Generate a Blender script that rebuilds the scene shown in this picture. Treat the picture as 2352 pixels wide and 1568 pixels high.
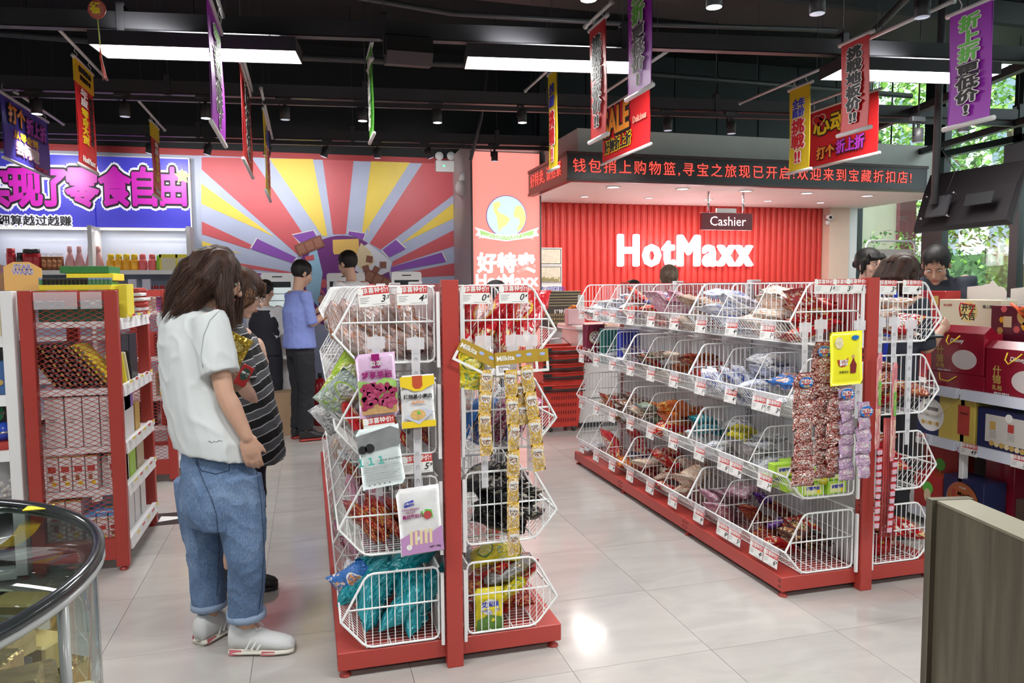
import bpy, math, random
from mathutils import Vector, Matrix, noise
for o in list(bpy.data.objects): bpy.data.objects.remove(o)
SC = bpy.context.scene; COL = SC.collection
RN = random.Random(11)
V = Vector

# ------------------------------------------------------------ camera
FPX, CAMH = 1700.0, 1.45
_t, _r, _y = math.radians(4.28), math.radians(-.5), math.radians(15.4)
_A = Matrix(((math.cos(_y), -math.sin(_y), 0), (0, 0, -1), (math.sin(_y), math.cos(_y), 0)))
_T = Matrix(((1, 0, 0), (0, math.cos(_t), -math.sin(_t)), (0, math.sin(_t), math.cos(_t))))
_R = Matrix(((math.cos(_r), -math.sin(_r), 0), (math.sin(_r), math.cos(_r), 0), (0, 0, 1)))
W2C = _R @ _T @ _A                      # rows: right, down, forward
cam = bpy.data.cameras.new('camera'); camo = bpy.data.objects.new('camera', cam); COL.objects.link(camo)
cam.sensor_width = 36; cam.lens = FPX / 2352 * 36; cam.clip_start = .05; cam.clip_end = 200
m3 = Matrix((W2C[0], -W2C[1], -W2C[2])).transposed()
camo.matrix_world = Matrix.Translation((0, 0, CAMH)) @ m3.to_4x4()
SC.camera = camo
CO = V((0, 0, CAMH)); C2W = W2C.transposed()
def ray(x, y): return C2W @ V(((x - 1176) / FPX, (y - 784) / FPX, 1))
def pz(x, y, z=0.): d = ray(x, y); return CO + d * ((z - CAMH) / d.z)
def pY(x, y, Y): d = ray(x, y); return CO + d * (Y / d.y)
def pX(x, y, X): d = ray(x, y); return CO + d * (X / d.x)
def pd(x, y, D): return CO + ray(x, y) * D

# ------------------------------------------------------------ world, exposure, daylight
SC.view_settings.view_transform = 'Standard'; SC.view_settings.look = 'None'
SC.view_settings.gamma = 1; SC.view_settings.use_curve_mapping = False
SC.view_settings.exposure = 0.08
SC.cycles.use_denoising = True
SC.cycles.max_bounces = 7; SC.cycles.transparent_max_bounces = 24
SC.cycles.caustics_reflective = False; SC.cycles.caustics_refractive = False
SC.cycles.sample_clamp_indirect = 6
w = bpy.data.worlds.new('sky'); SC.world = w; w.use_nodes = True
w.node_tree.nodes['Background'].inputs[0].default_value = (.86, .93, 1, 1)
w.node_tree.nodes['Background'].inputs[1].default_value = 3.4
def area(name, loc, rot, sx, sy, power, col=(1, 1, 1)):
    l = bpy.data.lights.new(name, 'AREA'); l.shape = 'RECTANGLE'; l.size = sx; l.size_y = sy; l.energy = power; l.color = col
    o = bpy.data.objects.new(name, l); o.location = loc; o.rotation_euler = rot; COL.objects.link(o); return o
sun = bpy.data.lights.new('sun', 'SUN'); sun.energy = 6.5; sun.angle = .02; sun.color = (1, .96, .9)
suno = bpy.data.objects.new('sun', sun); suno.rotation_euler = V((.62, .12, -.77)).to_track_quat('-Z', 'Y').to_euler(); COL.objects.link(suno)
PANEL_W = 40
BEAM_SLOPE = -.135
PANELS = [(-4.2, 1), (-.57, 1), (1.55, 1), (3.95, 1), (-3.2, 0), (-.9, 0), (1.4, 0), (3.7, 0), (-1.0, 2), (1.5, 2), (3.7, 2)]
def beam_y(k, x): return [1.6, 4.74, -1.6][k] + BEAM_SLOPE * x
for x, k in PANELS:
    area('panel_light', (x, beam_y(k, x), 2.825), (0, 0, BEAM_SLOPE), 1.08, .22, PANEL_W, (1, .985, .96))
    if k: area('panel_top_slots', (x, beam_y(k, x), 2.925), (math.pi, 0, -BEAM_SLOPE), .9, .06, 5)

# ------------------------------------------------------------ materials
MATS = {}
def nd(nt, t, **kw):
    n = nt.nodes.new(t)
    for k, v in kw.items():
        if k.startswith('i_'): n.inputs[int(k[2:])].default_value = v
        else: setattr(n, k, v)
    return n
def mat(name, col, rough=.5, metal=0., emit=0., ecol=None, noise_amt=.06, nscale=6., bump=0., bscale=40., alpha=1., trans=0., coat=0., spec=.5, sub=0.):
    if name in MATS: return MATS[name]
    m = bpy.data.materials.new(name); m.use_nodes = True; nt = m.node_tree; b = nt.nodes['Principled BSDF']
    L = nt.links
    c = (*col, 1)
    b.inputs['Base Color'].default_value = c
    b.inputs['Roughness'].default_value = rough; b.inputs['Metallic'].default_value = metal
    b.inputs['Specular IOR Level'].default_value = spec
    if alpha < 1: b.inputs['Alpha'].default_value = alpha
    if trans: b.inputs['Transmission Weight'].default_value = trans
    if coat: b.inputs['Coat Weight'].default_value = coat; b.inputs['Coat Roughness'].default_value = .08
    if sub: b.inputs['Subsurface Weight'].default_value = sub; b.inputs['Subsurface Radius'].default_value = (.01, .004, .002)
    if emit: b.inputs['Emission Color'].default_value = (*(ecol or col), 1); b.inputs['Emission Strength'].default_value = emit
    tc = nd(nt, 'ShaderNodeTexCoord')
    if noise_amt and not emit:
        n = nd(nt, 'ShaderNodeTexNoise'); n.inputs['Scale'].default_value = nscale; n.inputs['Detail'].default_value = 3
        mx = nd(nt, 'ShaderNodeMix', data_type='RGBA')
        mx.inputs[6].default_value = tuple(max(0, v * (1 - noise_amt)) for v in col) + (1,)
        mx.inputs[7].default_value = tuple(min(1, v * (1 + noise_amt)) for v in col) + (1,)
        L.new(tc.outputs['Object'], n.inputs['Vector']); L.new(n.outputs[0], mx.inputs[0]); L.new(mx.outputs[2], b.inputs['Base Color'])
    if bump:
        n = nd(nt, 'ShaderNodeTexNoise'); n.inputs['Scale'].default_value = bscale; n.inputs['Detail'].default_value = 4
        bp = nd(nt, 'ShaderNodeBump'); bp.inputs['Strength'].default_value = bump; bp.inputs['Distance'].default_value = .01
        L.new(tc.outputs['Object'], n.inputs['Vector']); L.new(n.outputs[0], bp.inputs['Height']); L.new(bp.outputs[0], b.inputs['Normal'])
    MATS[name] = m; return m
def ramp(nt, stops, interp='LINEAR'):
    r = nd(nt, 'ShaderNodeValToRGB'); cr = r.color_ramp; cr.interpolation = interp
    while len(cr.elements) < len(stops): cr.elements.new(.5)
    for e, (p, c) in zip(cr.elements, stops): e.position = p; e.color = (*c, 1)
    return r
def math_(nt, op, a, b=None, c=None):
    n = nd(nt, 'ShaderNodeMath', operation=op)
    for i, x in enumerate((a, b, c)):
        if x is None: continue
        if isinstance(x, (int, float)): n.inputs[i].default_value = x
        else: nt.links.new(x, n.inputs[i])
    return n.outputs[0]
def mixc(nt, f, a, b):
    n = nd(nt, 'ShaderNodeMix', data_type='RGBA')
    for i, x in ((0, f), (6, a), (7, b)):
        if isinstance(x, (int, float)): n.inputs[i].default_value = x
        elif isinstance(x, tuple): n.inputs[i].default_value = (*x, 1)
        else: nt.links.new(x, n.inputs[i])
    return n.outputs[2]
def foil(name, base, acc, third=(.9, .9, .9), rough=.22, metal=0., kind=0, crinkle=.6, clear=0.):
    """printed foil pouch: ground colour, seal bands, round label with print lines, blobs of the product picture"""
    if name in MATS: return MATS[name]
    m = bpy.data.materials.new(name); m.use_nodes = True; nt = m.node_tree; b = nt.nodes['Principled BSDF']; L = nt.links
    tc = nd(nt, 'ShaderNodeTexCoord'); sp = nd(nt, 'ShaderNodeSeparateXYZ'); L.new(tc.outputs['Generated'], sp.inputs[0])
    x, z = sp.outputs[0], sp.outputs[2]
    info = nd(nt, 'ShaderNodeObjectInfo'); rnd = info.outputs['Random']
    # product blobs
    vo = nd(nt, 'ShaderNodeTexVoronoi', feature='F1'); vo.inputs['Scale'].default_value = 11 if kind == 1 else 7
    mp = nd(nt, 'ShaderNodeMapping'); L.new(tc.outputs['Generated'], mp.inputs[0]); cmb = nd(nt, 'ShaderNodeCombineXYZ')
    for i in range(3): L.new(rnd, cmb.inputs[i])
    sc = nd(nt, 'ShaderNodeVectorMath', operation='SCALE'); L.new(cmb.outputs[0], sc.inputs[0]); sc.inputs['Scale'].default_value = 9; L.new(sc.outputs[0], mp.inputs['Location'])
    wn = nd(nt, 'ShaderNodeTexNoise'); wn.inputs['Scale'].default_value = 4; L.new(mp.outputs[0], wn.inputs['Vector'])
    vs_ = nd(nt, 'ShaderNodeVectorMath', operation='SCALE'); vs_.inputs['Scale'].default_value = .45; L.new(wn.outputs[1], vs_.inputs[0]); va = nd(nt, 'ShaderNodeVectorMath', operation='ADD'); L.new(mp.outputs[0], va.inputs[0]); L.new(vs_.outputs[0], va.inputs[1]); L.new(va.outputs[0], vo.inputs['Vector'])
    blob = math_(nt, 'LESS_THAN', vo.outputs['Distance'], .46)
    low = math_(nt, 'LESS_THAN', z, .42 if kind != 1 else .95)
    bm = math_(nt, 'MULTIPLY', blob, low)
    hv = nd(nt, 'ShaderNodeSeparateColor'); L.new(vo.outputs['Color'], hv.inputs[0])
    if kind == 3: bm = math_(nt, 'MULTIPLY', math_(nt, 'GREATER_THAN', math_(nt, 'SINE', math_(nt, 'MULTIPLY', z, 70.)), .55), math_(nt, 'LESS_THAN', math_(nt, 'ABSOLUTE', math_(nt, 'SUBTRACT', x, .55)), .17))
    c3 = mixc(nt, hv.outputs[0], acc, third)
    c = mixc(nt, bm, base, c3)
    # oval label with print
    dx = math_(nt, 'DIVIDE', math_(nt, 'SUBTRACT', x, .5), .36); dz = math_(nt, 'DIVIDE', math_(nt, 'SUBTRACT', z, .66), .17)
    rr = math_(nt, 'ADD', math_(nt, 'MULTIPLY', dx, dx), math_(nt, 'MULTIPLY', dz, dz))
    lab = math_(nt, 'LESS_THAN', rr, 1.0); lab2 = math_(nt, 'LESS_THAN', rr, .72)
    c = mixc(nt, lab, c, acc) if kind != 3 else c
    wv = nd(nt, 'ShaderNodeTexNoise'); wv.inputs['Scale'].default_value = 16; L.new(mp.outputs[0], wv.inputs['Vector'])
    pr = math_(nt, 'GREATER_THAN', wv.outputs[0], .53)
    if kind != 3: c = mixc(nt, lab2, c, mixc(nt, pr, third, base if sum(base) < sum(third) else acc))
    e = math_(nt, 'GREATER_THAN', math_(nt, 'ABSOLUTE', math_(nt, 'SUBTRACT', z, .5)), .455)
    c = mixc(nt, e, c, acc if kind == 2 else base)
    L.new(c, b.inputs['Base Color'])
    b.inputs['Roughness'].default_value = rough; b.inputs['Metallic'].default_value = metal
    b.inputs['Specular IOR Level'].default_value = .7
    if clear: b.inputs['Alpha'].default_value = 1 - clear
    n = nd(nt, 'ShaderNodeTexNoise'); n.inputs['Scale'].default_value = 22; n.inputs['Detail'].default_value = 2; n.inputs['Distortion'].default_value = 1.2
    L.new(mp.outputs[0], n.inputs['Vector']); n.inputs['Scale'].default_value = 5
    bp = nd(nt, 'ShaderNodeBump'); bp.inputs['Strength'].default_value = crinkle; bp.inputs['Distance'].default_value = .03
    L.new(n.outputs[0], bp.inputs['Height']); L.new(bp.outputs[0], b.inputs['Normal'])
    MATS[name] = m; return m

# ------------------------------------------------------------ mesh builder
class MB:
    def __init__(s): s.v = []; s.f = []; s.m = []; s.sm = []
    def add(s, vs, fs, mi=0, smooth=False):
        k = len(s.v); s.v += [tuple(p) for p in vs]
        for f in fs: s.f.append(tuple(i + k for i in f)); s.m.append(mi); s.sm.append(smooth)
        return s
    def box(s, x0, x1, y0, y1, z0, z1, mi=0):
        return s.add([(x0, y0, z0), (x1, y0, z0), (x1, y1, z0), (x0, y1, z0), (x0, y0, z1), (x1, y0, z1), (x1, y1, z1), (x0, y1, z1)],
                     [(0, 3, 2, 1), (4, 5, 6, 7), (0, 1, 5, 4), (1, 2, 6, 5), (2, 3, 7, 6), (3, 0, 4, 7)], mi)
    def cbox(s, x0, x1, y0, y1, z0, z1, c, mi=0):
        """box with chamfered vertical and horizontal edges (all 12)"""
        c = min(c, (x1 - x0) * .45, (y1 - y0) * .45, (z1 - z0) * .45)
        rings = []
        for z, i in ((z0, c), (z0 + c, 0), (z1 - c, 0), (z1, c)):
            rings.append([(x0 + i + c, y0 + i, z), (x1 - i - c, y0 + i, z), (x1 - i, y0 + i + c, z), (x1 - i, y1 - i - c, z),
                          (x1 - i - c, y1 - i, z), (x0 + i + c, y1 - i, z), (x0 + i, y1 - i - c, z), (x0 + i, y0 + i + c, z)])
        vs = [p for r in rings for p in r]; fs = [tuple(range(7, -1, -1)), tuple(range(24, 32))]
        for k in range(3):
            for j in range(8): fs.append((k * 8 + j, k * 8 + (j + 1) % 8, k * 8 + 8 + (j + 1) % 8, k * 8 + 8 + j))
        return s.add(vs, fs, mi)
    def tube(s, pts, r, n=6, mi=0, closed=False, caps=True):
        pts = [V(p) for p in pts]; N = len(pts); rr = r if isinstance(r, (list, tuple)) else [r] * N
        vs = []; up = None
        for i, p in enumerate(pts):
            a = pts[i - 1] if (i > 0 or closed) else p; b = pts[(i + 1) % N] if (i < N - 1 or closed) else p
            t = (b - a)
            if t.length < 1e-9: t = V((0, 0, 1))
            t.normalize()
            if up is None:
                up = V((0, 0, 1)) if abs(t.z) < .9 else V((1, 0, 0))
            x = t.cross(up)
            if x.length < 1e-5: x = t.cross(V((0, 1, 0)))
            x.normalize(); y = x.cross(t).normalized(); up = y
            for k in range(n):
                a2 = 2 * math.pi * (k + .5) / n; vs.append(p + (x * math.cos(a2) + y * math.sin(a2)) * rr[i])
        fs = []
        for i in range(N if closed else N - 1):
            j = (i + 1) % N
            for k in range(n): fs.append((i * n + k, i * n + (k + 1) % n, j * n + (k + 1) % n, j * n + k))
        if caps and not closed: fs += [tuple(range(n - 1, -1, -1)), tuple((N - 1) * n + k for k in range(n))]
        return s.add(vs, fs, mi, n > 4)
    def prism(s, poly, o, u, v, d, mi=0):
        """2-D outline (counter-clockwise as seen from -d) swept along d"""
        o, u, v, d = V(o), V(u), V(v), V(d); n = len(poly)
        a = [o + u * x + v * y for x, y in poly]; vs = a + [p + d for p in a]
        fs = [tuple(range(n)), tuple(range(2 * n - 1, n - 1, -1))] + [(i, i + n, (i + 1) % n + n, (i + 1) % n) for i in range(n)]
        return s.add(vs, fs, mi)
    def disc(s, c, u, v, d, r, n=20, mi=0, ry=None, a0=0, a1=2 * math.pi):
        full = a1 - a0 > 6.2
        k = n if full else n + 1
        return s.prism([(r * math.cos(a0 + (a1 - a0) * i / n), (ry or r) * math.sin(a0 + (a1 - a0) * i / n)) for i in range(k)], c, u, v, d, mi)
    def loft(s, rings, n=16, mi=0, cap=True, smooth=True):
        """rings: (centre, half-axis a, half-axis b)"""
        vs = []
        for c, a, b in rings:
            c, a, b = V(c), V(a), V(b)
            for k in range(n): t = 2 * math.pi * k / n; vs.append(c + a * math.cos(t) + b * math.sin(t))
        fs = []
        for i in range(len(rings) - 1):
            for k in range(n): fs.append((i * n + k, i * n + (k + 1) % n, (i + 1) * n + (k + 1) % n, (i + 1) * n + k))
        if cap: fs += [tuple(range(n - 1, -1, -1)), tuple((len(rings) - 1) * n + k for k in range(n))]
        return s.add(vs, fs, mi, smooth)
    def lathe(s, prof, c=(0, 0, 0), n=20, mi=0, smooth=True):
        return s.loft([(V(c) + V((0, 0, z)), (r, 0, 0), (0, r, 0)) for r, z in prof], n, mi, True, smooth)
    def ell(s, c, a, b, d, nu=14, nv=9, mi=0):
        """ellipsoid with half-axis vectors a, b, d"""
        c, a, b, d = V(c), V(a), V(b), V(d)
        return s.loft([(c + d * math.sin(p), a * max(.04, math.cos(p)), b * max(.04, math.cos(p))) for p in [(-.5 + i / (nv - 1)) * math.pi for i in range(nv)]], nu, mi)
    def limb(s, pts, rad, n=12, mi=0):
        """rounded-end tapering limb through pts; for fusing"""
        pts = [V(p) for p in pts]; P = [pts[0]]; Rr = [rad[0]]
        P = []; Rr = []
        d0 = (pts[1] - pts[0]).normalized(); d1 = (pts[-1] - pts[-2]).normalized()
        for k in (3, 2, 1): a = k / 3 * math.pi / 2 * .97; P.append(pts[0] - d0 * rad[0] * math.sin(a)); Rr.append(rad[0] * math.cos(a))
        P += pts; Rr += list(rad)
        for k in (1, 2, 3): a = k / 3 * math.pi / 2 * .97; P.append(pts[-1] + d1 * rad[-1] * math.sin(a)); Rr.append(rad[-1] * math.cos(a))
        return s.tube(P, Rr, n, mi)
    def mesh(s, name, mats):
        me = bpy.data.meshes.new(name); me.from_pydata(s.v, [], s.f)
        me.polygons.foreach_set('material_index', s.m); me.polygons.foreach_set('use_smooth', s.sm)
        for m in (mats if isinstance(mats, (list, tuple)) else [mats]): me.materials.append(m)
        me.update(); return me
    def build(s, name, mats, parent=None, local=False):
        """vertices are in world space unless local"""
        if parent is not None and not local:
            inv = wm(parent).inverted(); s.v = [tuple(inv @ V(p)) for p in s.v]
        return link(name, s.mesh(name, mats), parent)
def link(name, me, parent=None, M=None):
    o = bpy.data.objects.new(name, me); COL.objects.link(o)
    if parent is not None: o.parent = parent
    if M is not None: o.matrix_basis = M
    return o
def wm(o):
    M = o.matrix_basis.copy()
    while o.parent: o = o.parent; M = o.matrix_basis @ M
    return M
def tag(o, label=None, cat=None, group=None, kind=None):
    if label: o['label'] = label
    if cat: o['category'] = cat
    if group: o['group'] = group
    if kind: o['kind'] = kind
    return o
def thing(name, label, cat, loc=(0, 0, 0), rz=0., group=None, M=None):
    o = bpy.data.objects.new(name, None); o.empty_display_size = .05; COL.objects.link(o)
    o.matrix_basis = M if M is not None else Matrix.Translation(V(loc)) @ Matrix.Rotation(rz, 4, 'Z')
    return tag(o, label, cat, group)
def struct(name, mb, m, label=None):
    o = mb.build(name, m); o['kind'] = 'structure'
    if label: o['label'] = label
    return o
def dup(root, M, label=None, group=None):
    r = root.copy(); COL.objects.link(r); r.matrix_basis = M
    if label: r['label'] = label
    if group: r['group'] = group
    for ch in root.children:
        c = ch.copy(); COL.objects.link(c); c.parent = r
        for g in ch.children: d = g.copy(); COL.objects.link(d); d.parent = c
    return r
def TM(loc, rx=0., ry=0., rz=0., s=None):
    M = Matrix.Translation(V(loc)) @ Matrix.Rotation(rz, 4, 'Z') @ Matrix.Rotation(ry, 4, 'Y') @ Matrix.Rotation(rx, 4, 'X')
    if s: M = M @ Matrix.Diagonal((*s, 1)) if isinstance(s, tuple) else M @ Matrix.Scale(s, 4)
    return M
TXT = {}
def textmesh(s, size=1., ext=.001, off=0., m=None, align='CENTER', sx=1., sy=1., sp=1., shear=0., lines=1.):
    key = (s, size, ext, off, m.name if m else '', align, sx, sy, sp, shear)
    if key in TXT: return TXT[key]
    c = bpy.data.curves.new('lettering', 'FONT'); c.body = s; c.size = size; c.extrude = ext; c.offset = off; c.resolution_u = 2
    c.align_x = align; c.align_y = 'CENTER'; c.space_character = sp; c.shear = shear; c.space_line = lines
    o = bpy.data.objects.new('lettering_tmp', c); COL.objects.link(o)
    me = bpy.data.meshes.new_from_object(o.evaluated_get(bpy.context.evaluated_depsgraph_get()))
    bpy.data.objects.remove(o); bpy.data.curves.remove(c)
    if sx != 1 or sy != 1: me.transform(Matrix.Diagonal((sx, sy, 1, 1)))
    me.materials.clear(); me.materials.append(m); me.name = 'lettering'
    TXT[key] = me; return me
def dilated(me, r, z, m, n=10):
    """bold outline: copies of the glyphs pushed outwards all round, fused in one mesh"""
    key = ('dil', me.as_pointer(), r, z, m.name)
    if key in TXT: return TXT[key]
    vs, fs = [], []; P = [tuple(v.co) for v in me.vertices]; Q = [tuple(p.vertices) for p in me.polygons]
    for i in range(n + 1):
        a = 2 * math.pi * i / n; dx, dy = (r * math.cos(a), r * math.sin(a)) if i < n else (0, 0); k = len(vs)
        vs += [(x + dx, y + dy, zz + z + i * 1e-5) for x, y, zz in P]; fs += [tuple(j + k for j in q) for q in Q]
    o = bpy.data.meshes.new('lettering'); o.from_pydata(vs, [], fs); o.materials.append(m); TXT[key] = o; return o
def lettering(parent, s, loc, size, m, face='-Y', name='lettering', **kw):
    """flat raised lettering; loc in the parent's own space; face = side it is read from"""
    me = textmesh(s, size, m=m, **kw)
    B = {'-Y': Matrix(((1, 0, 0), (0, 0, -1), (0, 1, 0))), '+Y': Matrix(((-1, 0, 0), (0, 0, 1), (0, 1, 0))),
         '-X': Matrix(((0, 0, -1), (-1, 0, 0), (0, 1, 0))), '+X': Matrix(((0, 0, 1), (1, 0, 0), (0, 1, 0)))}[face]
    return link(name, me, parent, Matrix.Translation(V(loc)) @ B.to_4x4())
def fuse(mb, voxel, iters, name, mats, parent, disp=None, keep=1.):
    """grow one continuous skin over the overlapping shapes"""
    me = bpy.data.meshes.new('t'); me.from_pydata(mb.v, [], mb.f); o = bpy.data.objects.new('t', me); COL.objects.link(o)
    r = o.modifiers.new('r', 'REMESH'); r.mode = 'VOXEL'; r.voxel_size = voxel; r.use_smooth_shade = True
    sm = o.modifiers.new('s', 'SMOOTH'); sm.factor = .5; sm.iterations = iters
    if keep < 1: d = o.modifiers.new('d', 'DECIMATE'); d.ratio = keep
    me2 = bpy.data.meshes.new_from_object(o.evaluated_get(bpy.context.evaluated_depsgraph_get()))
    bpy.data.objects.remove(o); bpy.data.meshes.remove(me)
    if disp:
        me2.calc_loop_triangles() if False else None
        ns = [v.normal.copy() for v in me2.vertices]
        for v, n in zip(me2.vertices, ns): v.co += n * disp(v.co)
    me2.materials.clear()
    for m in (mats if isinstance(mats, (list, tuple)) else [mats]): me2.materials.append(m)
    me2.polygons.foreach_set('use_smooth', [True] * len(me2.polygons)); me2.name = name
    if parent is not None: me2.transform(wm(parent).inverted())
    return link(name, me2, parent)

red_m = mat('red_powder_coat', (.40, .045, .035), .38, bump=.05, bscale=300)
redd_m = mat('dark_red_panel', (.30, .02, .02), .45)
white_m = mat('white_powder_coat', (.80, .81, .82), .35)
wire_m = mat('white_wire', (.82, .84, .84), .3)
grey_m = mat('light_grey_panel', (.55, .56, .58), .45)
dark_m = mat('black_metal', (.02, .021, .023), .5)
dark2_m = mat('charcoal_metal', (.05, .05, .055), .4, noise_amt=.2)
chrome_m = mat('chrome', (.7, .7, .72), .15, 1.)
paper_m = mat('white_paper', (.78, .78, .76), .6)
tagred_m = mat('tag_red', (.55, .03, .03), .5)
ink_m = mat('black_ink', (.012, .012, .014), .6, noise_amt=0)
inkgrey_m = mat('grey_ink', (.25, .25, .26), .6, noise_amt=0)
yell_m = mat('banner_yellow', (.80, .58, .02), .5)
purp_m = mat('banner_purple', (.30, .02, .42), .5)
bred_m = mat('banner_red', (.55, .015, .02), .45)
alu_m = mat('white_plastic_rod', (.62, .62, .62), .35)
green_m = mat('print_green', (.12, .52, .06), .5)
blue_m = mat('print_blue', (.03, .04, .42), .5)
gold_m = mat('print_gold', (.55, .36, .10), .4)
orange_m = mat('print_orange', (.75, .25, .03), .5)
clear_m = mat('clear_plastic', (.85, .85, .88), .12, alpha=.28, noise_amt=0)
frost_m = mat('frosted_plastic', (.80, .80, .84), .25, alpha=.55, noise_amt=0)

# ============================================================ THE SETTING
def tile_mat():
    m = bpy.data.materials.new('polished_tile'); m.use_nodes = True; nt = m.node_tree; b = nt.nodes['Principled BSDF']; L = nt.links
    tc = nd(nt, 'ShaderNodeTexCoord'); inf = nd(nt, 'ShaderNodeObjectInfo')
    n = nd(nt, 'ShaderNodeTexNoise'); n.inputs['Scale'].default_value = 1.6; n.inputs['Detail'].default_value = 5; n.inputs['Distortion'].default_value = 1.5
    mp = nd(nt, 'ShaderNodeMapping'); cb = nd(nt, 'ShaderNodeCombineXYZ'); mu = math_(nt, 'MULTIPLY', inf.outputs['Random'], 30.)
    L.new(mu, cb.inputs[0]); L.new(mu, cb.inputs[1]); L.new(cb.outputs[0], mp.inputs['Location']); mp.inputs['Scale'].default_value = (1, 3.2, 1)
    L.new(tc.outputs['Object'], mp.inputs[0]); L.new(mp.outputs[0], n.inputs['Vector'])
    r = ramp(nt, [(.3, (.41, .39, .37)), (.55, (.455, .435, .41)), (.75, (.49, .47, .445))]); L.new(n.outputs[0], r.inputs[0])
    v = math_(nt, 'ADD', math_(nt, 'MULTIPLY', inf.outputs['Random'], .08), .96)
    hs = nd(nt, 'ShaderNodeHueSaturation'); L.new(v, hs.inputs['Value']); L.new(r.outputs[0], hs.inputs['Color'])
    L.new(hs.outputs[0], b.inputs['Base Color'])
    b.inputs['Roughness'].default_value = .1; b.inputs['Specular IOR Level'].default_value = .85
    n2 = nd(nt, 'ShaderNodeTexNoise'); n2.inputs['Scale'].default_value = 5; L.new(tc.outputs['Object'], n2.inputs['Vector'])
    rr = nd(nt, 'ShaderNodeMapRange'); rr.inputs[3].default_value = .07; rr.inputs[4].default_value = .2; L.new(n2.outputs[0], rr.inputs[0]); L.new(rr.outputs[0], b.inputs['Roughness'])
    return m
tile_m = tile_mat()
grout_m = mat('grout', (.16, .145, .13), .8)
floor = struct('floor', MB().box(-6, 7.4, -4, 9.8, -.12, -.003), grout_m)
me = MB().box(0, .583, 0, .598, -.003, 0).mesh('tile', tile_m)
for i in range(-10, 11):
    for j in range(-4, 11):
        x, y = 1.511 + .585 * i, 3.136 + .6 * j
        if x < -5 or x > 6.9 or y < 1.2 or y > 9: continue
        if abs(x) > 1.2 + y * 1.15 + .6: continue
        link('tile', me, floor, TM((x, y, 0)))
ceil_m = mat('black_ceiling', (.010, .011, .012), .8, noise_amt=.4)
struct('ceiling', MB().box(-6, 7.4, -4, 9.8, 4.3, 4.45), ceil_m)
black_wall = mat('black_wall', (.014, .016, .018), .7)
teal_wall = mat('dark_teal_panel', (.030, .040, .044), .6)
struct('wall_left', MB().box(-6.15, -6, -4, 9.8, 0, 4.3), mat('pale_wall', (.55, .54, .53), .7))
struct('wall_front', MB().box(-6, 7.4, -4.15, -4, 0, 4.3), mat('pale_wall2', (.35, .34, .33), .7))
struct('wall_back', MB().box(-6, 2.0, 9.16, 9.3, 0, 2.955).box(-6, -1.2, 9.4, 9.5, 2.9, 3.0), mat('lavender_grey', (.42, .47, .60), .5))
struct('wall_back_upper', MB().box(-6, 3.0, 9.22, 9.34, 3.02, 4.3), black_wall)
struct('trim_1', MB().box(-6, 2.0, 9.15, 9.3, 2.955, 3.025), mat('red_trim', (.42, .04, .045), .5))
wb = MB()
for k in range(8): x = 2.75 + k * .6; wb.cbox(x, x + .592, 8.66, 8.74, 2.95, 4.3, .004)
wb.box(2.7, 7.4, 8.7, 8.8, 0, 4.3)
struct('wall_back_right', wb, teal_wall)
# column clad with a light box
cx0, cx1 = pY(1084, 500, 8.03).x, pY(1241, 500, 8.03).x
colt = struct('column_1', MB().box(cx0 + .01, cx1, 8.06, 9.2, 0, 3.06), mat('pale_column', (.62, .60, .62), .5))
lbx = thing('light_box', 'backlit coral pink column panel with globe emblem and white shop name', 'lightbox', ((cx0 + cx1) / 2, 8.03, 0))
pink_l = mat('backlit_coral', (.18, .05, .045), .4, emit=.92, ecol=(1.0, .30, .25))
zt = pY(1160, 348, 8.03).z
MB().box(cx0 + .008, cx1 - .008, 8.03, 8.055, .12, zt - .01).build('panel', pink_l, lbx)
fm = MB(); fm.box(cx0 - .008, cx0 + .008, 8.02, 8.06, .1, zt).box(cx1 - .008, cx1 + .008, 8.02, 8.06, .1, zt).box(cx0, cx1, 8.02, 8.06, zt - .01, zt).box(cx0, cx1, 8.02, 8.06, .1, .12)
fm.build('frame', dark2_m, lbx)
glow_w = mat('backlit_white', (.3, .3, .3), .4, emit=1.15, ecol=(1, .93, .97))
glow_b = mat('backlit_pale_blue', (.1, .15, .17), .4, emit=.85, ecol=(.60, .86, .97))
glow_y = mat('backlit_yellow', (.15, .14, .05), .4, emit=.8, ecol=(.98, .90, .35))
glow_g = mat('backlit_green', (.08, .15, .05), .4, emit=.7, ecol=(.42, .88, .28))
X_, Z_, D_ = V((1, 0, 0)), V((0, 0, 1)), V((0, -1, 0))
def lp(px, py, Y): return pY(px, py, Y)
def pxpoly(mb, pts, Y, d=.003, mi=0, flip=False):
    """outline given by its corners on the wall plane at distance Y"""
    P = [pY(a, b, Y) for a, b in pts]
    mb.prism([(p.x, p.z) for p in P], (0, Y, 0), X_, Z_, (0, -d, 0), mi)
cg = lp(1163, 497, 8.028); rg = .225
MB().disc(cg, X_, Z_, V((0, -.004, 0)), rg + .006, 36).build('globe_outline', blue_m, lbx)
MB().disc(cg + V((0, -.004, 0)), X_, Z_, V((0, -.004, 0)), rg, 36).build('globe', glow_b, lbx)
land = MB()
for poly in ([(1132, 466), (1146, 462), (1150, 472), (1142, 480), (1146, 488), (1160, 494), (1172, 502), (1164, 516), (1152, 524), (1147, 533), (1143, 515), (1141, 498), (1134, 484)],
             [(1184, 474), (1196, 472), (1205, 486), (1208, 503), (1202, 520), (1190, 532), (1187, 525), (1194, 512), (1192, 500), (1182, 500), (1180, 490)]):
    pxpoly(land, poly, 8.02, .003)
land.build('land', glow_y, lbx)
rb = MB(); pts = [(1090, 522), (1108, 527), (1128, 535), (1163, 541), (1200, 535), (1222, 527), (1238, 522), (1232, 532), (1238, 541), (1205, 548), (1163, 554), (1120, 548), (1092, 540), (1098, 532)]
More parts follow.
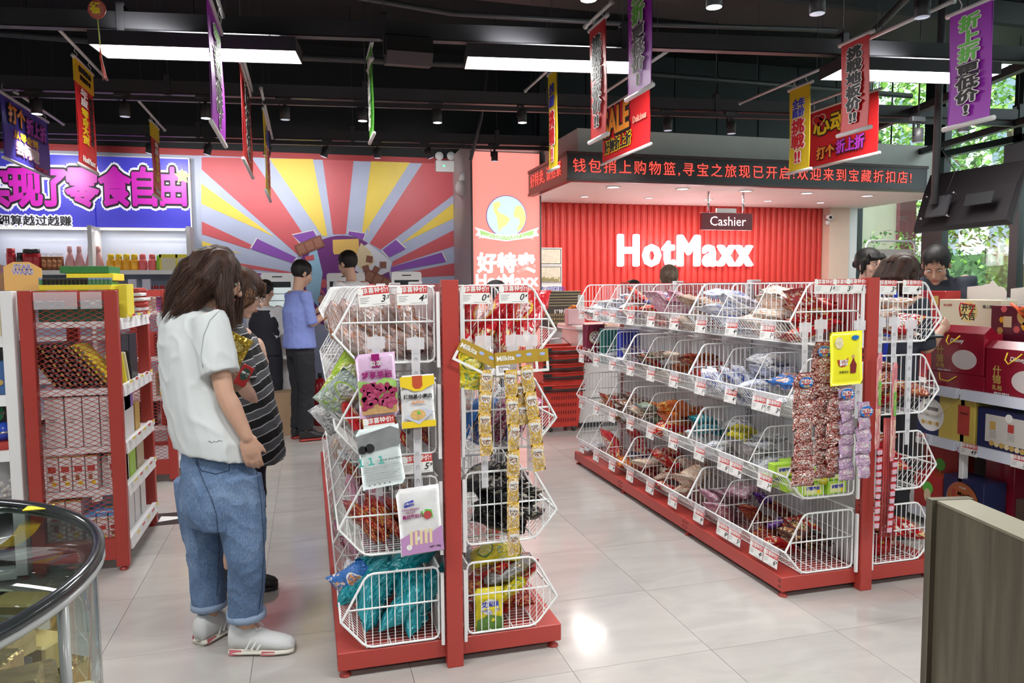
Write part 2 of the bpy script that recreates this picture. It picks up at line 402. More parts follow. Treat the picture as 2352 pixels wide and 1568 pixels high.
pxpoly(rb, pts, 8.015, .003); rb.build('ribbon', glow_w, lbx)
rb = MB(); pxpoly(rb, [(1102, 528), (1128, 537), (1163, 543), (1200, 537), (1226, 528), (1224, 540), (1200, 546), (1163, 551), (1126, 546), (1104, 540)], 8.010, .003); rb.build('ribbon_band', glow_g, lbx)
lettering(lbx, 'SOHO DISCOUNT KING', wm(lbx).inverted() @ lp(1163, 544, 8.004), .058, glow_w)
link('lettering', dilated(textmesh('好特卖', .225, .001, .002, glow_w), .009, 0, glow_w), lbx, TM(wm(lbx).inverted() @ lp(1164, 607, 8.02), math.radians(90)))
lettering(lbx, 'HotMaxx', wm(lbx).inverted() @ lp(1164, 645, 8.02), .19, glow_w, off=.006)
lettering(lbx, '好的', wm(lbx).inverted() @ lp(1180, 713, 8.02), .17, glow_w, off=.004)
MB().box(cx0 + .12, cx1 - .12, 8.015, 8.025, lp(1164, 690, 8.02).z - .005, lp(1164, 690, 8.02).z + .005).build('rule', glow_w, lbx)
area('light_box_glow', ((cx0 + cx1) / 2, 7.98, 1.6), (math.radians(90), 0, 0), .7, 2.8, 9, (1, .55, .5))

# mural
MO = (400, 340); MS = 3.5636
mur = thing('wall_mural', 'sunburst wall mural in red, yellow and lavender with chocolate bars', 'mural', (.35, 9.15, 0))
lav_m = mat('mural_lavender', (.45, .51, .70), .55); mred = mat('mural_red', (.60, .10, .12), .5); myel = mat('mural_yellow', (.85, .64, .09), .5)
mpur = mat('mural_purple', (.25, .07, .45), .5); mdp = mat('mural_deep_purple', (.16, .02, .20), .5); mchoc = mat('mural_chocolate', (.24, .08, .05), .5); mchoc2 = mat('mural_light_chocolate', (.34, .14, .09), .5)
mbl = mat('mural_sky_blue', (.32, .58, .80), .5); mcream = mat('mural_cream', (.75, .62, .38), .5)
def mp_(pts): return [(MO[0] + a / MS, MO[1] + b / MS) for a, b in pts]
xl, xr = pY(463, 500, 9.15).x, cx0 + .1
MB().box(xl, 1.98, 9.145, 9.16, .0, 2.955).build('backing', lav_m, mur)
def mpart(name, pts, m, d=.004, y0=9.145):
    b = MB(); pxpoly(b, mp_(pts), y0, d); return b.build(name, m, mur)
for pts in ([(225, 75), (635, 80), (1045, 685), (1010, 870), (225, 175)], [(1215, 95), (1468, 103), (1405, 705), (1300, 705)], [(2035, 122), (2370, 130), (2370, 320), (1690, 830), (1600, 780)],
            [(2370, 630), (2370, 775), (1780, 970), (1790, 925)], [(2370, 925), (2370, 1040), (1770, 1070), (1780, 1045)], [(226, 600), (228, 705), (620, 828), (632, 790)],
            [(500, 935), (965, 1015), (960, 1030), (500, 975)], [(228, 1150), (228, 1400), (1000, 1150)], [(2370, 1200), (2370, 1500), (1770, 1200)]): mpart('ray', pts, mred)
for pts in ([(780, 85), (1135, 90), (1255, 720), (1215, 720)], [(1612, 108), (1930, 118), (1560, 690), (1538, 690)], [(2370, 385), (2370, 535), (1855, 785)],
            [(222, 290), (222, 455), (820, 725)], [(228, 760), (228, 800), (560, 868)], [(1590, 650), (1600, 650), (1590, 700)]): mpart('ray', pts, myel)
for pts in ([(680, 740), (1000, 895), (965, 940), (630, 825)], [(970, 712), (1140, 675), (1165, 720), (1035, 775)], [(1430, 680), (1562, 700), (1545, 750), (1425, 705)],
            [(1815, 750), (1895, 825), (1760, 895), (1705, 835)], [(2190, 853), (2225, 930), (1770, 1015), (1775, 975)], [(640, 1020), (830, 1030), (700, 1080)]):
    c = [sum(p[i] for p in pts) / len(pts) for i in (0, 1)]
    big = [(a + (8 if a > c[0] else -8), b + (7 if b > c[1] else -7)) for a, b in pts]
    mpart('ray_border', big, paper_m, .003, 9.141); mpart('ray', pts, mpur, .003, 9.138)
cc = pY(400 + 1385 / MS, 340 + 1100 / MS, 9.14)
MB().disc(cc, X_, Z_, V((0, -.006, 0)), .56, 48).build('circle', mdp, mur)
mpart('wrapper', [(1110, 850), (1165, 815), (1215, 1020), (1180, 1300), (1080, 1180), (1090, 900)], mbl, .004, 9.134)
mpart('wrapper_label', [(1070, 888), (1142, 872), (1148, 915), (1080, 925)], mred, .003, 9.129)
mpart('biscuit', [(1297, 750), (1510, 742), (1515, 840), (1500, 860), (1310, 870), (1300, 845)], mat('mural_biscuit', (.80, .52, .13), .5), .004, 9.134)
mpart('cup', [(1590, 780), (1780, 930), (1760, 1010), (1600, 1080), (1480, 1000), (1500, 830)], mat('mural_cup', (.70, .74, .82), .5), .004, 9.134)
mpart('wafer', [(1490, 870), (1530, 775), (1610, 850), (1640, 930), (1560, 1010), (1500, 960)], mcream, .004, 9.129)
for cxx, cyy, hs, rot in ((1110, 800, 115, -22), (1665, 1080, 118, 25)):
    ca, sa = math.cos(math.radians(rot)), math.sin(math.radians(rot))
    def q(u, v): return (cxx + u * ca - v * sa, cyy + u * sa + v * ca)
    mpart('chocolate_bar', [q(-hs, -50), q(hs, -50), q(hs, 50), q(-hs, 50)], mchoc, .005, 9.129)
    for k in (-1, 0, 1):
        mpart('chocolate_square', [q(k * hs * .64 - 30, -36), q(k * hs * .64 + 30, -36), q(k * hs * .64 + 30, 36), q(k * hs * .64 - 30, 36)], mchoc2, .004, 9.124)
for a, b, r in ((1598, 908, 10), (1570, 985, -15), (1652, 995, 30), (1710, 955, 0)):
    ca, sa = math.cos(math.radians(r)), math.sin(math.radians(r))
    mpart('chocolate_square', [(a + u * ca - v * sa, b + u * sa + v * ca) for u, v in ((-26, -26), (26, -26), (26, 26), (-26, 26))], mchoc, .01, 9.124)
lettering(mur, '好特卖', wm(mur).inverted() @ pY(735, 668, 9.135), .2, mred, off=.03)

# cashier zone
ribw = mat('red_ribbed_panel', (.58, .045, .035), .42)
rb = MB(); x = 2.72
while x < 6.75:
    rb.loft([((x + .045, 8.66, z), (.040, 0, 0), (0, .035, 0)) for z in (.0, 2.46)], 8, 0, False); x += .09
rb.box(2.7, 6.78, 8.655, 8.67, 0, 2.46)
struct('wall_ribbed', rb, ribw)
struct('trim_2', MB().box(6.765, 7.08, 8.5, 8.66, 0, 2.46), mat('peach_jamb', (.72, .55, .45), .5))
struct('trim_3', MB().box(7.08, 7.22, 8.52, 8.66, 0, 2.46), mat('white_jamb', (.75, .76, .78), .4))
struct('trim_4', MB().box(2.43, 7.28, 6.8, 8.655, 2.46, 2.50), mat('soffit_white', (.80, .74, .71), .6), 'white soffit over the cashier zone')
struct('trim_5', MB().box(2.62, 6.96, 7.0, 8.655, 2.5, 3.0), mat('bulkhead_white', (.86, .85, .82), .7), 'pale bulkhead above the red scrolling sign')
led = thing('scrolling_sign', 'long black scrolling sign with red dotted lettering around the cashier canopy', 'sign', (2.42, 6.75, 2.46))
zl = 2.715
MB().box(2.42, 6.62, 6.75, 6.80, 2.455, zl).box(2.42, 2.47, 6.80, 8.05, 2.455, zl).build('display', mat('led_black', (.018, .012, .012), .25), led)
fm = MB()
for z0, z1 in ((2.445, 2.475), (zl - .02, zl + .01)): fm.box(2.41, 6.63, 6.74, 6.81, z0, z1).box(2.41, 2.48, 6.81, 8.06, z0, z1)
fm.build('frame', mat('sign_frame', (.06, .02, .02), .3), led)
led_m = mat('led_red', (1, .05, .03), .4, emit=1.5, ecol=(1, .07, .05))
def ledpos(x, y, z): return wm(led).inverted() @ V((x, y, z))
lettering(led, '钱包捎上购物篮,寻宝之旅现已开启!欢迎来到宝藏折扣店!', ledpos(2.47, 6.742, 2.583), .140, led_m, ext=.0008, align='LEFT', sp=1.262)
lettering(led, '好特卖, 请捂紧', ledpos(2.412, 7.42, 2.583), .155, led_m, face='-X', ext=.0008, sp=1.05)
# soffit downlights
dl = mat('downlight_lens', (1, 1, 1), .4, emit=4.5, ecol=(1, .97, .94))
pos = [(1408, 429), (1568, 433), (1713, 438), (1853, 443), (1992, 449), (1343, 451), (1491, 454), (1627, 458), (1764, 461), (1885, 465)]
d0 = None
for i, (a, b) in enumerate(pos):
    p = pz(a, b, 2.46)
    if d0 is None:
        d0 = thing('downlight', 'round white downlight in the cashier soffit, front row', 'downlight', p, 0, 'cashier soffit downlights front row')
        MB().lathe([(.075, .0), (.078, -.006), (.06, -.008), (.058, .0)], n=24).build('trim_ring', white_m, d0, True)
        MB().disc((0, 0, -.002), (1, 0, 0), (0, -1, 0), V((0, 0, -.003)), .057, 24).build('lens', dl, d0, True)
    else:
        M = TM(p, s=1. if i < 5 else .75)
        dup(d0, M, None if i < 5 else 'small round downlight in the cashier soffit, rear row', None if i < 5 else 'cashier soffit downlights rear row')
for x in (3.1, 4.5, 5.9): area('cashier_glow', (x, 7.6, 2.44), (0, 0, 0), .5, .5, 24, (1, .93, .88))
# illuminated shop name
sg = thing('illuminated_sign', 'glowing white HotMaxx letters on the red ribbed wall', 'sign', (4.7, 8.55, 1.85))
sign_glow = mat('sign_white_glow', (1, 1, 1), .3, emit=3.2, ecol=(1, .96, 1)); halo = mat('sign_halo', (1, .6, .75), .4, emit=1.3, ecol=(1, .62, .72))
sx0, sx1 = pY(1420, 580, 8.55).x, pY(1728, 580, 8.55).x
zc = (pY(1575, 546, 8.55).z + pY(1575, 612, 8.55).z) / 2
b0 = textmesh('HotMaxx', .5, .02, 0, sign_glow, sp=1.16); tm_ = dilated(b0, .0085, 0, sign_glow, 8); wd = max(v.co.x for v in tm_.vertices) - min(v.co.x for v in tm_.vertices)
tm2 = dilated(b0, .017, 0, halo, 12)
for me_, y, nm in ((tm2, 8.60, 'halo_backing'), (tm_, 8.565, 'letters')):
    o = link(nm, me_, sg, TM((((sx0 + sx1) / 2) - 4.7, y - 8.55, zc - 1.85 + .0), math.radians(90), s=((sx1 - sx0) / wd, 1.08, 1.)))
area('sign_light', (4.7, 8.45, zc), (math.radians(90), 0, 0), 1.9, .3, 5, (1, .9, .95))
# cashier hanging sign
hs = thing('hanging_sign', 'dark red Cashier sign hanging on two white rods', 'sign', (4.6, 7.3, 1.9))
a, b = pY(1610, 488, 7.3), pY(1726, 529, 7.3)
MB().cbox(a.x, b.x, 7.28, 7.33, b.z, a.z, .004).build('panel', mat('cashier_panel', (.20, .01, .018), .3), hs)
hb = MB(); c = pY(1668, 488, 7.3); hb.box(c.x - .12, c.x + .12, 7.29, 7.32, a.z, a.z + .05); hb.build('bracket', white_m, hs)
for px in (1627, 1707): q = pY(px, 470, 7.305); MB().tube([(q.x, 7.305, a.z), (q.x, 7.305, 2.46)], .012, 8).build('rod', chrome_m, hs)
lettering(hs, 'Cashier', wm(hs).inverted() @ pY(1672, 509, 7.275), .145, glow_w)
# notices
nt_ = thing('notice_sheet', 'white notice with large blue Chinese group purchase lettering, lowest of three', 'notice', (2.87, 8.55, 1.4))
z = [pY(1265, y, 8.58).z for y in (568, 609, 651, 692)]
x0, x1 = 2.70, 3.0
MB().box(x0, x1, 8.572, 8.58, z[3], z[2] - .004).build('sheet', paper_m, nt_)
lettering(nt_, '欢迎团购', (.0, .018, (z[3] + z[2]) / 2 - 1.4 + .03), .085, blue_m)
lettering(nt_, '尊爵国际中心好特卖', (.0, .018, (z[3] + z[2]) / 2 - 1.4 - .06), .03, ink_m)
for k, lab, cat in ((0, 'framed cream certificate, topmost of three sheets on the red wall', 'certificate'), (1, 'framed skyline certificate between the top certificate and the blue lettered notice', 'certificate')):
    t = thing('certificate', lab, cat, (2.87, 8.55, z[k + 1]))
    MB().box(x0, x1, 8.57, 8.58, z[k + 1], z[k] - .004).build('sheet', paper_m, t)
    MB().box(x0 + .02, x1 - .02, 8.567, 8.57, z[k + 1] + .02, z[k] - .024).build('print', mat('cert_print%d' % k, (.62, .58, .46), .6, noise_amt=.3, nscale=25), t)
    f = MB()
    for (a0, a1, b0, b1) in ((x0 + .012, x1 - .012, z[k] - .022, z[k] - .016), (x0 + .012, x1 - .012, z[k + 1] + .016, z[k + 1] + .022), (x0 + .012, x0 + .018, z[k + 1] + .016, z[k] - .016), (x1 - .018, x1 - .012, z[k + 1] + .016, z[k] - .016)): f.box(a0, a1, 8.564, 8.572, b0, b1)
    f.build('border', dark2_m, t)
    if k: 
        f = MB()
        for q in range(14): hh = RN.uniform(.02, .06); f.box(x0 + .03 + q * .017, x0 + .044 + q * .017, 8.563, 8.568, z[2] + .03, z[2] + .03 + hh)
        f.build('skyline', mat('skyline_olive', (.30, .26, .10), .6), t)
# cashier counter
cw = mat('counter_white', (.74, .70, .68), .3)
ct = thing('service_counter', 'white cashier counter with pink tinted top behind the right gondola', 'counter', (3.9, 7.3, 0))
p0 = pz(1345, 990, 0)
MB().cbox(2.62, 5.9, 7.0, 7.5, .05, 1.0, .01).build('body', cw, ct); MB().cbox(2.58, 5.95, 6.94, 7.55, 1.0, 1.05, .012).build('top', mat('counter_top', (.78, .66, .64), .25), ct)
MB().box(2.65, 5.87, 7.03, 7.47, 0, .05).build('plinth', dark2_m, ct); MB().box(2.62, 5.9, 6.995, 7.0, .30, .31).build('joint', dark2_m, ct)
bc = thing('back_counter', 'low white shelf counter in front of the ribbed wall', 'counter', (3.2, 8.2, 0))
MB().cbox(2.8, 3.9, 7.85, 8.5, 0, .93, .01).build('body', cw, bc); MB().cbox(2.79, 3.92, 7.8, 8.52, .93, .98, .02).build('top', mat('counter_wood', (.62, .42, .30), .4), bc)

# ------------------------------------------------------------ glazed right wall and what lies outside
glass_m = bpy.data.materials.new('window_glass'); glass_m.use_nodes = True; nt = glass_m.node_tree; nt.nodes.clear()
out = nd(nt, 'ShaderNodeOutputMaterial'); mx = nd(nt, 'ShaderNodeMixShader'); tr = nd(nt, 'ShaderNodeBsdfTransparent'); gl = nd(nt, 'ShaderNodeBsdfGlossy')
tr.inputs[0].default_value = (.86, .92, .90, 1); gl.inputs['Roughness'].default_value = .0
fr = nd(nt, 'ShaderNodeLayerWeight'); fr.inputs[0].default_value = .5; k2 = math_(nt, 'ADD', math_(nt, 'MULTIPLY', math_(nt, 'POWER', fr.outputs[1], 4.), .85), .06)
nt.links.new(k2, mx.inputs[0]); nt.links.new(tr.outputs[0], mx.inputs[1]); nt.links.new(gl.outputs[0], mx.inputs[2]); nt.links.new(mx.outputs[0], out.inputs[0])
mull_m = mat('mullion', (.018, .026, .028), .4)
GX = 7.3
posts = [8.62, 7.3, 6.22, 5.0, 3.8, 2.6, 1.4, .2, -1.0]
wr = MB()
for i, y in enumerate(posts): wr.box(GX - .05, GX + .05, y - (.15 if i == 1 else .05), y + (.15 if i == 1 else .05), 0, 4.3)
wr.box(GX - .06, GX + .06, -4, 8.7, 0, .12).box(GX - .06, GX + .06, -4, 8.7, 4.2, 4.3).box(GX - .06, GX + .08, -4, -1.1, 0, 4.3)
wr.box(GX - .05, GX + .05, -4, 8.7, 2.92, 2.99)
struct('wall_right', wr, mull_m)
for i in range(len(posts) - 1):
    struct('window_%d' % (i + 1), MB().box(GX - .006, GX + .006, posts[i + 1] + .05, posts[i] - .04, .12, 4.2), glass_m)
gout = mat('paving', (.42, .41, .40), .9)
struct('ground', MB().box(GX + .06, 60, -30, 60, -.15, -.02), gout)
# facade across the street
fac = thing('office_building', 'pale office tower with narrow tall windows beyond the glass', 'building', (24, 12, 0))
fw = mat('facade_stone', (.55, .58, .58), .8); fg = mat('facade_glass', (.16, .22, .26), .2)
MB().box(22.5, 34, -6, 46, 0, 26).build('wall', fw, fac)
wme = MB().box(-.05, 0, -.45, .45, -1.5, 1.5).mesh('window', fg); fme = MB().box(-.09, 0, -.55, -.45, -1.6, 1.6).box(-.09, 0, .45, .55, -1.6, 1.6).mesh('window_frame', fw)
for k in range(16):
    for j in range(5):
        o = link('window', wme, fac, TM((-1.5, -7 + k * 2.1, 3.0 + j * 4.0))); link('frame', fme, o)
# neighbouring wing
wg = thing('building_wing', 'beige rendered wing with a maroon strip just outside the window', 'building', (9.5, 13, 0))
MB().box(8.0, 11.62, 12.6, 18, 0, 3.4).build('wall', mat('beige_render', (.55, .50, .40), .8), wg); MB().box(11.62, 12.02, 12.5, 18, 0, 3.4).build('strip', mat('maroon_strip', (.12, .04, .05), .6), wg)
# trees and hedge
leafs = [mat('leaf_a', (.20, .42, .06), .6, noise_amt=.3), mat('leaf_b', (.34, .56, .12), .6, noise_amt=.3), mat('leaf_c', (.07, .16, .05), .6, noise_amt=.3)]
def leaf_cloud(c, rx, ry, rz, n, s, mis, hollow=.55):
    b = MB()
    for _ in range(n):
        while True:
            q = V((RN.uniform(-1, 1), RN.uniform(-1, 1), RN.uniform(-1, 1)))
            if hollow < q.length < 1: break
        p = V(c) + V((q.x * rx, q.y * ry, q.z * rz)); a = V((RN.gauss(0, 1), RN.gauss(0, 1), RN.gauss(0, 1))).normalized(); bb = a.cross(V((0, 0, 1)) + q * .3).normalized()
        a *= s * RN.uniform(.6, 1.3); bb *= s * RN.uniform(.4, .8)
        b.add([p - a, p - a * .2 + bb, p + a, p - a * .2 - bb], [(0, 1, 2, 3)], RN.choice(mis))
    return b
for i, (x, y, h, r) in enumerate(((13.5, 11.6, 6.4, 2.3), (12.2, 7.6, 5.6, 2.2), (14.5, 15.5, 6.5, 2.0))):
    t = thing('tree', ['leafy plane tree behind the left window bay', 'bright green tree nearest the glass wall', 'smaller tree beside the beige wing'][i], 'tree', (x, y, 0))
    MB().tube([(x, y, 0), (x + .1, y, h * .4), (x - .1, y + .1, h * .75)], [.14, .1, .06], 8).build('trunk', mat('bark', (.12, .09, .06), .9), t)
    b = MB()
    for k in range(5): a = k * 1.3; b.tube([(x, y, h * .35 + k * .25), (x + math.cos(a) * r * .6, y + math.sin(a) * r * .6, h * .6 + k * .2)], [.05, .02], 5)
    b.build('branches', MATS['bark'], t)
    o = leaf_cloud((x, y, h * .72), r, r, h * .42, 4200, .085, (0, 1, 1, 0, 2), .2).build('crown', leafs, t); o['kind'] = 'stuff'
hedge_m = MATS['leaf_c']
hd = MB()
for y in range(0, 13):
    c = (10.7 + RN.uniform(-.15, .15), y * 1.0 + 1, 1.15)
    lc = leaf_cloud(c, .8, .8, 1.35, 900, .055, (2, 2, 0), .55); hd.add(lc.v, lc.f, 0); hd.m[-len(lc.m):] = lc.m
hd.box(10.6, 10.9, .3, 13.4, 0, 1.9, 2)
tag(hd.build('hedge', leafs), 'dark clipped hedge running along the street outside', 'hedge', kind='stuff')
# framed notice stand outside / against glass
st = thing('notice_stand', 'pale notice board in a rounded white tube frame by the window', 'sign stand', (6.3, 7.4, 0))
q0, q1, q2 = pY(1985, 640, 7.4), pY(1990, 562, 7.4), pY(2098, 553, 7.4)
xa, xb, zt = q1.x, pY(2100, 600, 7.4).x, pY(2040, 553, 7.4).z
MB().tube([(xa, 7.4, 0), (xa, 7.4, zt - .06), (xa + .02, 7.4, zt - .02), (xa + .06, 7.4, zt), (xb - .06, 7.4, zt), (xb - .02, 7.4, zt - .02), (xb, 7.4, zt - .06), (xb, 7.4, 0)], .014, 8).build('frame', white_m, st)
MB().box(xa + .04, xb - .04, 7.39, 7.41, .6, zt - .1).build('board', mat('notice_board_pink', (.72, .60, .58), .5), st)

# ============================================================ OVERHEAD
lens_on = mat('lamp_lens_lit', (1, 1, 1), .4, emit=12, ecol=(.93, .95, 1))
lens_dim = mat('lamp_lens_dim', (.8, .8, .9), .3, emit=.8, ecol=(.8, .85, 1))
panel_glow = mat('panel_diffuser', (1, 1, 1), .5, emit=5, ecol=(1, 1, .99))
BZ = 2.95
def beam(k, lab, x0=-5.9, x1=6.9):
    t = thing('track_beam', lab, 'ceiling beam', (0, beam_y(k, 0), BZ), math.atan(BEAM_SLOPE))
    b = MB(); b.box(x0, x1, -.035, -.03, 0, .10).box(x0, x1, .03, .035, 0, .10).box(x0, x1, -.035, .035, 0, .006); b.build('channel', dark2_m, t, True)
    h = MB()
    for i in range(9): h.tube([(x0 + .4 + i * 1.5, 0, .09), (x0 + .4 + i * 1.5, 0, 1.34)], .004, 5)
    h.build('hanger_rod', dark_m, t, True)
    h = MB()
    for i in range(9): x = x0 + .4 + i * 1.5; h.box(x - .02, x + .02, -.042, -.035, -.01, .15).box(x - .02, x + .02, .035, .042, -.01, .15).box(x - .02, x + .02, -.042, .042, .14, .15)
    h.build('bracket', dark2_m, t, True)
    return t
BY = [4.74, 6.25, 7.95]
def beam_y2(i, x): return BY[i] + BEAM_SLOPE * x * (1, .8, .7)[i]
for i, lab in enumerate(('nearest black steel ceiling beam carrying the light panels', 'middle black ceiling beam carrying lit spotlights', 'farthest black ceiling beam over the mural')):
    t = beam(0, lab); t.matrix_basis = TM((0, BY[i], BZ), rz=math.atan(BEAM_SLOPE * (1, .8, .7)[i]))
    if i: MB().box(-5.9, 6.9, -.018, .018, -.05, -.012).build('lighting_track', dark2_m, t, True)
# panels
names = {(-.57, 1): 'long glowing light panel over the left gondola end', (1.55, 1): 'long glowing light panel above the middle of the aisle', (3.95, 1): 'long glowing light panel behind the red and purple banners'}
for x, k in PANELS:
    t = thing('ceiling_light', names.get((x, k), 'long ceiling light panel outside the picture'), 'ceiling light', (x, beam_y(k, x), 2.83), math.atan(BEAM_SLOPE))
    if (x, k) not in names: t['group'] = 'unseen light panels'
    b = MB(); b.box(-.57, .57, -.135, -.13, 0, .075).box(-.57, .57, .13, .135, 0, .075).box(-.57, -.565, -.13, .13, 0, .075).box(.565, .57, -.13, .13, 0, .075).box(-.57, .57, -.135, .135, .075, .08)
    b.build('housing', dark2_m, t, True)
    MB().box(-.563, .563, -.128, .128, .002, .012).build('diffuser', panel_glow, t, True)
    b = MB(); b.tube([(-.4, 0, .08), (-.4, 0, .14)], .004, 4).tube([(.4, 0, .08), (.4, 0, .14)], .004, 4).build('hanger', dark_m, t, True)
# spotlights
def spot_meshes():
    b = MB(); b.lathe([(.036, 0), (.038, .002), (.038, .10), (.034, .104), (.034, .012)], n=18)
    l = MB(); l.lathe([(.0, .006), (.028, .006), (.033, .001), (.036, .0)], n=18)
    a = MB(); a.box(-.012, .012, -.004, .004, .10, .15).box(-.045, -.039, -.01, .01, .05, .14).box(-.045, .012, -.01, .01, .135, .142)
    g = MB(); g.cbox(-.07, .05, -.02, .02, .15, .19, .004)
    return b.mesh('lamp_head', dark2_m), l, a.mesh('arm', dark_m), g.mesh('gear_box', dark2_m)
sb, sl, sa, sg_ = spot_meshes(); sl1, sl2 = sl.mesh('lens', lens_on), sl.mesh('lens', lens_dim)
SPOTS = [(85, 262, 1, 1, 'lit spotlight in front of the blue square banner'), (287, 268, 1, 0, 'dim spotlight between the blue banner and purple banner'), (473, 272, 1, 1, 'lit spotlight just left of the narrow purple banner'),
         (655, 275, 1, 0, 'dim spotlight right of the narrow yellow banner'), (833, 278, 1, 1, 'lit spotlight just left of the green edge-on banner'), (1005, 282, 1, 1, 'lit spotlight under the hanging speaker'),
         (1200, 282, 1, 1, 'brightest lit spotlight, starburst left of the yellow banner'), (1534, 300, 1, 0, 'unlit spotlight right of the sale poster'), (1680, 307, 1, 0, 'unlit spotlight above the white bulkhead'),
         (342, 352, 2, 2, 'tilted dark spotlight beside the small red banner'), (475, 355, 2, 2, 'tilted dark spotlight above the mural corner'), (743, 360, 2, 2, 'tilted dark spotlight over the mural centre'),
         (867, 363, 2, 0, 'small spotlight in front of the mural top edge'), (990, 363, 2, 2, 'small dark spotlight beside the emergency lamp'), (60, 350, 2, 2, 'tilted dark spotlight above the blue sign, far left'), (1136, 370, 2, 0, 'small spotlight in front of the coral light box'), (612, 358, 2, 2, 'tilted dark spotlight behind the yellow banner'),
         (2108, 327, 3, 0, 'spotlight by the window left of the television pole'), (2213, 303, 3, 0, 'spotlight by the window under the big purple banner'),
         (1640, 17, 4, 1, 'large near spotlight at the top edge, left one'), (1877, 32, 4, 0, 'large near spotlight between red and purple banners'), (2118, 40, 4, 0, 'large near spotlight beside the big purple banner'), (1352, 0, 4, 1, 'near spotlight cut by the top edge above the red banner')]
for x, y, row, lit, lab in SPOTS:
    if row < 3:
        p = pd(x, y, 5)
        for _ in range(4): yy = beam_y2(row, p.x); p = pY(x, y, yy)
    elif row == 3: p = pd(x, y, 5.6)
    else: p = pY(x, y, 3.05)
    s = {1: 1., 2: .95, 3: 1., 4: .95}[row]
    tilt = RN.choice((-.35, .35, .25)) if lit == 2 else 0
    t = thing('spotlight', lab, 'spotlight', M=TM(p, ry=tilt, s=s))
    link('lamp_head', sb, t); link('lens', sl1 if lit == 1 else sl2, t); link('arm', sa, t); link('gear_box', sg_, t)
    top = BZ - .05 if row < 3 else 4.3
    r = MB().tube([(0, 0, .19), (0, 0, max(.2, (top - p.z) / s))], .006, 5); r.build('stem', dark_m, t, True)
    if row == 2 and lit == 2:
        l = bpy.data.lights.new('wall_spot', 'SPOT'); l.energy = 36; l.spot_size = 1.5; l.spot_blend = 1.; l.shadow_soft_size = .04; l.color = (1, .97, .95)
        o = bpy.data.objects.new('wall_spot', l); o.location = p + V((0, .06, .02)); o.rotation_euler = (V((p.x, 9.15, 2.5)) - p).to_track_quat('-Z', 'Y').to_euler(); COL.objects.link(o)
    if lit == 1:
        l = bpy.data.lights.new('spot', 'SPOT'); l.energy = 45; l.spot_size = 1.5; l.spot_blend = .8; l.shadow_soft_size = .03; l.color = (.95, .97, 1)
        o = bpy.data.objects.new('spot', l); o.location = p - V((0, 0, .015)); COL.objects.link(o)
# dark conduits, ducts and pipes near the ceiling
def pipe(name, lab, pts, r, m=dark2_m, n=8): return tag(MB().tube(pts, r, n).build(name, m), lab, 'pipe')
pipe('conduit', 'thin black conduit sagging across the dark ceiling', [(-4, 5.2, 3.5), (-1, 5.0, 3.42), (1, 5.1, 3.3), (2.2, 5.0, 3.3), (4, 5, 3.4)], .018)
pipe('conduit', 'second black conduit running deeper along the dark ceiling', [(-5, 7.2, 3.6), (0, 7.2, 3.55), (3, 7.1, 3.6), (6.8, 7.2, 3.6)], .03)
pipe('conduit', 'bent black cable drop above the mural right of the spotlights', [(1.6, 7.3, 2.7), (1.7, 7.25, 3.1), (1.75, 7.2, 3.55)], .018)
pipe('conduit', 'overhead black pipe running towards the window', [(3.4, 2.4, 3.6), (5.2, 6.5, 3.6)], .03)
tag(MB().cbox(-5.5, 6.8, 5.35, 5.95, 3.72, 3.95, .02).build('air_duct', mat('duct_black', (.018, .019, .02), .55)), 'wide black air duct across the ceiling', 'duct')
tag(MB().cbox(2.2, 2.8, 2.0, 5.2, 3.55, 3.9, .02).build('air_duct', MATS['duct_black']), 'black air duct running lengthwise overhead', 'duct')
for i, (x0, y0, x1, y1, z) in enumerate(((4.6, 2.6, 5.6, 6.6, 3.0), (5.9, 3.0, 6.9, 7.6, 2.93))):
    tag(MB().tube([(x0, y0, z), (x1, y1, z)], .045, 4).tube([(x0, y0, z), (x0, y0, 4.3)], .01, 4).tube([(x1, y1, z), (x1, y1, 4.3)], .01, 4).build('track_beam', dark2_m),
        ['black beam slanting past the window behind the purple banner', 'black beam along the glass wall at far right'][i], 'ceiling beam')
# speaker
p0, p1 = pY(884, 90, 4.6), pY(990, 157, 4.6)
sp = thing('hanging_speaker', 'black wedge loudspeaker hanging from the nearest beam', 'speaker', ((p0.x + p1.x) / 2, 4.6, (p0.z + p1.z) / 2))
w_ = (p1.x - p0.x) / 2; h_ = (p0.z - p1.z) / 2
MB().prism([(-.09, h_), (-.10, -h_ * .2), (-.04, -h_), (.09, -h_ * .7), (.09, h_)], (-w_, 0, 0), (0, 1, 0), (0, 0, 1), (2 * w_, 0, 0)).build('cabinet', mat('speaker_black', (.02, .02, .02), .5), sp, True)
MB().prism([(-.104, -h_ * .22), (-.044, -h_ * 1.0), (-.04, -h_ * .98), (-.10, -h_ * .2)], (-w_ + .006, 0, 0), (0, 1, 0), (0, 0, 1), (2 * w_ - .012, 0, 0)).build('grille', mat('speaker_grille', (.06, .045, .05), .7), sp, True)
MB().box(-w_ - .01, -w_, -.02, .02, -.02, h_ + .04).box(w_, w_ + .01, -.02, .02, -.02, h_ + .04).box(-w_, w_, -.02, .02, h_ + .03, h_ + .04).build('bracket', dark2_m, sp, True)
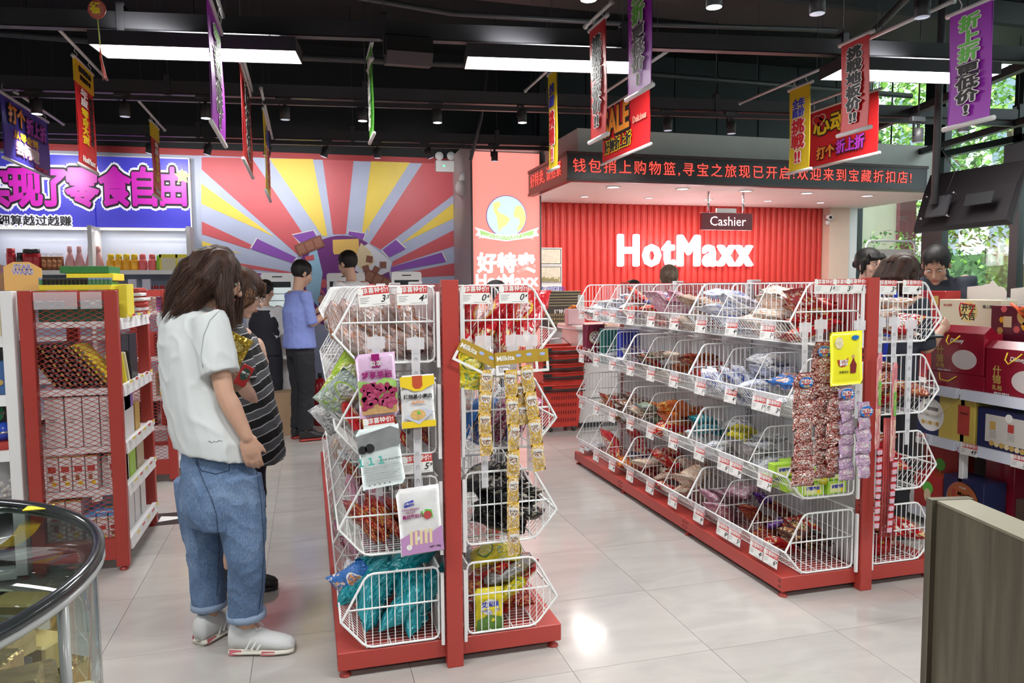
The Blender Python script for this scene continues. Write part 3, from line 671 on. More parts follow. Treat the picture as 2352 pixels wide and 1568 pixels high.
# emergency twin-head lamp
em = thing('emergency_light', 'white twin-head emergency lamp on the mural upper right corner', 'emergency light', (1.69, 9.1, 2.86))
a, b = pY(1000, 368, 9.1), pY(1048, 396, 9.1)
MB().cbox(a.x, b.x, 9.07, 9.14, b.z, a.z, .008).build('body', white_m, em)
for px in (1009, 1036): q = pY(px, 358, 9.08); MB().tube([(q.x, 9.12, q.z), (q.x, 9.09, q.z), (q.x, 9.07, q.z)], [.03, .052, .05], 20).build('lamp', white_m, em)
MB().box(a.x + .09, a.x + .11, 9.066, 9.07, b.z + .06, b.z + .08).build('indicator', mat('indicator_green', (.1, .9, .3), emit=2), em)
# dome camera on column
dc = thing('dome_camera', 'white dome security camera on the side of the coral column', 'security camera', (1.9, 8.5, 2.4))
q = pY(1062, 432, 8.5); MB().ell((q.x, 8.5, q.z), (.09, 0, 0), (0, .09, 0), (0, 0, .10)).build('dome', mat('dome_white', (.65, .58, .58), .2), dc); MB().tube([(q.x, 8.5, q.z + .05), (q.x + .02, 8.5, q.z + .16), (q.x + .12, 8.5, q.z + .18)], .05, 12).build('arm', white_m, dc)
bc_ = thing('bullet_camera', 'small white security camera on the peach jamb', 'security camera', (6.9, 8.45, 2.2))
q = pY(1902, 500, 8.45); MB().tube([q + V((.04, .08, .02)), q + V((-.01, -.06, 0))], .035, 14).build('body', white_m, bc_); MB().tube([q + V((-.01, -.06, 0)), q + V((-.012, -.066, 0))], .02, 12).build('lens', ink_m, bc_); MB().tube([q + V((.04, .05, -.03)), q + V((.05, .08, -.08))], .03, 10).build('mount', white_m, bc_)

# ------------------------------------------------------------ rails and banners
def rail(lab, X, a, b, z=None):
    p, q = pX(*a, X), pX(*b, X)
    zz = (p.z + q.z) / 2
    t = thing('banner_rail', lab, 'rail', (X, p.y, zz))
    MB().tube([(X, p.y, zz), (X, q.y, zz)], .011, 8).build('rod', alu_m, t)
    MB().tube([(X, min(p.y, q.y) - .004, zz), (X, min(p.y, q.y), zz)], .016, 8).tube([(X, max(p.y, q.y), zz), (X, max(p.y, q.y) + .004, zz)], .016, 8).build('end_cap', alu_m, t)
    MB().tube([(X, p.y * .8 + q.y * .2, zz), (X, p.y * .8 + q.y * .2, 4.3)], .002, 4).tube([(X, p.y * .2 + q.y * .8, zz), (X, p.y * .2 + q.y * .8, 4.3)], .002, 4).build('wire', dark2_m, t)
    return zz
def banner(lab, X, pf_top, pf_bot, pn_bot, base, texts=(), face=None, railz=None, cat='banner', split=None):
    a, b, c = pX(*pf_top, X), pX(*pf_bot, X), pX(*pn_bot, X)
    yF, yN = b.y, c.y
    if yF < yN: pass
    y0, y1 = min(yF, yN), max(yF, yN); zB = (b.z + c.z) / 2; zT = a.z
    face = face or ('-X' if X > 0 else '+X'); sgn = -1 if face == '-X' else 1
    t = thing('hanging_banner', lab, cat, (X, (y0 + y1) / 2, zB))
    mb = MB(); n = 8; H = zT - zB
    for s_, dx in ((0, -.0012), (1, .0012)):
        vs = [(X + dx + .006 * math.sin(i / n * 5), y, zB + H * i / n) for i in range(n + 1) for y in (y0, y1)]
        fs = [(2 * i, 2 * i + 1, 2 * i + 3, 2 * i + 2) if s_ == 0 else (2 * i, 2 * i + 2, 2 * i + 3, 2 * i + 1) for i in range(n)]
        mb.add(vs, fs, 0)
    mb.box(X - .0012, X + .0012, y0, y0 + .0005, zB, zT).box(X - .0012, X + .0012, y1 - .0005, y1, zB, zT)
    mb.build('sheet', base, t)
    if split: zz = zT - H * split[0]; MB().box(X - .008, X + .008, y0 - .0006, y1 + .0006, zz, zT).build('coloured_field', split[1], t)
    for z, nm in ((zT, 'top_rod'), (zB, 'bottom_rod')): MB().tube([(X, y0 - .025, z), (X, y1 + .025, z)], .012, 10).build(nm, alu_m, t)
    if railz:
        cl = MB()
        for y in (y0 + .05, y1 - .05): cl.tube([(X, y, zT), (X + .008, y, (zT + railz) / 2 - .01), (X - .008, y, (zT + railz) / 2 + .01), (X, y, railz)], .003, 5)
        cl.build('clip', alu_m, t)
    for s, f0, f1, w0, w1, m, om in texts:
        B = Matrix(((0, 0, -1), (-1, 0, 0), (0, 1, 0))) if sgn < 0 else Matrix(((0, 0, 1), (1, 0, 0), (0, 1, 0)))
        W_ = y1 - y0; ref = dilated(textmesh(s, .1, .0012, .0012, m, lines=1.0), .0022, 0, m, 6); xs_ = [v.co.x for v in ref.vertices]; ys_ = [v.co.y for v in ref.vertices]
        bw, bh = max(xs_) - min(xs_), max(ys_) - min(ys_); sx, sy = (w1 - w0) * W_ / bw, (f1 - f0) * H / bh
        ctr = V((0, -sgn * -1 * 0, 0)); mx_, my_ = (max(xs_) + min(xs_)) / 2, (max(ys_) + min(ys_)) / 2
        for me_, lift, nm in (((dilated(textmesh(s, .1, .0008, .0012, m, lines=1.0), .0085, 0, om), .0085, 'lettering_outline'),) if om else ()) + ((ref, .0108, 'lettering'),):
            M = Matrix.Translation((sgn * lift, (w0 + w1) / 2 * W_ * (-1 if sgn < 0 else 1), H - (f0 + f1) / 2 * H)) @ B.to_4x4() @ Matrix.Diagonal((sx, sy, 1, 1)) @ Matrix.Translation((-mx_, -my_, 0))
            link(nm, me_, t, M)
    return t
vt = dict(lines=.98, off=.003)
W = paper_m
r1 = rail('white banner rail above the tall narrow purple banner', -.43, (488, -20), (522, 52))
banner('narrow purple banner hanging in front of the left light panel', -.43, (490, 22), (487, 295), (517, 322), purp_m, [('折\n上\n折', .14, .46, -.24, .24, green_m, W), ('更\n低\n价\n!', .48, .95, -.24, .24, ink_m, W)], railz=r1)
r2 = rail('white banner rail over the red and yellow annual banner', -1.42, (128, 77), (265, 190))
banner('red banner with yellow head hanging over the blue shelf sign', -1.42, (172, 132), (182, 380), (222, 395), bred_m, [('挑戦低价', .05, .11, -.35, .35, ink_m, None), ('超值零食', .13, .18, -.3, .3, ink_m, None), ('年\n度', .25, .42, -.32, .08, W, None), ('零\n食\n大\n赏', .44, .78, -.32, .08, yell_m, None), ('超\n值\n好\n货\n低\n价', .28, .76, .16, .36, ink_m, None), ('HotMaxx', .90, .96, -.35, .35, W, None)], split=(.22, yell_m), railz=r2)
r3 = rail('white banner rail over the blue square poster', -2.05, (35, 213), (145, 283))
banner('deep blue square poster with orange and purple characters at far left', -2.05, (8, 215), (10, 365), (115, 405), mat('poster_blue', (.05, .04, .38), .5),
       [('打个', .10, .40, -.40, -.06, orange_m, ink_m), ('折上折', .16, .44, -.04, .42, mat('poster_purple', (.42, .04, .50), .5), ink_m), ('从零食到', .48, .62, -.32, .20, yell_m, purp_m), ('尝柯啵', .64, .86, -.28, .22, W, mat('poster_pink', (.72, .28, .55), .5)), ('HotMaxx', .90, .97, .12, .42, bred_m, None)], railz=r3)
r4 = rail('white banner rail over the small red banner', -1.28, (310, 230), (378, 292))
banner('small red banner with yellow head in front of the blue sign', -1.28, (346, 278), (353, 448), (370, 458), bred_m, [('年\n度', .24, .42, -.25, .25, W, None), ('零\n食\n大\n赏', .44, .80, -.25, .25, yell_m, None), ('HotMaxx', .88, .95, -.3, .3, W, None)], split=(.2, yell_m), railz=r4)
r5 = rail('white banner rail over the thin red banner before the mural', -.37, (545, 115), (583, 198))
banner('thin red banner seen nearly edge-on before the mural', -.37, (557, 160), (560, 380), (580, 395), bred_m, [('挑\n戦\n地\n板\n价\n!!', .08, .9, -.25, .25, ink_m, W)], railz=r5)
r6 = rail('white banner rail over the thin yellow banner', -.29, (600, 228), (625, 298))
banner('thin yellow banner hanging before the mural', -.29, (609, 268), (611, 445), (621, 455), yell_m, [('全年\n底价', .12, .36, -.33, .33, blue_m, None), ('挑\n戦\n!!', .40, .90, -.33, .33, bred_m, W)], railz=r6)
r7 = rail('white banner rail over the green edge-on banner', .44, (853, 88), (847, 205))
banner('green banner seen edge-on beside the speaker', .445, (855, 95), (858, 283), (850, 350), green_m, [('折\n上\n折\n更\n低\n价', .1, .9, -.3, .3, W, None)], face='-X', railz=r7)
r8 = rail('white banner rail over the narrow yellow banner left of the canopy', 1.75, (1284, 130), (1207, 216))
banner('narrow yellow banner hanging in front of the scrolling sign corner', 1.75, (1280, 155), (1280, 380), (1262, 397), yell_m, [('全年\n底价', .12, .36, -.33, .33, blue_m, None), ('挑\n戦\n!!', .40, .92, -.33, .33, bred_m, W)], railz=r8)
r9 = rail('white banner rail leading up over the tall red banner', 1.6, (1405, -10), (1345, 75))
banner('tall red banner with black characters left of the sale poster', 1.6, (1387, 42), (1392, 305), (1357, 330), bred_m, [('挑\n戦\n地\n板\n价\n!!', .10, .90, -.32, .28, ink_m, W)], railz=r9)
r10 = rail('white banner rail above the frame over the purple banner', 1.7, (1500, -190), (1420, -130))
banner('purple banner cut by the top edge over the second light panel', 1.7, (1490, -160), (1495, 195), (1442, 230), purp_m, [('折\n上\n折', .12, .54, -.27, .27, green_m, W), ('更\n低\n价\n!', .56, .95, -.27, .27, ink_m, W)], railz=r10)
r11 = rail('white banner rail over the sale poster', 2.3, (1545, 105), (1395, 212))
banner('red and white SALE poster with orange letters hanging before the bulkhead', 2.3, (1492, 190), (1492, 330), (1384, 378), bred_m,
       [('SALE', .06, .56, -.46, .12, orange_m, ink_m), ('好物折上折', .62, .86, -.42, .16, ink_m, yell_m), ('Delicious', .42, .54, .20, .46, mat('print_rose', (.6, .25, .2), .5), None)], railz=r11)
r12 = rail('long white banner rail over the wide yellow banner', 3.62, (1930, 136), (1700, 240))
banner('wide yellow banner with blue and red characters right of the bulkhead centre', 3.62, (1858, 190), (1858, 386), (1812, 400), yell_m, [('全年\n底价', .14, .36, -.33, .28, blue_m, W), ('挑\n戦\n!!', .38, .90, -.36, .30, bred_m, W)], railz=r12)
r13 = rail('white banner rail over the red square poster', 4.15, (2060, 170), (1850, 240))
banner('red square poster with yellow heart lettering behind the tall red banner', 4.05, (2020, 205), (2015, 350), (1857, 390), bred_m,
       [('心动', .12, .46, -.42, .10, yell_m, ink_m), ('❤', .10, .30, -.42, -.24, bred_m, W), ('打个', .66, .88, -.36, -.08, orange_m, ink_m), ('折上折', .62, .86, -.06, .34, mat('poster_violet', (.42, .04, .5), .5), ink_m)], railz=r13)
r14 = rail('thick white banner rail running to the top right corner', 3.0, (2190, 5), (1990, 88))
banner('tall red banner with black characters in front of the red poster', 2.95, (1990, 78), (1993, 292), (1930, 312), bred_m, [('挑\n戦\n地\n板\n价\n!!', .08, .90, -.28, .28, ink_m, W)], railz=r14)
banner('large purple banner with green and black characters in front of the window', 2.95, (2270, 0), (2272, 270), (2176, 298), purp_m, [('折\n上\n折', .06, .46, -.26, .24, green_m, W), ('更\n低\n价\n!', .48, .92, -.30, .26, ink_m, W)], railz=r14)
# lucky ornament
q = pd(223, 22, 3.4)
lo = thing('lucky_ornament', 'red lucky ornament with gold fu character and tassel at the top left', 'ornament', q)
MB().disc(q, camo.matrix_world.to_3x3() @ X_, Z_, V((0, -.006, 0)), .042, 24).build('plaque', mat('ornament_red', (.55, .10, .07), .4), lo)
MB().disc(q + V((0, -.006, 0)), camo.matrix_world.to_3x3() @ X_, Z_, V((0, -.002, 0)), .035, 24).build('inner_disc', mat('ornament_rose', (.50, .16, .12), .4), lo)
lettering(lo, '福', (0, -.011, 0), .05, yell_m, off=.003)
MB().tube([q + V((0, 0, .04)), q + V((.0, 0, .9))], .0025, 5).tube([q + V((0, 0, -.04)), q + V((.005, 0, -.16))], .003, 5).build('cord', mat('cord_green', (.5, .55, .1), .5), lo)
b = MB()
for k in range(10): b.tube([q + V((.005, 0, -.16)), q + V((.008 + RN.uniform(-.006, .006), RN.uniform(-.006, .006), -.22)), q + V((.02 + RN.uniform(-.01, .012), RN.uniform(-.01, .01), -.30 - RN.uniform(0, .02)))], .0012, 4)
b.build('tassel', mat('tassel_red', (.6, .06, .02), .6), lo)
# television seen from behind
tv = thing('television', 'black television seen from behind hanging on a ceiling pole', 'television', (5.0, 4.7, 2.1))
XT = 4.95
c = [pX(2099, 534, XT), pX(2137, 402, XT + .22), pX(2362, 366, XT + .22), pX(2324, 512, XT)]
n_ = (c[3] - c[0]).cross(c[1] - c[0]).normalized()
if n_.x > 0: n_ = -n_
b = MB(); ins = .04
bk = n_ * .035
cen = sum(c, V()) / 4
inner = [c[0].lerp(c[2], .03) + bk, c[0].lerp(c[1], .62).lerp(c[2], .02) + bk * .8, c[3].lerp(c[2], .62).lerp(c[0], .02) + bk * .8, c[3].lerp(c[1], .03) + bk]
fr_ = [p - n_ * .02 for p in c]
b.add(fr_ + c + inner, [(0, 1, 2, 3), (0, 4, 5, 1), (1, 5, 6, 2), (2, 6, 7, 3), (3, 7, 4, 0), (4, 8, 9, 5), (5, 9, 10, 6), (6, 10, 11, 7), (7, 11, 8, 4), (8, 11, 10, 9)])
b.build('cabinet', mat('tv_black', (.014, .012, .014), .5), tv)
pole = pX(2176, 488, XT); q = cen + (pole - cen) * .9
b = MB(); hub = pX(2165, 480, XT) + n_ * .04
ux, uz = (c[3] - c[0]).normalized(), (c[1] - c[0]).normalized()
b.prism([(-.10, -.09), (.10, -.09), (.10, .09), (-.10, .09)], hub, ux, uz, n_ * .02)
b.build('mount_plate', dark2_m, tv)
b = MB()
for a_ in (-1, 1):
    for e_ in (-1, 1): b.tube([hub + ux * .13 * a_ + uz * .1 * e_ + n_ * .0, hub + ux * .13 * a_ + uz * .1 * e_ + n_ * .03], .008, 8)
b.build('screw', chrome_m, tv)
b = MB(); b.prism([(-.12, -.05), (.12, -.05), (.12, .05), (-.12, .05)], pX(2258, 462, XT) + n_ * .045, ux, uz, n_ * .006); b.build('socket_recess', dark_m, tv)
tp = hub + n_ * .05
MB().tube([tp, V((tp.x + .02, tp.y, 4.3))], .028, 12).build('pole', dark2_m, tv)
MB().tube([tp + V((.05, -.03, .0)), tp + V((.09, -.1, .25)), tp + V((.0, -.0, .5)), tp + V((.03, 0, .9))], .004, 5).build('cable', ink_m, tv)
# dark ceiling speaker / box at far right
t = thing('wall_monitor_box', 'black box bracket at the right edge above the television', 'bracket', pX(2330, 340, 5.2))
a, b_ = pX(2304, 333, 5.2), pX(2400, 358, 5.2); MB().cbox(5.2, 5.4, b_.y, a.y, min(a.z, b_.z) - .02, max(a.z, b_.z), .01).build('body', dark_m, t)

# ============================================================ GONDOLAS OF WIRE BASKETS
TIER = [1.172, .828, .460, .108]           # basket floors, top row first
PROF = [(.055, .28), (.322, .28), (.421, .107), (.330, 0), (.055, 0)]
def prof_u(z):                              # outer edge of the basket at height z
    return .330 + (.421 - .330) * z / .107 if z < .107 else .421 - (.421 - .322) * (z - .107) / .173
def side_mesh(r, rw, mid):
    b = MB(); P = [(-u, 0, z) for u, z in PROF]
    pts = []
    for i, p in enumerate(P):                # rounded corners
        a, c = V(P[i - 1]), V(P[(i + 1) % 5]); p = V(p)
        k = .022 if i != 2 else .008
        pts += [p + (a - p).normalized() * k, p + ((a - p).normalized() + (c - p).normalized()) * k * .3, p + (c - p).normalized() * k]
    b.tube(pts, r, 6, closed=True)
    u = .083
    while u < .41:
        zt = .28 if u < .322 else .107 + (.421 - u) / (.421 - .322) * .173; zb = 0 if u < .33 else (u - .33) / .091 * .107
        if zt - zb > .03: b.tube([(-u, 0, zb), (-u, 0, zt)], rw, 4, caps=False)
        u += .028
    b.tube([(-.055, -.003, .150), (-.392, -.003, .150)], mid, 5)
    return b
side_me = side_mesh(.0048, .0022, .0038).mesh('side_panel', wire_m); div_me = side_mesh(.0032, .0019, .0024).mesh('divider', wire_m)
side_w = side_mesh(.0048, .0022, .0038)
def basket_mesh(L):
    b = MB(); n = int(L / .025)
    for i in range(1, n):
        y = L * i / n
        b.tube([(-.421, y, .107), (-.330, y, 0), (-.055, y, 0), (-.055, y, .28)], .0016, 3, caps=False)
    for u, z, r in ((.421, .107, .0048), (.375, .053, .0022), (.33, 0, .0035), (.24, 0, .0025), (.15, 0, .0025), (.055, 0, .003), (.055, .28, .0045), (.055, .15, .003)):
        b.tube([(-u, .003, z), (-u, L - .003, z)], r, 5)
    return b.mesh('wire_basket', wire_m)
foot_me = MB().lathe([(.022, 0), (.022, .006), (.01, .012), (.008, .03)], n=14).mesh('foot', red_m)
def gondola(lab, xc, y0, L, nsec, pre):
    t = thing('gondola_shelf', lab, 'shelf', (xc, y0, 0))
    bm = basket_mesh(L)
    for i in range(nsec):
        b = MB(); b.cbox(-.437, .437, i * L + .001, (i + 1) * L - .001, .03, .10, .003)
        link('base_panel', b.mesh('base_panel', red_m), t)
        sl_ = MB()
        for s_ in (-1, 1):
            for yy in (i * L + .012, (i + 1) * L - .03):
                for zz in (.045, .072):
                    for q in (0, .01): sl_.box(s_ * .4372 - .0006, s_ * .4372 + .0006, yy + q, yy + q + .003, zz, zz + .014)
        sl_.build('slot', ink_m, t, True)
        pb = MB(); pb.box(-.022, .022, i * L + .03, (i + 1) * L - .03, .105, 1.16); pb.build('back_panel', grey_m, t, True)
        rp = MB(); rp.box(-.02, .02, i * L + .03, (i + 1) * L - .03, 1.165, 1.40).box(-.025, .025, i * L + .03, (i + 1) * L - .03, 1.405, 1.462); rp.build('header_panel', redd_m, t, True)
    for i in range(nsec + 1):
        yy = i * L + (.018 if i == 0 else -.018 if i == nsec else 0) - (.03 if i == 0 else 0)
        b = MB(); b.cbox(-.031, .031, yy - .02, yy + .03, .0, 1.475, .002)
        link('post', b.mesh('post', red_m if i in (0, nsec) else grey_m), t)
        h = MB()
        for s_ in (-1, 1):
            for k in range(48): z = .12 + k * .028; h.box(s_ * .0312 - .0005, s_ * .0312 + .0005, yy, yy + .006, z, z + .013)
            for z0 in TIER: h.cbox(s_ * .045 - .008, s_ * .045 + .008, yy - .004 + .02, yy + .028 + .0, z0 + .0, z0 + .27, .002) if False else None
        h.build('slot_strip', ink_m, t, True)
        if i in (0, nsec):
            br = MB()
            for s_ in (-1, 1):
                for z0 in TIER: br.box(s_ * .044 - .006, s_ * .044 + .006, yy - .006, yy + .006, z0 - .02, z0 + .26)
            br.build('bracket', white_m, t, True)
    for i in range(nsec + 1):
        for s_ in (-1, 1): link('foot', foot_me, t, TM((s_ * .41, min(max(.03, i * L), nsec * L - .03), 0)))
    for i in range(nsec):
        for z0 in TIER:
            for s_ in (-1, 1):
                M = TM((0, i * L, z0)) if s_ < 0 else TM((0, (i + 1) * L, z0), rz=math.pi)
                bk = link('wire_basket', bm, t, M)
                for yy in (.004, L - .004): link('side_panel', side_me, bk, TM((0, yy, 0)))
                for yy in (L / 3, L * 2 / 3): link('divider', div_me, bk, TM((0, yy, 0)))
    return t
GL = gondola('near red gondola with white wire baskets, standing left of the aisle', .507, 2.72, .88, 4, 'left')
GR = gondola('red gondola with white wire baskets, long side facing the aisle on the right', 2.508, 2.87, .917, 3, 'right')

# ------------------------------------------------------------ pouches
def pouch_mesh(w, h, t, seed, nx=7, nz=9, slump=.0):
    r = random.Random(seed); b = MB(); vs = []
    for side in (-1, 1):
        for j in range(nz + 1):
            for i in range(nx + 1):
                u, v = 2 * i / nx - 1, 2 * j / nz - 1
                prof = max(0, 1 - abs(u) ** 3) ** .6 * max(0, 1 - min(1, abs(v) * 1.06) ** 4) ** .7
                px = u * w / 2 * (1 - .05 * (1 - v * v)); pz_ = v * h / 2
                n1 = noise.noise(V((u * 2.1 + seed, v * 2.6, side * 3.))) * t * .45
                n2 = noise.noise(V((u * 5 + seed, v * 5, side * 5.))) * t * .2
                y = side * (t * prof + (n1 + n2) * prof) + slump * math.sin(v * 1.5 + seed) * t
                if abs(v) > .9: y += .003 * math.sin(u * 14)
                vs.append((px, y, pz_))
    N = (nx + 1) * (nz + 1); fs = []
    for j in range(nz):
        for i in range(nx):
            a = j * (nx + 1) + i; fs.append((a, a + 1, a + nx + 2, a + nx + 1)); fs.append((a + N, a + nx + 1 + N, a + nx + 2 + N, a + 1 + N))
    for i in range(nx): a, c = i, nz * (nx + 1) + i; fs += [(a, a + N, a + 1 + N, a + 1), (c, c + 1, c + 1 + N, c + N)]
    for j in range(nz): a, c = j * (nx + 1), j * (nx + 1) + nx; fs += [(a, a + nx + 1, a + nx + 1 + N, a + N), (c, c + N, c + nx + 1 + N, c + nx + 1)]
    b.add(vs, fs, 0, True)
    return b
POUCH = {}
def pouch(kind, k):
    dims = {'std': (.14, .195, .026), 'small': (.11, .15, .022), 'wide': (.20, .15, .026), 'long': (.10, .25, .025), 'big': (.19, .27, .045)}[kind]
    if (kind, k) not in POUCH: POUCH[(kind, k)] = pouch_mesh(*dims, seed=k * 3.7 + len(kind), slump=.9).mesh('snack_bag', paper_m)
    return POUCH[(kind, k)], dims
def put_bag(name, label, group, m, kind, M, k=None, cat='snack bag'):
    me_, d = pouch(kind, RN.randrange(4) if k is None else k)
    o = link(name, me_, None, M); o.material_slots[0].link = 'OBJECT'; o.material_slots[0].material = m
    return tag(o, label, cat, group)
def F(n, a, b, c=(.85, .85, .85), **k): return foil('foil_' + n, a, b, c, **k)
f_red = F('red', (.50, .012, .018), (.75, .50, .08)); f_redw = F('redwhite', (.62, .03, .03), (.82, .80, .78), (.75, .4, .1)); f_navy = F('navy', (.04, .06, .30), (.60, .05, .05), kind=1)
f_white = F('white', (.84, .85, .87), (.25, .30, .45)); f_whiteblue = F('whiteblue', (.84, .85, .90), (.08, .14, .55), (.8, .8, .85), kind=1); f_orange = F('orange', (.86, .78, .70), (.75, .20, .03), (.85, .8, .7), kind=1)
f_purple = F('purple', (.10, .02, .28), (.30, .08, .45), (.6, .4, .7)); f_pink = F('pink', (.70, .36, .48), (.80, .60, .66), (.9, .85, .85), clear=.15)
f_tan = F('tan', (.60, .44, .34), (.45, .22, .10), (.8, .7, .6), kind=1, clear=.1); f_lime = F('lime', (.42, .62, .06), (.85, .85, .30), (.9, .9, .8)); f_choc = F('choc', (.07, .02, .015), (.35, .05, .03), (.6, .45, .2))
f_black = F('black', (.012, .012, .014), (.08, .07, .06), (.5, .45, .35), rough=.14); f_grey = F('grey', (.60, .62, .64), (.08, .09, .10), (.7, .7, .7)); f_teal = F('teal', (.015, .30, .36), (.35, .72, .76), (.50, .80, .82), crinkle=.9, kind=3)
f_orred = F('orangered', (.62, .14, .02), (.55, .03, .02), (.8, .6, .2)); f_crack = F('redgold', (.22, .012, .012), (.50, .30, .06), (.55, .10, .04), kind=1); f_olive = F('olive', (.20, .18, .10), (.62, .58, .50), (.4, .1, .08), kind=1)
f_blue = F('blue', (.04, .18, .55), (.85, .85, .88), (.7, .3, .1)); f_yel = F('yellow', (.80, .66, .02), (.12, .25, .05), (.85, .8, .3)); f_silver = F('silver', (.60, .60, .62), (.35, .03, .03), (.7, .6, .3), metal=.7, rough=.18)
f_clear = F('clear_meat', (.55, .42, .40), (.50, .16, .04), (.75, .70, .72), kind=1, clear=.12, crinkle=1.); f_green = F('greengrey', (.34, .42, .38), (.30, .50, .05), (.6, .65, .6)); f_cream = F('cream', (.72, .64, .50), (.60, .08, .05), (.85, .8, .7), kind=1)
f_maroon = F('maroon', (.20, .01, .04), (.5, .4, .2)); f_brown = F('brownsilver', (.28, .12, .05), (.62, .62, .66), (.8, .8, .8), metal=.3)
f_mag = F('magenta', (.30, .03, .14), (.55, .45, .35), (.7, .6, .6), kind=1)
ROWN = ['top', 'second', 'third', 'bottom']
ORD = ['nearest', 'second', 'third', 'fourth', 'fifth', 'sixth', 'seventh', 'eighth', 'farthest', 'tenth', 'eleventh', 'twelfth']
def fill(xc, s_, ya, yb, row, mats, n, kind, desc, place, steep=None, over=.0):
    """bags lying piled in one cell; s_ = -1 left side, +1 right side"""
    z0 = TIER[row]; names = []
    for i in range(n):
        f = i / max(1, n - 1)
        u = (.12 + .20 * RN.random()) if not steep else .12 + .22 * f
        k_, d = pouch(kind, 0); w, h, th = d
        m = RN.choice(mats)
        if steep:                            # standing in a leaning row, one behind another
            tilt = math.radians(steep + RN.uniform(-6, 6)); y = (ya + yb) / 2 + RN.uniform(-.03, .03)
            M = TM((xc + s_ * u, y, z0 + .012 + h / 2 * math.cos(tilt) * .9), 0, 0, math.radians(90) * s_ + RN.uniform(-.25, .25)) @ Matrix.Rotation(tilt, 4, 'X')
        else:
            zz = z0 + th + .02 + f * min(.175 if kind != 'big' else .12, n * th * 1.05) + over
            y = ya + w * .5 + (yb - ya - w) * RN.random() if yb - ya > w else (ya + yb) / 2
            tl = math.radians(RN.uniform(8, 30)) * (.35 + .65 * f)
            M = Matrix.Translation((xc + s_ * u, y, zz)) @ Matrix.Rotation(-s_ * tl, 4, 'Y') @ Matrix.Rotation(math.radians(RN.uniform(-14, 14)), 4, 'X') @ Matrix.Rotation(s_ * math.radians(90) + RN.uniform(-.7, .7), 4, 'Z') @ Matrix.Rotation(math.radians(-90), 4, 'X') @ Matrix.Scale(1.1 if kind != 'big' else .95, 4)
        sg1 = desc.replace(' bags', ' bag').replace(' packets', ' packet').replace(' sachets', ' sachet').replace(' pouches', ' pouch')
        if n > 1: od = (('innermost' if i == 0 else 'outermost' if i == n - 1 else ('', 'second', 'third', 'fourth', 'fifth', 'sixth', 'seventh', 'eighth')[i] + ' outward') if steep else ('lowest' if i == 0 else 'topmost' if i == n - 1 else ('', 'second', 'third', 'fourth', 'fifth', 'sixth', 'seventh', 'eighth')[i] + ' up')) + ', '
        else: od = ''
        put_bag('snack_bag', '%s, %s%s' % (sg1, od, place), '%s, %s' % (desc, place), m, kind, M)
    return
# right gondola, side facing the aisle: nine cells from the near end, four rows
CELLS = {
 0: [([f_red], 6, 'std', 'glossy red snack bags', None), ([f_orange], 5, 'big', 'white and orange snack bags', None), ([f_whiteblue, f_white], 6, 'long', 'white bags with purple print', None), ([f_tan], 5, 'std', 'tan nut bags', None), ([f_pink], 5, 'big', 'pink clear bags', None),
     ([f_navy, f_redw], 7, 'small', 'navy and red candy bags', None), ([f_navy, f_redw, f_white], 7, 'small', 'navy, red and white candy bags', None), ([f_whiteblue], 4, 'std', 'white bags with blue print', None), ([f_white], 3, 'std', 'plain white bags', None)],
 1: [([f_blue, f_white, f_whiteblue], 4, 'std', 'blue and white candy bags', None), ([f_whiteblue, f_white], 6, 'std', 'white bags with violet print', None), ([f_white, f_whiteblue], 5, 'std', 'silvery white bags', 32), ([f_crack, f_redw], 5, 'std', 'small red and brown bags', None), ([f_cream, f_orred], 5, 'small', 'brown and cream bags', None),
     ([f_olive, f_redw], 5, 'small', 'olive and white bags', None), ([f_navy, f_grey], 4, 'small', 'dark blue sachets', None), ([f_white], 2, 'small', 'flat white sachets', None), ([f_white], 2, 'small', 'pale flat packets', None)],
 2: [([f_yel, f_grey], 2, 'small', 'grey and yellow packets', None), ([f_grey, f_white], 6, 'small', 'silver grey packets', None), ([f_grey, f_white, f_yel], 6, 'small', 'grey and white packets', None), ([f_white, f_teal], 5, 'small', 'white and teal packets', None), ([f_orred, f_red], 5, 'big', 'orange and red snack bags', None),
     ([f_orred, f_cream, f_green], 5, 'std', 'orange and green bags', None), ([f_brown], 4, 'std', 'brown and silver bags', None), ([f_crack], 3, 'std', 'red brown bar packets', 30), ([f_olive], 2, 'small', 'flat olive packets', None)],
 3: [([f_choc, f_red, f_black], 6, 'small', 'dark and red chocolate packets', None), ([f_purple, f_choc, f_crack], 6, 'small', 'purple chocolate bags', None), ([f_pink], 5, 'std', 'pink clear candy bags', None), ([f_tan, f_cream], 5, 'std', 'tan and white bags', None), ([f_cream, f_redw], 6, 'std', 'cream bags with red edges', None),
     ([f_redw, f_cream], 5, 'std', 'red and cream candy bags', None), ([f_orred, f_blue], 2, 'wide', 'orange and blue striped bag', None), ([f_red], 2, 'big', 'large red jelly bag', 25), ([f_grey], 1, 'small', 'single grey packet', None)]}
Lr = .917 / 3
for row, lst in CELLS.items():
    for c, (mats_, n, kind, desc, steep) in enumerate(lst):
        ya = 2.87 + Lr * c + .012
        fill(2.508, -1, ya, ya + Lr - .024, row, mats_, n, kind, desc, '%s row %s cell, right gondola' % (ROWN[row], ORD[c]), steep)
# right gondola, far side near end
for row, (m, kd, d) in enumerate((([f_orange, f_pink, f_red], 'std', 'orange and pink snack bags'), ([f_red, f_crack], 'std', 'dark red snack bags'), ([f_red, f_redw], 'std', 'bright red wafer bags'), ([f_red, f_crack], 'big', 'large crimson snack bags'))):
    fill(2.508, 1, 2.885, 3.165, row, m, 5, kd, d, '%s row behind the right gondola post' % ROWN[row], None)
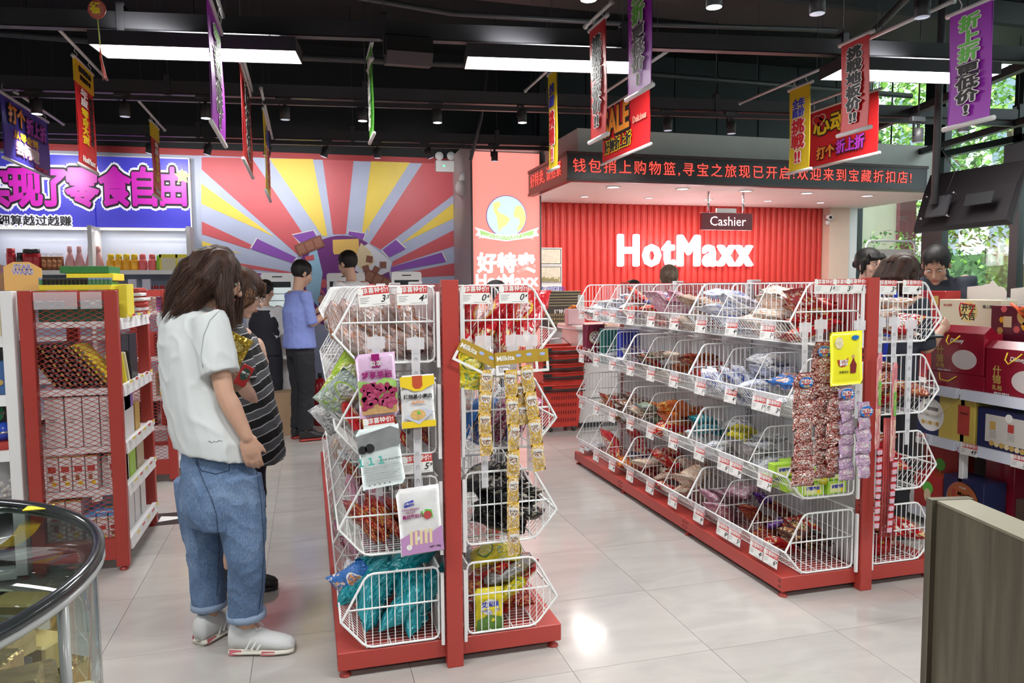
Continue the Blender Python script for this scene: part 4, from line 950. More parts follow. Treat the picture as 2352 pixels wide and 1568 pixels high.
# left gondola, near cells
Ll = .88 / 3
fill(.507, -1, 2.735, 3.0, 0, [f_clear], 7, 'big', 'clear bags of orange brown sausage', 'top left basket of the near gondola', 28)
fill(.507, -1, 2.735, 3.0, 1, [f_red, f_crack], 4, 'std', 'crimson snack bags', 'second left basket of the near gondola', 15)
fill(.507, -1, 2.735, 3.0, 2, [f_crack], 8, 'std', 'dark red cracker bags with gold stripes', 'third left basket of the near gondola', 30)
fill(.507, 1, 2.735, 3.0, 0, [f_red], 4, 'big', 'glossy deep red pouches', 'top right basket of the near gondola', 12)
fill(.507, 1, 2.735, 3.0, 1, [f_blue, f_mag, f_navy], 6, 'std', 'blue and maroon snack bags', 'second right basket of the near gondola', 35)
fill(.507, 1, 2.735, 3.0, 2, [f_black], 9, 'std', 'glossy black candy bags', 'third right basket of the near gondola')
fill(.507, 1, 2.735, 3.0, 3, [f_silver, f_yel, f_redw, f_crack], 8, 'std', 'silver, red and yellow nut bags', 'bottom right basket of the near gondola')
# teal bags leaning in the bottom left basket
for i, (u, zc, a, y, rz, lb) in enumerate(((.06, .235, -10, 2.83, 62, 'puffy teal bag nearest the gondola post, bottom left basket'), (.115, .232, -16, 2.82, 58, 'second puffy teal bag from the post, bottom left basket'), (.17, .235, -20, 2.82, 60, 'third puffy teal bag from the post, bottom left basket'), (.23, .24, -24, 2.83, 62, 'fourth puffy teal bag from the post, bottom left basket'),
        (.28, .27, -30, 2.93, 55, 'outermost puffy teal bag spilling over the basket edge'), (.13, .355, -82, 2.86, 80, 'teal bag lying across the top of the leaning teal bags'), (.19, .34, -70, 2.98, 40, 'teal bag lying behind on the leaning teal bags'))):
    M = Matrix.Translation((.507 - .02 - u, y, zc + .01)) @ Matrix.Rotation(math.radians(-a), 4, 'Y') @ Matrix.Rotation(math.radians(rz), 4, 'Z') @ Matrix.Diagonal((.72, 1.1, .98, 1))
    put_bag('snack_bag', lb, 'teal snack bags in the bottom left basket', f_teal, 'big', M, k=i % 4)
# farther cells of the left gondola
cols = [f_grey, f_mag, f_cream, f_green, f_tan, f_whiteblue, f_crack, f_pink]
for c in range(1, 12):
    for row in range(4):
        ya = 2.72 + Ll * c + .012
        if c < 5:
            m = cols[(c + row * 3) % 8]
            fill(.507, -1, ya, ya + Ll - .024, row, [m, cols[(c * 2 + row) % 8]], 3 if c < 4 else 2, 'std', 'mixed snack bags', '%s row %s cell, left of near gondola' % (ROWN[row], ORD[c]), 25)
for c in (1, 2):
    for row in range(4):
        ya = 2.72 + Ll * c + .012
        fill(.507, 1, ya, ya + Ll - .024, row, [(f_red, f_blue), (f_blue, f_cream), (f_black, f_choc), (f_redw, f_silver)][row], 2, 'std', 'packets', '%s row %s cell, right of near gondola' % (ROWN[row], ORD[c]), 20)

# ------------------------------------------------------------ price tags
head_me = MB().box(-.054, .054, -.0008, .0008, -.026, 0).mesh('tag_header', tagred_m)
pap_me = MB().box(-.054, .054, -.0006, .0006, -.066, -.026).mesh('tag_paper', paper_m)
hold_me = MB().box(-.056, .056, -.0004, .0004, -.068, .028).mesh('tag_holder', clear_m)
jh_me = textmesh('惊喜特价!', .0215, .0003, .0004, paper_m)
badge_me = MB().prism([(-.054, -.024), (-.038, -.026), (-.034, -.010), (-.042, 0), (-.054, -.001)], (0, -.0014, 0), (1, 0, 0), (0, 0, 1), (0, .0004, 0)).mesh('badge', paper_m)
bar_b = MB()
for k in range(4): bar_b.box(-.048, -.048 + (.034, .026, .03, .022)[k], -.0012, -.0006, -.036 - k * .006, -.0345 - k * .006)
bar_b.box(-.006, .044, -.0012, -.0006, -.0605, -.0595)
bar_me = bar_b.mesh('small_print', inkgrey_m)
def price_tag(label, M, price, holder=True, s=1.):
    t = thing('price_tag', label, 'price tag', M=M @ Matrix.Scale(s, 4))
    link('tag_header', head_me, t); pp = link('tag_paper', pap_me, t); link('badge', badge_me, t)
    if holder: link('tag_holder', hold_me, t)
    link('lettering', jh_me, t, TM((.006, -.0012, -.013), math.radians(90)))
    link('small_print', bar_me, t)
    a, b_ = price.split('.')
    link('price', textmesh(a, .034, .0003, .0003, ink_m, shear=.3), t, TM((.030, -.0012, -.044), math.radians(90)))
    link('price', textmesh('.' + b_, .017, .0003, .0002, ink_m, shear=.3), t, TM((.045, -.0012, -.039), math.radians(90)))
    return t
def face_cam(px, py, Y, roll=0., yaw=0.): return Matrix.Translation(pY(px, py, Y)) @ Matrix.Rotation(yaw, 4, 'Z') @ Matrix.Rotation(roll, 4, 'Y')
for px, py, Y, pr, roll, lab in ((856, 659, 2.705, '3.3', -.09, 'price tag reading 3.3 at the top left of the near gondola'), (946, 657, 2.705, '4.5', -.02, 'price tag reading 4.5 beside the near gondola post'),
        (1091, 656, 2.705, '0.4', 0, 'price tag reading 0.4 just right of the near gondola post'), (1179, 655, 2.705, '0.4', 0, 'price tag reading 0.4 at the top right of the near gondola'),
        (869, 957, 2.66, '6.5', -.08, 'price tag reading 6.5 under the grape pouch'), (958, 1045, 2.70, '5.9', -.04, 'price tag reading 5.9 above the cranberry pouch')):
    price_tag(lab, face_cam(px, py, Y, roll), pr, False, 1.03)
for px, py, pr, lab in ((1895, 641, '1.8', 'price tag reading 1.8 farthest left on the near end of the right gondola'), (1937, 641, '3.1', 'price tag reading 3.1 on the near end of the right gondola'), (1968, 640, '1.8', 'price tag reading 1.8 touching the right gondola post'),
                        (2038, 643, '3.9', 'price tag reading 3.9 just right of the right gondola post'), (2096, 643, '4.6', 'price tag reading 4.6 at the outer corner of the right gondola')):
    price_tag(lab, face_cam(px, py, 2.855, .03), pr, False, 1.0)
prices = ['1.5', '4.8', '4.8', '4.6', '4.5', '2.5', '1.9', '2.2', '3.9', '3.9', '1.9', '4.9', '1.2', '2.9', '1.9', '3.5', '0.9', '5.9', '2.5', '1.8', '9.9', '6.5', '1.9', '12.8', '2.6', '4.0', '7.9', '0.7', '3.2', '6.9', '4.2', '5.5', '8.8', '9.5', '1.3', '3.8', '2.1', '4.4', '5.2']
k = 0
for row in range(4):
    for c in range(9):
        n = 2 if (row, c) in ((1, 0), (2, 1), (3, 0), (3, 1)) else 1
        for q in range(n):
            y = 2.87 + Lr * (c + .5) + (q - (n - 1) / 2) * .115
            M = TM((2.508 - .430, y, TIER[row] + .082), 0, 0, -math.pi / 2) @ Matrix.Rotation(-.12, 4, 'X')
            pr = prices[k % len(prices)]; k += 1
            price_tag('%sprice tag %s on the %s basket row, %s cell of right gondola' % ('' if n == 1 else ('nearer ', 'farther ')[q], pr, ROWN[row], ORD[c]), M, pr)

# ------------------------------------------------------------ hanging merchandise on the near gondola end
def clip_strip(lab, px, y0, y1, Y, headw=True):
    a, b_ = pY(px, y0, Y), pY(px, y1, Y)
    t = thing('hanging_strip', lab, 'display strip', a)
    h = (a - b_).z; b = MB(); b.prism([(-.013, -h), (.013, -h), (.016, -.05), (-.016, -.05)], (0, 0, 0), (1, 0, 0), (0, 0, 1), (0, .0008, 0))
    b.build('strip', frost_m, t, True)
    if headw: b = MB(); b.prism([(-.032, -.055), (-.016, -.055), (-.016, -.07), (.016, -.07), (.016, -.055), (.032, -.055), (.032, -.012), (.008, -.01), (0, 0), (-.008, -.01), (-.032, -.012)], (0, -.001, 0), (1, 0, 0), (0, 0, 1), (0, .001, 0)); b.build('header_tab', frost_m, t, True)
    s = MB(); z = -.10
    while z > -h + .03:
        s.tube([(-.005, -.0015, z), (-.005, -.0015, z + .012), (0, -.0015, z + .016), (.005, -.0015, z + .012), (.005, -.0015, z)], .0007, 4); z -= .05
    s.build('slot', ink_m if False else inkgrey_m, t, True)
    MB().tube([(0, -.001, -.008), (0.002, .004, .012), (0, .008, .025)], .0012, 5).build('hook', chrome_m, t, True)
    return t
clip_strip('frosted strip hanging behind the grape pouch', 863, 766, 1140, 2.695)
clip_strip('frosted strip beside the near gondola post', 954, 768, 1130, 2.695)
clip_strip('frosted strip left of the gold sachet strips', 1110, 764, 1120, 2.70)
clip_strip('frosted strip between the gold sachet strips', 1180, 762, 1150, 2.70)
clip_strip('short frosted tab at the right of the near gondola', 1216, 762, 1080, 2.70)
def flat_pouch(name, lab, px0, py0, px1, py1, Y, roll, m, t_=.012, cat='snack bag'):
    a, b_ = pY(px0, py0, Y), pY(px1, py1, Y); w, h = b_.x - a.x, a.z - b_.z
    root = link(name, pouch_mesh(w, h, t_, seed=px0 * .01, nx=10, nz=12).mesh(name, m), None, Matrix.Translation((a + b_) / 2) @ Matrix.Rotation(roll, 4, 'Y'))
    tag(root, lab, cat); return root, w, h
def decal(root, name, pts, m, y=-.014, d=.001): return MB().prism(pts, (0, y, 0), (1, 0, 0), (0, 0, 1), (0, d, 0)).build(name, m, root, True)
def circ(cx, cz, r, n=14, rz=None): return [(cx + r * math.cos(2 * math.pi * i / n), cz + (rz or r) * math.sin(2 * math.pi * i / n)) for i in range(n)]
# grape pouch
lil = mat('pouch_lilac', (.60, .42, .60), .25, bump=.3, bscale=30); gp, w, h = flat_pouch('snack_pouch', 'lilac grape pouch hanging at the left of the near gondola', 818, 812, 914, 955, 2.665, -.06, lil, .010)
vine = mat('print_vineyard', (.30, .50, .14), .4, noise_amt=.5, nscale=30); wick = mat('print_wicker', (.50, .30, .13), .4, noise_amt=.4, nscale=60)
decal(gp, 'hill_print', [(-w * .47, -h * .28), (w * .47, -h * .28), (w * .47, h * .06), (w * .2, h * .12), (-w * .1, h * .04), (-w * .47, h * .1)], vine, -.0125)
decal(gp, 'basket_print', [(-w * .42, -h * .44), (w * .44, -h * .44), (w * .47, -h * .22), (-w * .45, -h * .22)], wick, -.0135)
grs = [mat('print_grape_a', (.30, .03, .09), .3), mat('print_grape_b', (.42, .07, .16), .3), mat('print_grape_c', (.36, .04, .12), .3)]
for i in range(84):
    a = RN.uniform(-.40, .42); bb = RN.uniform(-.34, .0) + .04 * math.cos(a * 5)
    decal(gp, 'grape', circ(a * w, bb * h, .0085 + RN.random() * .002, 10), grs[i % 3], -.0145 - (i % 5) * .0004, .0006)
decal(gp, 'brand_flag', [(-.014, h * .28), (.014, h * .28), (.014, h * .49), (-.014, h * .49)], mat('print_magenta', (.28, .01, .14), .3), -.012)
mg = MATS['print_magenta']
lettering(gp, '盈享', (0, -.0135, h * .34), .021, W, ext=.0004); lettering(gp, '梦享果园', (0, -.0145, h * .16), .027, mg, ext=.0004, off=.0006); lettering(gp, 'DREAM ORCHARDS', (0, -.0135, h * .235), .0095, mg, ext=.0003)
# yellow-white pouch
pw = mat('pouch_white', (.70, .71, .72), .25, bump=.4, bscale=25)
yp, w, h = flat_pouch('snack_pouch', 'white and yellow pouch with a dish of noodles picture beside the gondola post', 918, 862, 1000, 980, 2.672, -.03, pw, .009)
decal(yp, 'top_field', [(-w * .49, h * .30), (-w * .3, h * .26), (-w * .1, h * .2), (w * .12, h * .2), (w * .3, h * .27), (w * .49, h * .32), (w * .49, h * .48), (-w * .49, h * .48)], yell_m, -.0115)
decal(yp, 'bottom_field', [(-w * .49, -h * .48), (w * .49, -h * .48), (w * .49, -h * .36), (-w * .49, -h * .36)], yell_m, -.0115)
decal(yp, 'brand_flag', [(-.018, h * .30), (-.008, h * .25), (.008, h * .25), (.018, h * .30), (.018, h * .49), (-.018, h * .49)], mat('print_brick', (.5, .08, .03), .4), -.0125)
lettering(yp, '植物基小素肉', (0, -.0135, h * .10), .0175, ink_m, ext=.0004, off=.0004); lettering(yp, '酱烤鸭味', (.0, -.0135, -h * .01), .012, orange_m, ext=.0004)
decal(yp, 'tray_print', [(-w * .42, -h * .28), (0, -h * .42), (w * .46, -h * .2), (w * .1, -h * .1)], mat('print_tray', (.55, .58, .68), .4), -.0125)
decal(yp, 'food_print', circ(-.002, -h * .24, w * .22, 12, h * .10), mat('print_noodle', (.65, .42, .15), .4, noise_amt=.5, nscale=120), -.0135); decal(yp, 'herb_print', circ(0, -h * .20, .006, 8), green_m, -.0142)
# 111 pouch
gp2 = mat('pouch_pale_mint', (.60, .68, .68), .3, bump=.25, bscale=20)
mp2, w, h = flat_pouch('snack_pouch', 'pale pouch printed 111 with a black and white cherry photo', 822, 982, 926, 1114, 2.655, -.11, gp2, .008)
decal(mp2, 'photo_print', [(-w * .49, h * .10), (w * .49, h * .17), (w * .49, h * .42), (w * .30, h * .49), (-w * .49, h * .40)], mat('print_grey_photo', (.22, .23, .24), .4, noise_amt=.6, nscale=14), -.0105)
for cx_, cz_, r in ((-.035, .20, .017), (-.060, .19, .015)): decal(mp2, 'cherry_print', circ(cx_, h * cz_ - .005, r, 16), ink_m, -.0112)
tl = mat('print_teal', (.05, .42, .36), .4); lettering(mp2, '１１１', (-w * .24, -.0165, -h * .04), .036, tl, ext=.0004, off=.0008); lettering(mp2, '超即食 原味鸡胸肉', (w * .20, -.0165, -h * .045), .0092, ink_m, ext=.0003)
b = MB()
for kk in range(7): b.box(-w * .42, w * (.40 - .07 * (kk % 3)), -.0112, -.0106, -h * (.14 + .035 * kk), -h * (.14 + .035 * kk) + .0012)
b.build('small_print', inkgrey_m, mp2, True)
for kk in range(5): decal(mp2, 'icon', circ(-w * .34 + kk * .018, -h * .43, .0035, 8), inkgrey_m, -.011)
# cranberry pouch
cp, w, h = flat_pouch('snack_pouch', 'white cranberry pouch with brand patch hanging low beside the gondola post', 912, 1121, 1016, 1266, 2.665, -.07, pw, .012)
decal(cp, 'label_patch', [(-w * .34, h * .30), (-w * .12, h * .33), (-w * .10, h * .26), (-w * .33, h * .23)], blue_m, -.0135)
lettering(cp, '天美华乳', (-w * .22, -.0145, h * .28), .0105, W, ext=.0003); lettering(cp, 'CRANBERRY\nMILLET', (-w * .20, -.0135, h * .17), .0115, mg, ext=.0003); lettering(cp, '蔓越莓奶条', (-w * .16, -.0145, h * .085), .0155, mg, ext=.0004, off=.0003)
decal(cp, 'leaf_print', [(.010, h * .06), (.004, h * .14), (.022, h * .17), (.044, h * .15), (.048, h * .04), (.03, h * .02)], green_m, -.0135); decal(cp, 'fruit_print', circ(.028, h * .08, .0155, 16), mat('print_cranberry', (.45, .07, .08), .3), -.0145)
decal(cp, 'lilac_field', [(-w * .48, -h * .47), (w * .48, -h * .47), (w * .48, -h * .10), (w * .2, -h * .2), (-w * .1, -h * .12), (-w * .48, -h * .22)], mat('print_lilac', (.48, .26, .50), .4), -.0135)
for kk in range(5): decal(cp, 'stick_print', [(-.045 + kk * .018, -h * .33), (-.035 + kk * .018, -h * .34), (-.032 + kk * .018, -h * .13), (-.042 + kk * .018, -h * .12)], mcream, -.0142)
decal(cp, 'badge_print', circ(-w * .30, -h * .36, .0105, 14), W, -.0145); lettering(cp, 'NET 198g', (w * .28, -.0145, -h * .40), .0105, ink_m, ext=.0003)
# grey-green pouches poking out at the left of the second basket
for i, (px, py, rr, lab, mm) in enumerate(((785, 905, .75, 'flat grey green pouch sticking out of the second left basket', f_green), (800, 868, .55, 'green tipped pouch poking over the second left basket', f_lime), (775, 942, .9, 'pale grey pouch sliding out below the green one', f_grey))):
    put_bag('snack_bag', lab, None, mm, 'std', Matrix.Translation(pY(px, py, 2.90 + i * .04)) @ Matrix.Rotation(rr, 4, 'Y') @ Matrix.Rotation(.3, 4, 'X'), k=i)
put_bag('snack_bag', 'flat light blue pouch sticking out at the lower left of the near gondola', None, f_blue, 'std', Matrix.Translation(pY(812, 1330, 2.95)) @ Matrix.Rotation(.9, 4, 'Y') @ Matrix.Rotation(.4, 4, 'X'), k=2)
# yellow chestnut pouch
ch, w, h = flat_pouch('snack_pouch', 'yellow chestnut pouch standing in the bottom right basket of the near gondola', 1090, 1352, 1156, 1450, 2.76, 0, mat('pouch_yellow', (.78, .66, .03), .25, bump=.3, bscale=25), .020)
decal(ch, 'field_print', [(-w * .47, -h * .47), (w * .47, -h * .47), (w * .47, -h * .12), (0, -h * .05), (-w * .47, -h * .14)], mat('print_field', (.10, .22, .04), .4, noise_amt=.6, nscale=60), -.021)
decal(ch, 'cloud_print', circ(0, h * .12, w * .30, 18, h * .17), W, -.0215); lettering(ch, '艾紫果', (0, -.0225, h * .17), .024, blue_m, ext=.0004, off=.0006); lettering(ch, 'CHESTNUTS', (0, -.0225, h * .05), .0145, blue_m, ext=.0003); lettering(ch, '栗仁', (0, -.0225, -h * .02), .012, blue_m, ext=.0003)
# gold sachet strips with header cards
gold_f = F('milk_gold', (.62, .38, .03), (.80, .80, .78), (.30, .14, .06), kind=1, rough=.2); gcard = mat('card_gold', (.42, .27, .03), .4)
sach = pouch_mesh(.050, .088, .010, 4.2, 5, 6).mesh('sachet', gold_f)
def header_card(lab, px, py, Y, roll, wd=.165):
    t = thing('header_card', lab, 'display card', M=face_cam(px, py, Y, roll))
    MB().box(-wd / 2, wd / 2, -.001, .001, -.024, .024).build('card', gcard, t, True)
    f = MB(); f.box(-wd / 2, wd / 2, -.001, .001, -.062, -.052).box(-wd / 2, -wd / 2 + .010, -.001, .001, -.052, -.024).box(wd / 2 - .010, wd / 2, -.001, .001, -.052, -.024); f.build('frame', W, t, True)
    lettering(t, 'Milkita', (-wd * .26, -.0018, .0), .026, W, ext=.0004, off=.0006)
    for kx in (.05, .30): MB().disc((wd * kx, -.0012, .006), X_, Z_, V((0, -.0006, 0)), .011, 12, ry=.006).build('oval', mat('print_sky', (.35, .45, .75), .4), t, True)
header_card('gold display card tilted down, left of the sachet strips', 1100, 812, 2.665, .48)
header_card('gold display card in the middle of the sachet strips', 1186, 820, 2.66, -.07)
header_card('gold display card at the right of the sachet strips', 1225, 817, 2.68, -.05, .12)
def sachet_strip(lab, pts, Y, n):
    P = [pY(a, b_, Y) for a, b_ in pts]
    t = thing('sachet_strip', lab, 'sachet strip', P[0])
    L_ = [0]
    for a, b_ in zip(P, P[1:]): L_.append(L_[-1] + (b_ - a).length)
    for k_ in range(n):
        d = L_[-1] * (k_ + .5) / n; i = max(j for j in range(len(L_) - 1) if L_[j] <= d); f = (d - L_[i]) / (L_[i + 1] - L_[i])
        p = P[i].lerp(P[i + 1], f); dr = (P[i + 1] - P[i]).normalized()
        s_ = link('sachet', sach, t, Matrix.Translation(p - P[0]) @ Matrix.Rotation(-math.atan2(dr.x, -dr.z), 4, 'Y') @ Matrix.Rotation(RN.uniform(-.3, .3), 4, 'Z') @ Matrix.Diagonal((1, 1, L_[-1] / n / .086, 1)))
        lettering(s_, 'Milkita', (0, -.0115, .026), .0145, W, ext=.0004, off=.0005); 
sachet_strip('gold sachet strip hanging from the tilted card', [(1118, 850), (1113, 960), (1118, 1045)], 2.668, 4)
sachet_strip('longest gold sachet strip hanging down to the bottom basket', [(1172, 850), (1180, 1000), (1178, 1120), (1180, 1275)], 2.655, 7)
sachet_strip('gold sachet strip slanting right over the basket edge', [(1207, 840), (1225, 950), (1240, 1080)], 2.658, 4)
sachet_strip('short gold sachet strip behind the slanting one', [(1196, 880), (1200, 975)], 2.675, 2)
for a, b_, lab in ((1082, 850, 'yellow packet behind the tilted gold card'),): put_bag('snack_bag', lab, None, f_yel, 'small', face_cam(a, b_, 2.69, .1), k=1)

# ------------------------------------------------------------ hanging merchandise on the right gondola end
candy = foil('foil_candy_mix', (.22, .02, .015), (.50, .10, .06), (.92, .82, .76), rough=.14, metal=.35, kind=1, crinkle=1.)
def candymat():
    nt = candy.node_tree
    for n in nt.nodes:
        if n.type == 'TEX_VORONOI': n.inputs['Scale'].default_value = 12
        if n.type == 'MATH' and n.operation == 'LESS_THAN' and abs(n.inputs[1].default_value - .46) < .001: n.inputs[1].default_value = .60
candymat()
cs_me = pouch_mesh(.105, .075, .014, 9.1, 7, 5, .5).mesh('candy_pouch', candy)
def strip_of(lab, name, px, py0, py1, Y, n, me_, lean=0., label_=None):
    a, b_ = pY(px, py0, Y), pY(px + lean, py1, Y); t = thing(name, lab, 'candy strip', a)
    for k_ in range(n):
        p = a.lerp(b_, (k_ + .5) / n) - a
        s_ = link('candy_pouch', me_, t, Matrix.Translation(p + V((RN.uniform(-.004, .004), -.004 * (k_ % 2), 0))) @ Matrix.Rotation(RN.uniform(-.06, .06), 4, 'Y') @ Matrix.Rotation(RN.uniform(-.25, .25), 4, 'Z') @ Matrix.Rotation(RN.uniform(-.15, .15), 4, 'X'))
    if label_:
        c, m1 = label_
        MB().disc((0, -.018, -.035), X_, Z_, V((0, -.001, 0)), .034, 20, ry=.024).build('brand_oval', mat('print_cobalt', (.02, .16, .50), .3), t, True)
        MB().disc((0, -.0185, -.033), X_, Z_, V((0, -.001, 0)), .024, 16, ry=.013).build('brand_inner', mat('print_crimson', (.5, .03, .03), .3), t, True)
        lettering(t, '熊博士', (0, -.021, -.033), .021, W, ext=.0005, off=.0007); lettering(t, c, (0, -.021, -.052), .010, yell_m if m1 else orange_m, ext=.0004)
lil_f = foil('foil_lilac_candy', (.50, .34, .58), (.62, .32, .38), (.75, .68, .66), rough=.16, metal=.1, kind=1, crinkle=.8)
ls_me = pouch_mesh(.075, .062, .012, 5.5, 6, 5, .5).mesh('candy_pouch', lil_f)
strip_of('nearest shiny red and brown candy strip with blue oval label', 'candy_strip', 1846, 858, 1112, 2.69, 8, cs_me, -2, ('彩Q糖', 1))
strip_of('shiny red and brown candy strip behind, reaching higher', 'candy_strip', 1888, 788, 1095, 2.74, 10, cs_me, 8, ('彩Q糖', 1))
strip_of('thin shiny candy strip at the inner side of the bundle', 'candy_strip', 1920, 885, 1085, 2.715, 7, cs_me, -4)
strip_of('lilac candy strip right of the red candy strips', 'candy_strip', 1941, 885, 1100, 2.70, 8, ls_me, 0, ('香Q糖', 0))
strip_of('front lilac candy strip overlapping the gondola post', 'candy_strip', 1984, 925, 1095, 2.66, 6, ls_me, -4, ('果Q糖', 0))
yb, w, h = flat_pouch('snack_pouch', 'bright yellow pouch with bull head and small man figure on the right gondola', 1907, 762, 1980, 882, 2.68, -.04, mat('pouch_lemon', (.80, .76, .03), .25, bump=.25, bscale=20), .007)
MB().disc((-w * .25, -.0085, h * .30), X_, Z_, V((0, -.001, 0)), .021, 18, ry=.026).build('portrait_print', mat('print_portrait', (.70, .62, .40), .4, noise_amt=.4, nscale=80), yb, True)
MB().disc((w * .24, -.0085, h * .38), X_, Z_, V((0, -.001, 0)), .018, 18, ry=.010).build('oval_print', mat('print_cobalt', (.02, .16, .50), .3), yb, True)
decal(yb, 'bull_print', [(-.052, -.002), (-.045, -.030), (-.03, -.036), (-.012, -.034), (.0, -.02), (.004, .004), (-.008, -.004), (-.04, -.004)], mat('print_bull', (.45, .05, .02), .4), -.009)
decal(yb, 'figure_print', [(.014, -.065), (.040, -.065), (.046, -.03), (.036, -.012), (.030, .004), (.022, -.012), (.012, -.028)], mat('print_maroon', (.20, .02, .02), .4), -.009); decal(yb, 'face_print', circ(.028, .008, .0075, 12), mat('print_face', (.55, .32, .2), .4), -.0095)
lettering(yb, '香辣味\n素牛排', (-.022, -.0105, -.018), .014, W, ext=.0004, off=.0004); lettering(yb, '贤福食品', (-.02, -.009, -.058), .012, ink_m, ext=.0003)
# long pink strips of wafers
pk = foil('foil_pink_long', (.62, .20, .22), (.72, .55, .55), (.80, .70, .35), kind=0, crinkle=.5); lp_me = pouch_mesh(.030, .30, .006, 6.6, 4, 14).mesh('long_sachet', pk)
pk2 = mat('packet_lilac_pink', (.62, .40, .48), .3); tiny = MB().cbox(-.013, .013, -.004, .004, -.012, .012, .002).mesh('square_sachet', pk2); tinyr = MB().box(-.014, .014, -.0035, .0035, .012, .0165).mesh('seal', bred_m)
def pinkstrip(lab, px, y0, ym, y1, Y, lean, txt):
    a, m_, b_ = pY(px, y0, Y), pY(px, ym, Y), pY(px + lean, y1, Y); t = thing('wafer_strip', lab, 'candy strip', a)
    L_ = (a - m_).z; link('long_sachet', lp_me, t, TM((0, 0, -L_ / 2), s=(1, 1, L_ / .30)))
    lettering(t, txt, (0, -.008, -L_ * .42), .020, green_m, ext=.0004, off=.0009, lines=.95) if txt else None
    n = max(3, int((m_ - b_).length / .033))
    for k_ in range(n):
        p = m_.lerp(b_, (k_ + .5) / n) - a; o = link('square_sachet', tiny, t, Matrix.Translation(p) @ Matrix.Rotation(RN.uniform(-.1, .1), 4, 'Y')); link('seal', tinyr, o)
pinkstrip('long pink strip with green Japanese lettering right of the post', 2021, 810, 1030, 1215, 2.80, -8, 'な\nが\nい\nさ\nけ\nる')
pinkstrip('second long pink strip hanging farther right', 2056, 832, 1058, 1225, 2.80, -14, 'な\nが\nい\nさ\nけ\nる')
for i in range(5):
    a, b_ = pY(2032 + i * 4, 960, 2.815 + i * .006), pY(2022 + i * 7, 1232, 2.815 + i * .006)
    t = MB().tube([a, a.lerp(b_, .5) + V((.004, 0, 0)), b_], .0052, 6).build('long_sachet', mat('wafer_red', (.42, .05, .05), .3)); tag(t, 'thin red wafer stick bundle strands hanging between the pink strips', 'candy strip', 'red wafer strands')
clip_strip('frosted strip at the outer left of the right gondola end', 1850, 735, 1000, 2.85); clip_strip('frosted strip behind the yellow pouch', 1885, 728, 900, 2.855); clip_strip('frosted strip hanging beside the right gondola post', 1975, 730, 960, 2.84)
clip_strip('frosted strip right of the right gondola post', 2022, 724, 830, 2.85); clip_strip('frosted strip above the second pink strip', 2055, 722, 850, 2.85); clip_strip('long frosted strip at the far right of the gondola end', 2092, 728, 1020, 2.85)
# lime boxes in the third row near cell
limeb = mat('carton_lime', (.36, .60, .05), .35); pale = mat('carton_pale_yellow', (.72, .74, .35), .35)
def carton(lab, M, a, b_, c, m, grp=None):
    t = thing('carton', lab, 'box', M=M, group=grp); MB().cbox(-a / 2, a / 2, -b_ / 2, b_ / 2, 0, c, .002).build('box', m, t, True); return t
k = 0
for x, y, z in ((2.23, 2.90, .47), (2.36, 2.90, .47), (2.20, 2.98, .47), (2.34, 2.99, .47), (2.26, 2.90, .535), (2.38, 2.90, .535), (2.17, 3.08, .47), (2.15, 3.0, .54), (2.25, 3.06, .54)):
    k += 1; t = carton('lime lemon carton, %s, third row beside the right gondola post' % ('front left', 'front right', 'middle left', 'middle right', 'upper front left', 'upper front right', 'rear left', 'upper rear left', 'upper rear right')[k - 1], TM((x, y, z), rz=RN.uniform(-.15, .15)), .115, .05, .062, limeb, 'lime lemon cartons in the third row')
    MB().box(-.045, .045, -.0262, -.025, .008, .05).build('label_panel', pale, t, True); lettering(t, '柠檬汽泡', (0, -.0272, .034), .017, blue_m, ext=.0004, off=.0005)
    MB().disc((.03, -.0268, .018), X_, Z_, V((0, -.0006, 0)), .010, 12).build('lemon_print', yell_m, t, True)
# maroon and green standing boxes in the far cell of the second row
for x, y, hh, m, lab in ((2.19, 5.50, .30, f_maroon, 'maroon patterned gift carton in the farthest cell, second row'), (2.30, 5.42, .27, mat('carton_deep_green', (.02, .14, .12), .4), 'deep green carton beside the maroon one, second row'), (2.40, 5.30, .26, mat('carton_royal', (.03, .05, .45), .4), 'royal blue carton in the second row')):
    carton(lab, TM((x, y, .84), rz=.2), .17, .06, hh, m)
MBt = None

# ============================================================ LEFT: WALL SHELVES, MESH-ENDED UNITS, GLASS CASE
# back wall shelving with the blue header sign
ws = thing('wall_shelf', 'white wall shelving under the blue and violet sign at the back left', 'shelf', (-2.2, 9.2, 0))
b = MB()
for x in (-5.15, -4.18, -3.2, -2.2, -1.235): b.box(x - .02, x + .02, 8.78, 9.36, 0, 2.13)
b.build('upright', white_m, ws)
MB().box(-5.2, -1.22, 9.34, 9.38, 0, 2.13).build('back_panel', mat('shelf_back', (.50, .49, .48), .6), ws)
for z in (1.645, 1.36, .95, .5, .12):
    MB().box(-5.18, -1.25, 8.80, 9.34, z - .02, z).box(-5.18, -1.25, 8.775, 8.80, z - .035, z + .012).build('shelf_board', white_m, ws)
OR = ['first', 'second', 'third', 'fourth', 'fifth', 'sixth', 'seventh', 'eighth', 'ninth', 'tenth', 'eleventh', 'twelfth']
led_w = mat('shelf_led', (1, .95, .8), .4, emit=3, ecol=(1, .93, .75))
for x0, x1 in ((-3.15, -2.25), (-2.15, -1.3)): MB().box(x0, x1, 9.0, 9.02, 2.098, 2.108).build('light_strip', led_w, ws); area('shelf_glow', ((x0 + x1) / 2, 9.0, 2.09), (0, 0, 0), x1 - x0, .03, 2.6, (1, .95, .88))
sgn = thing('shelf_sign', 'glowing blue sign with huge magenta Chinese characters above the wall shelving', 'sign', (-2.9, 9.2, 2.12))
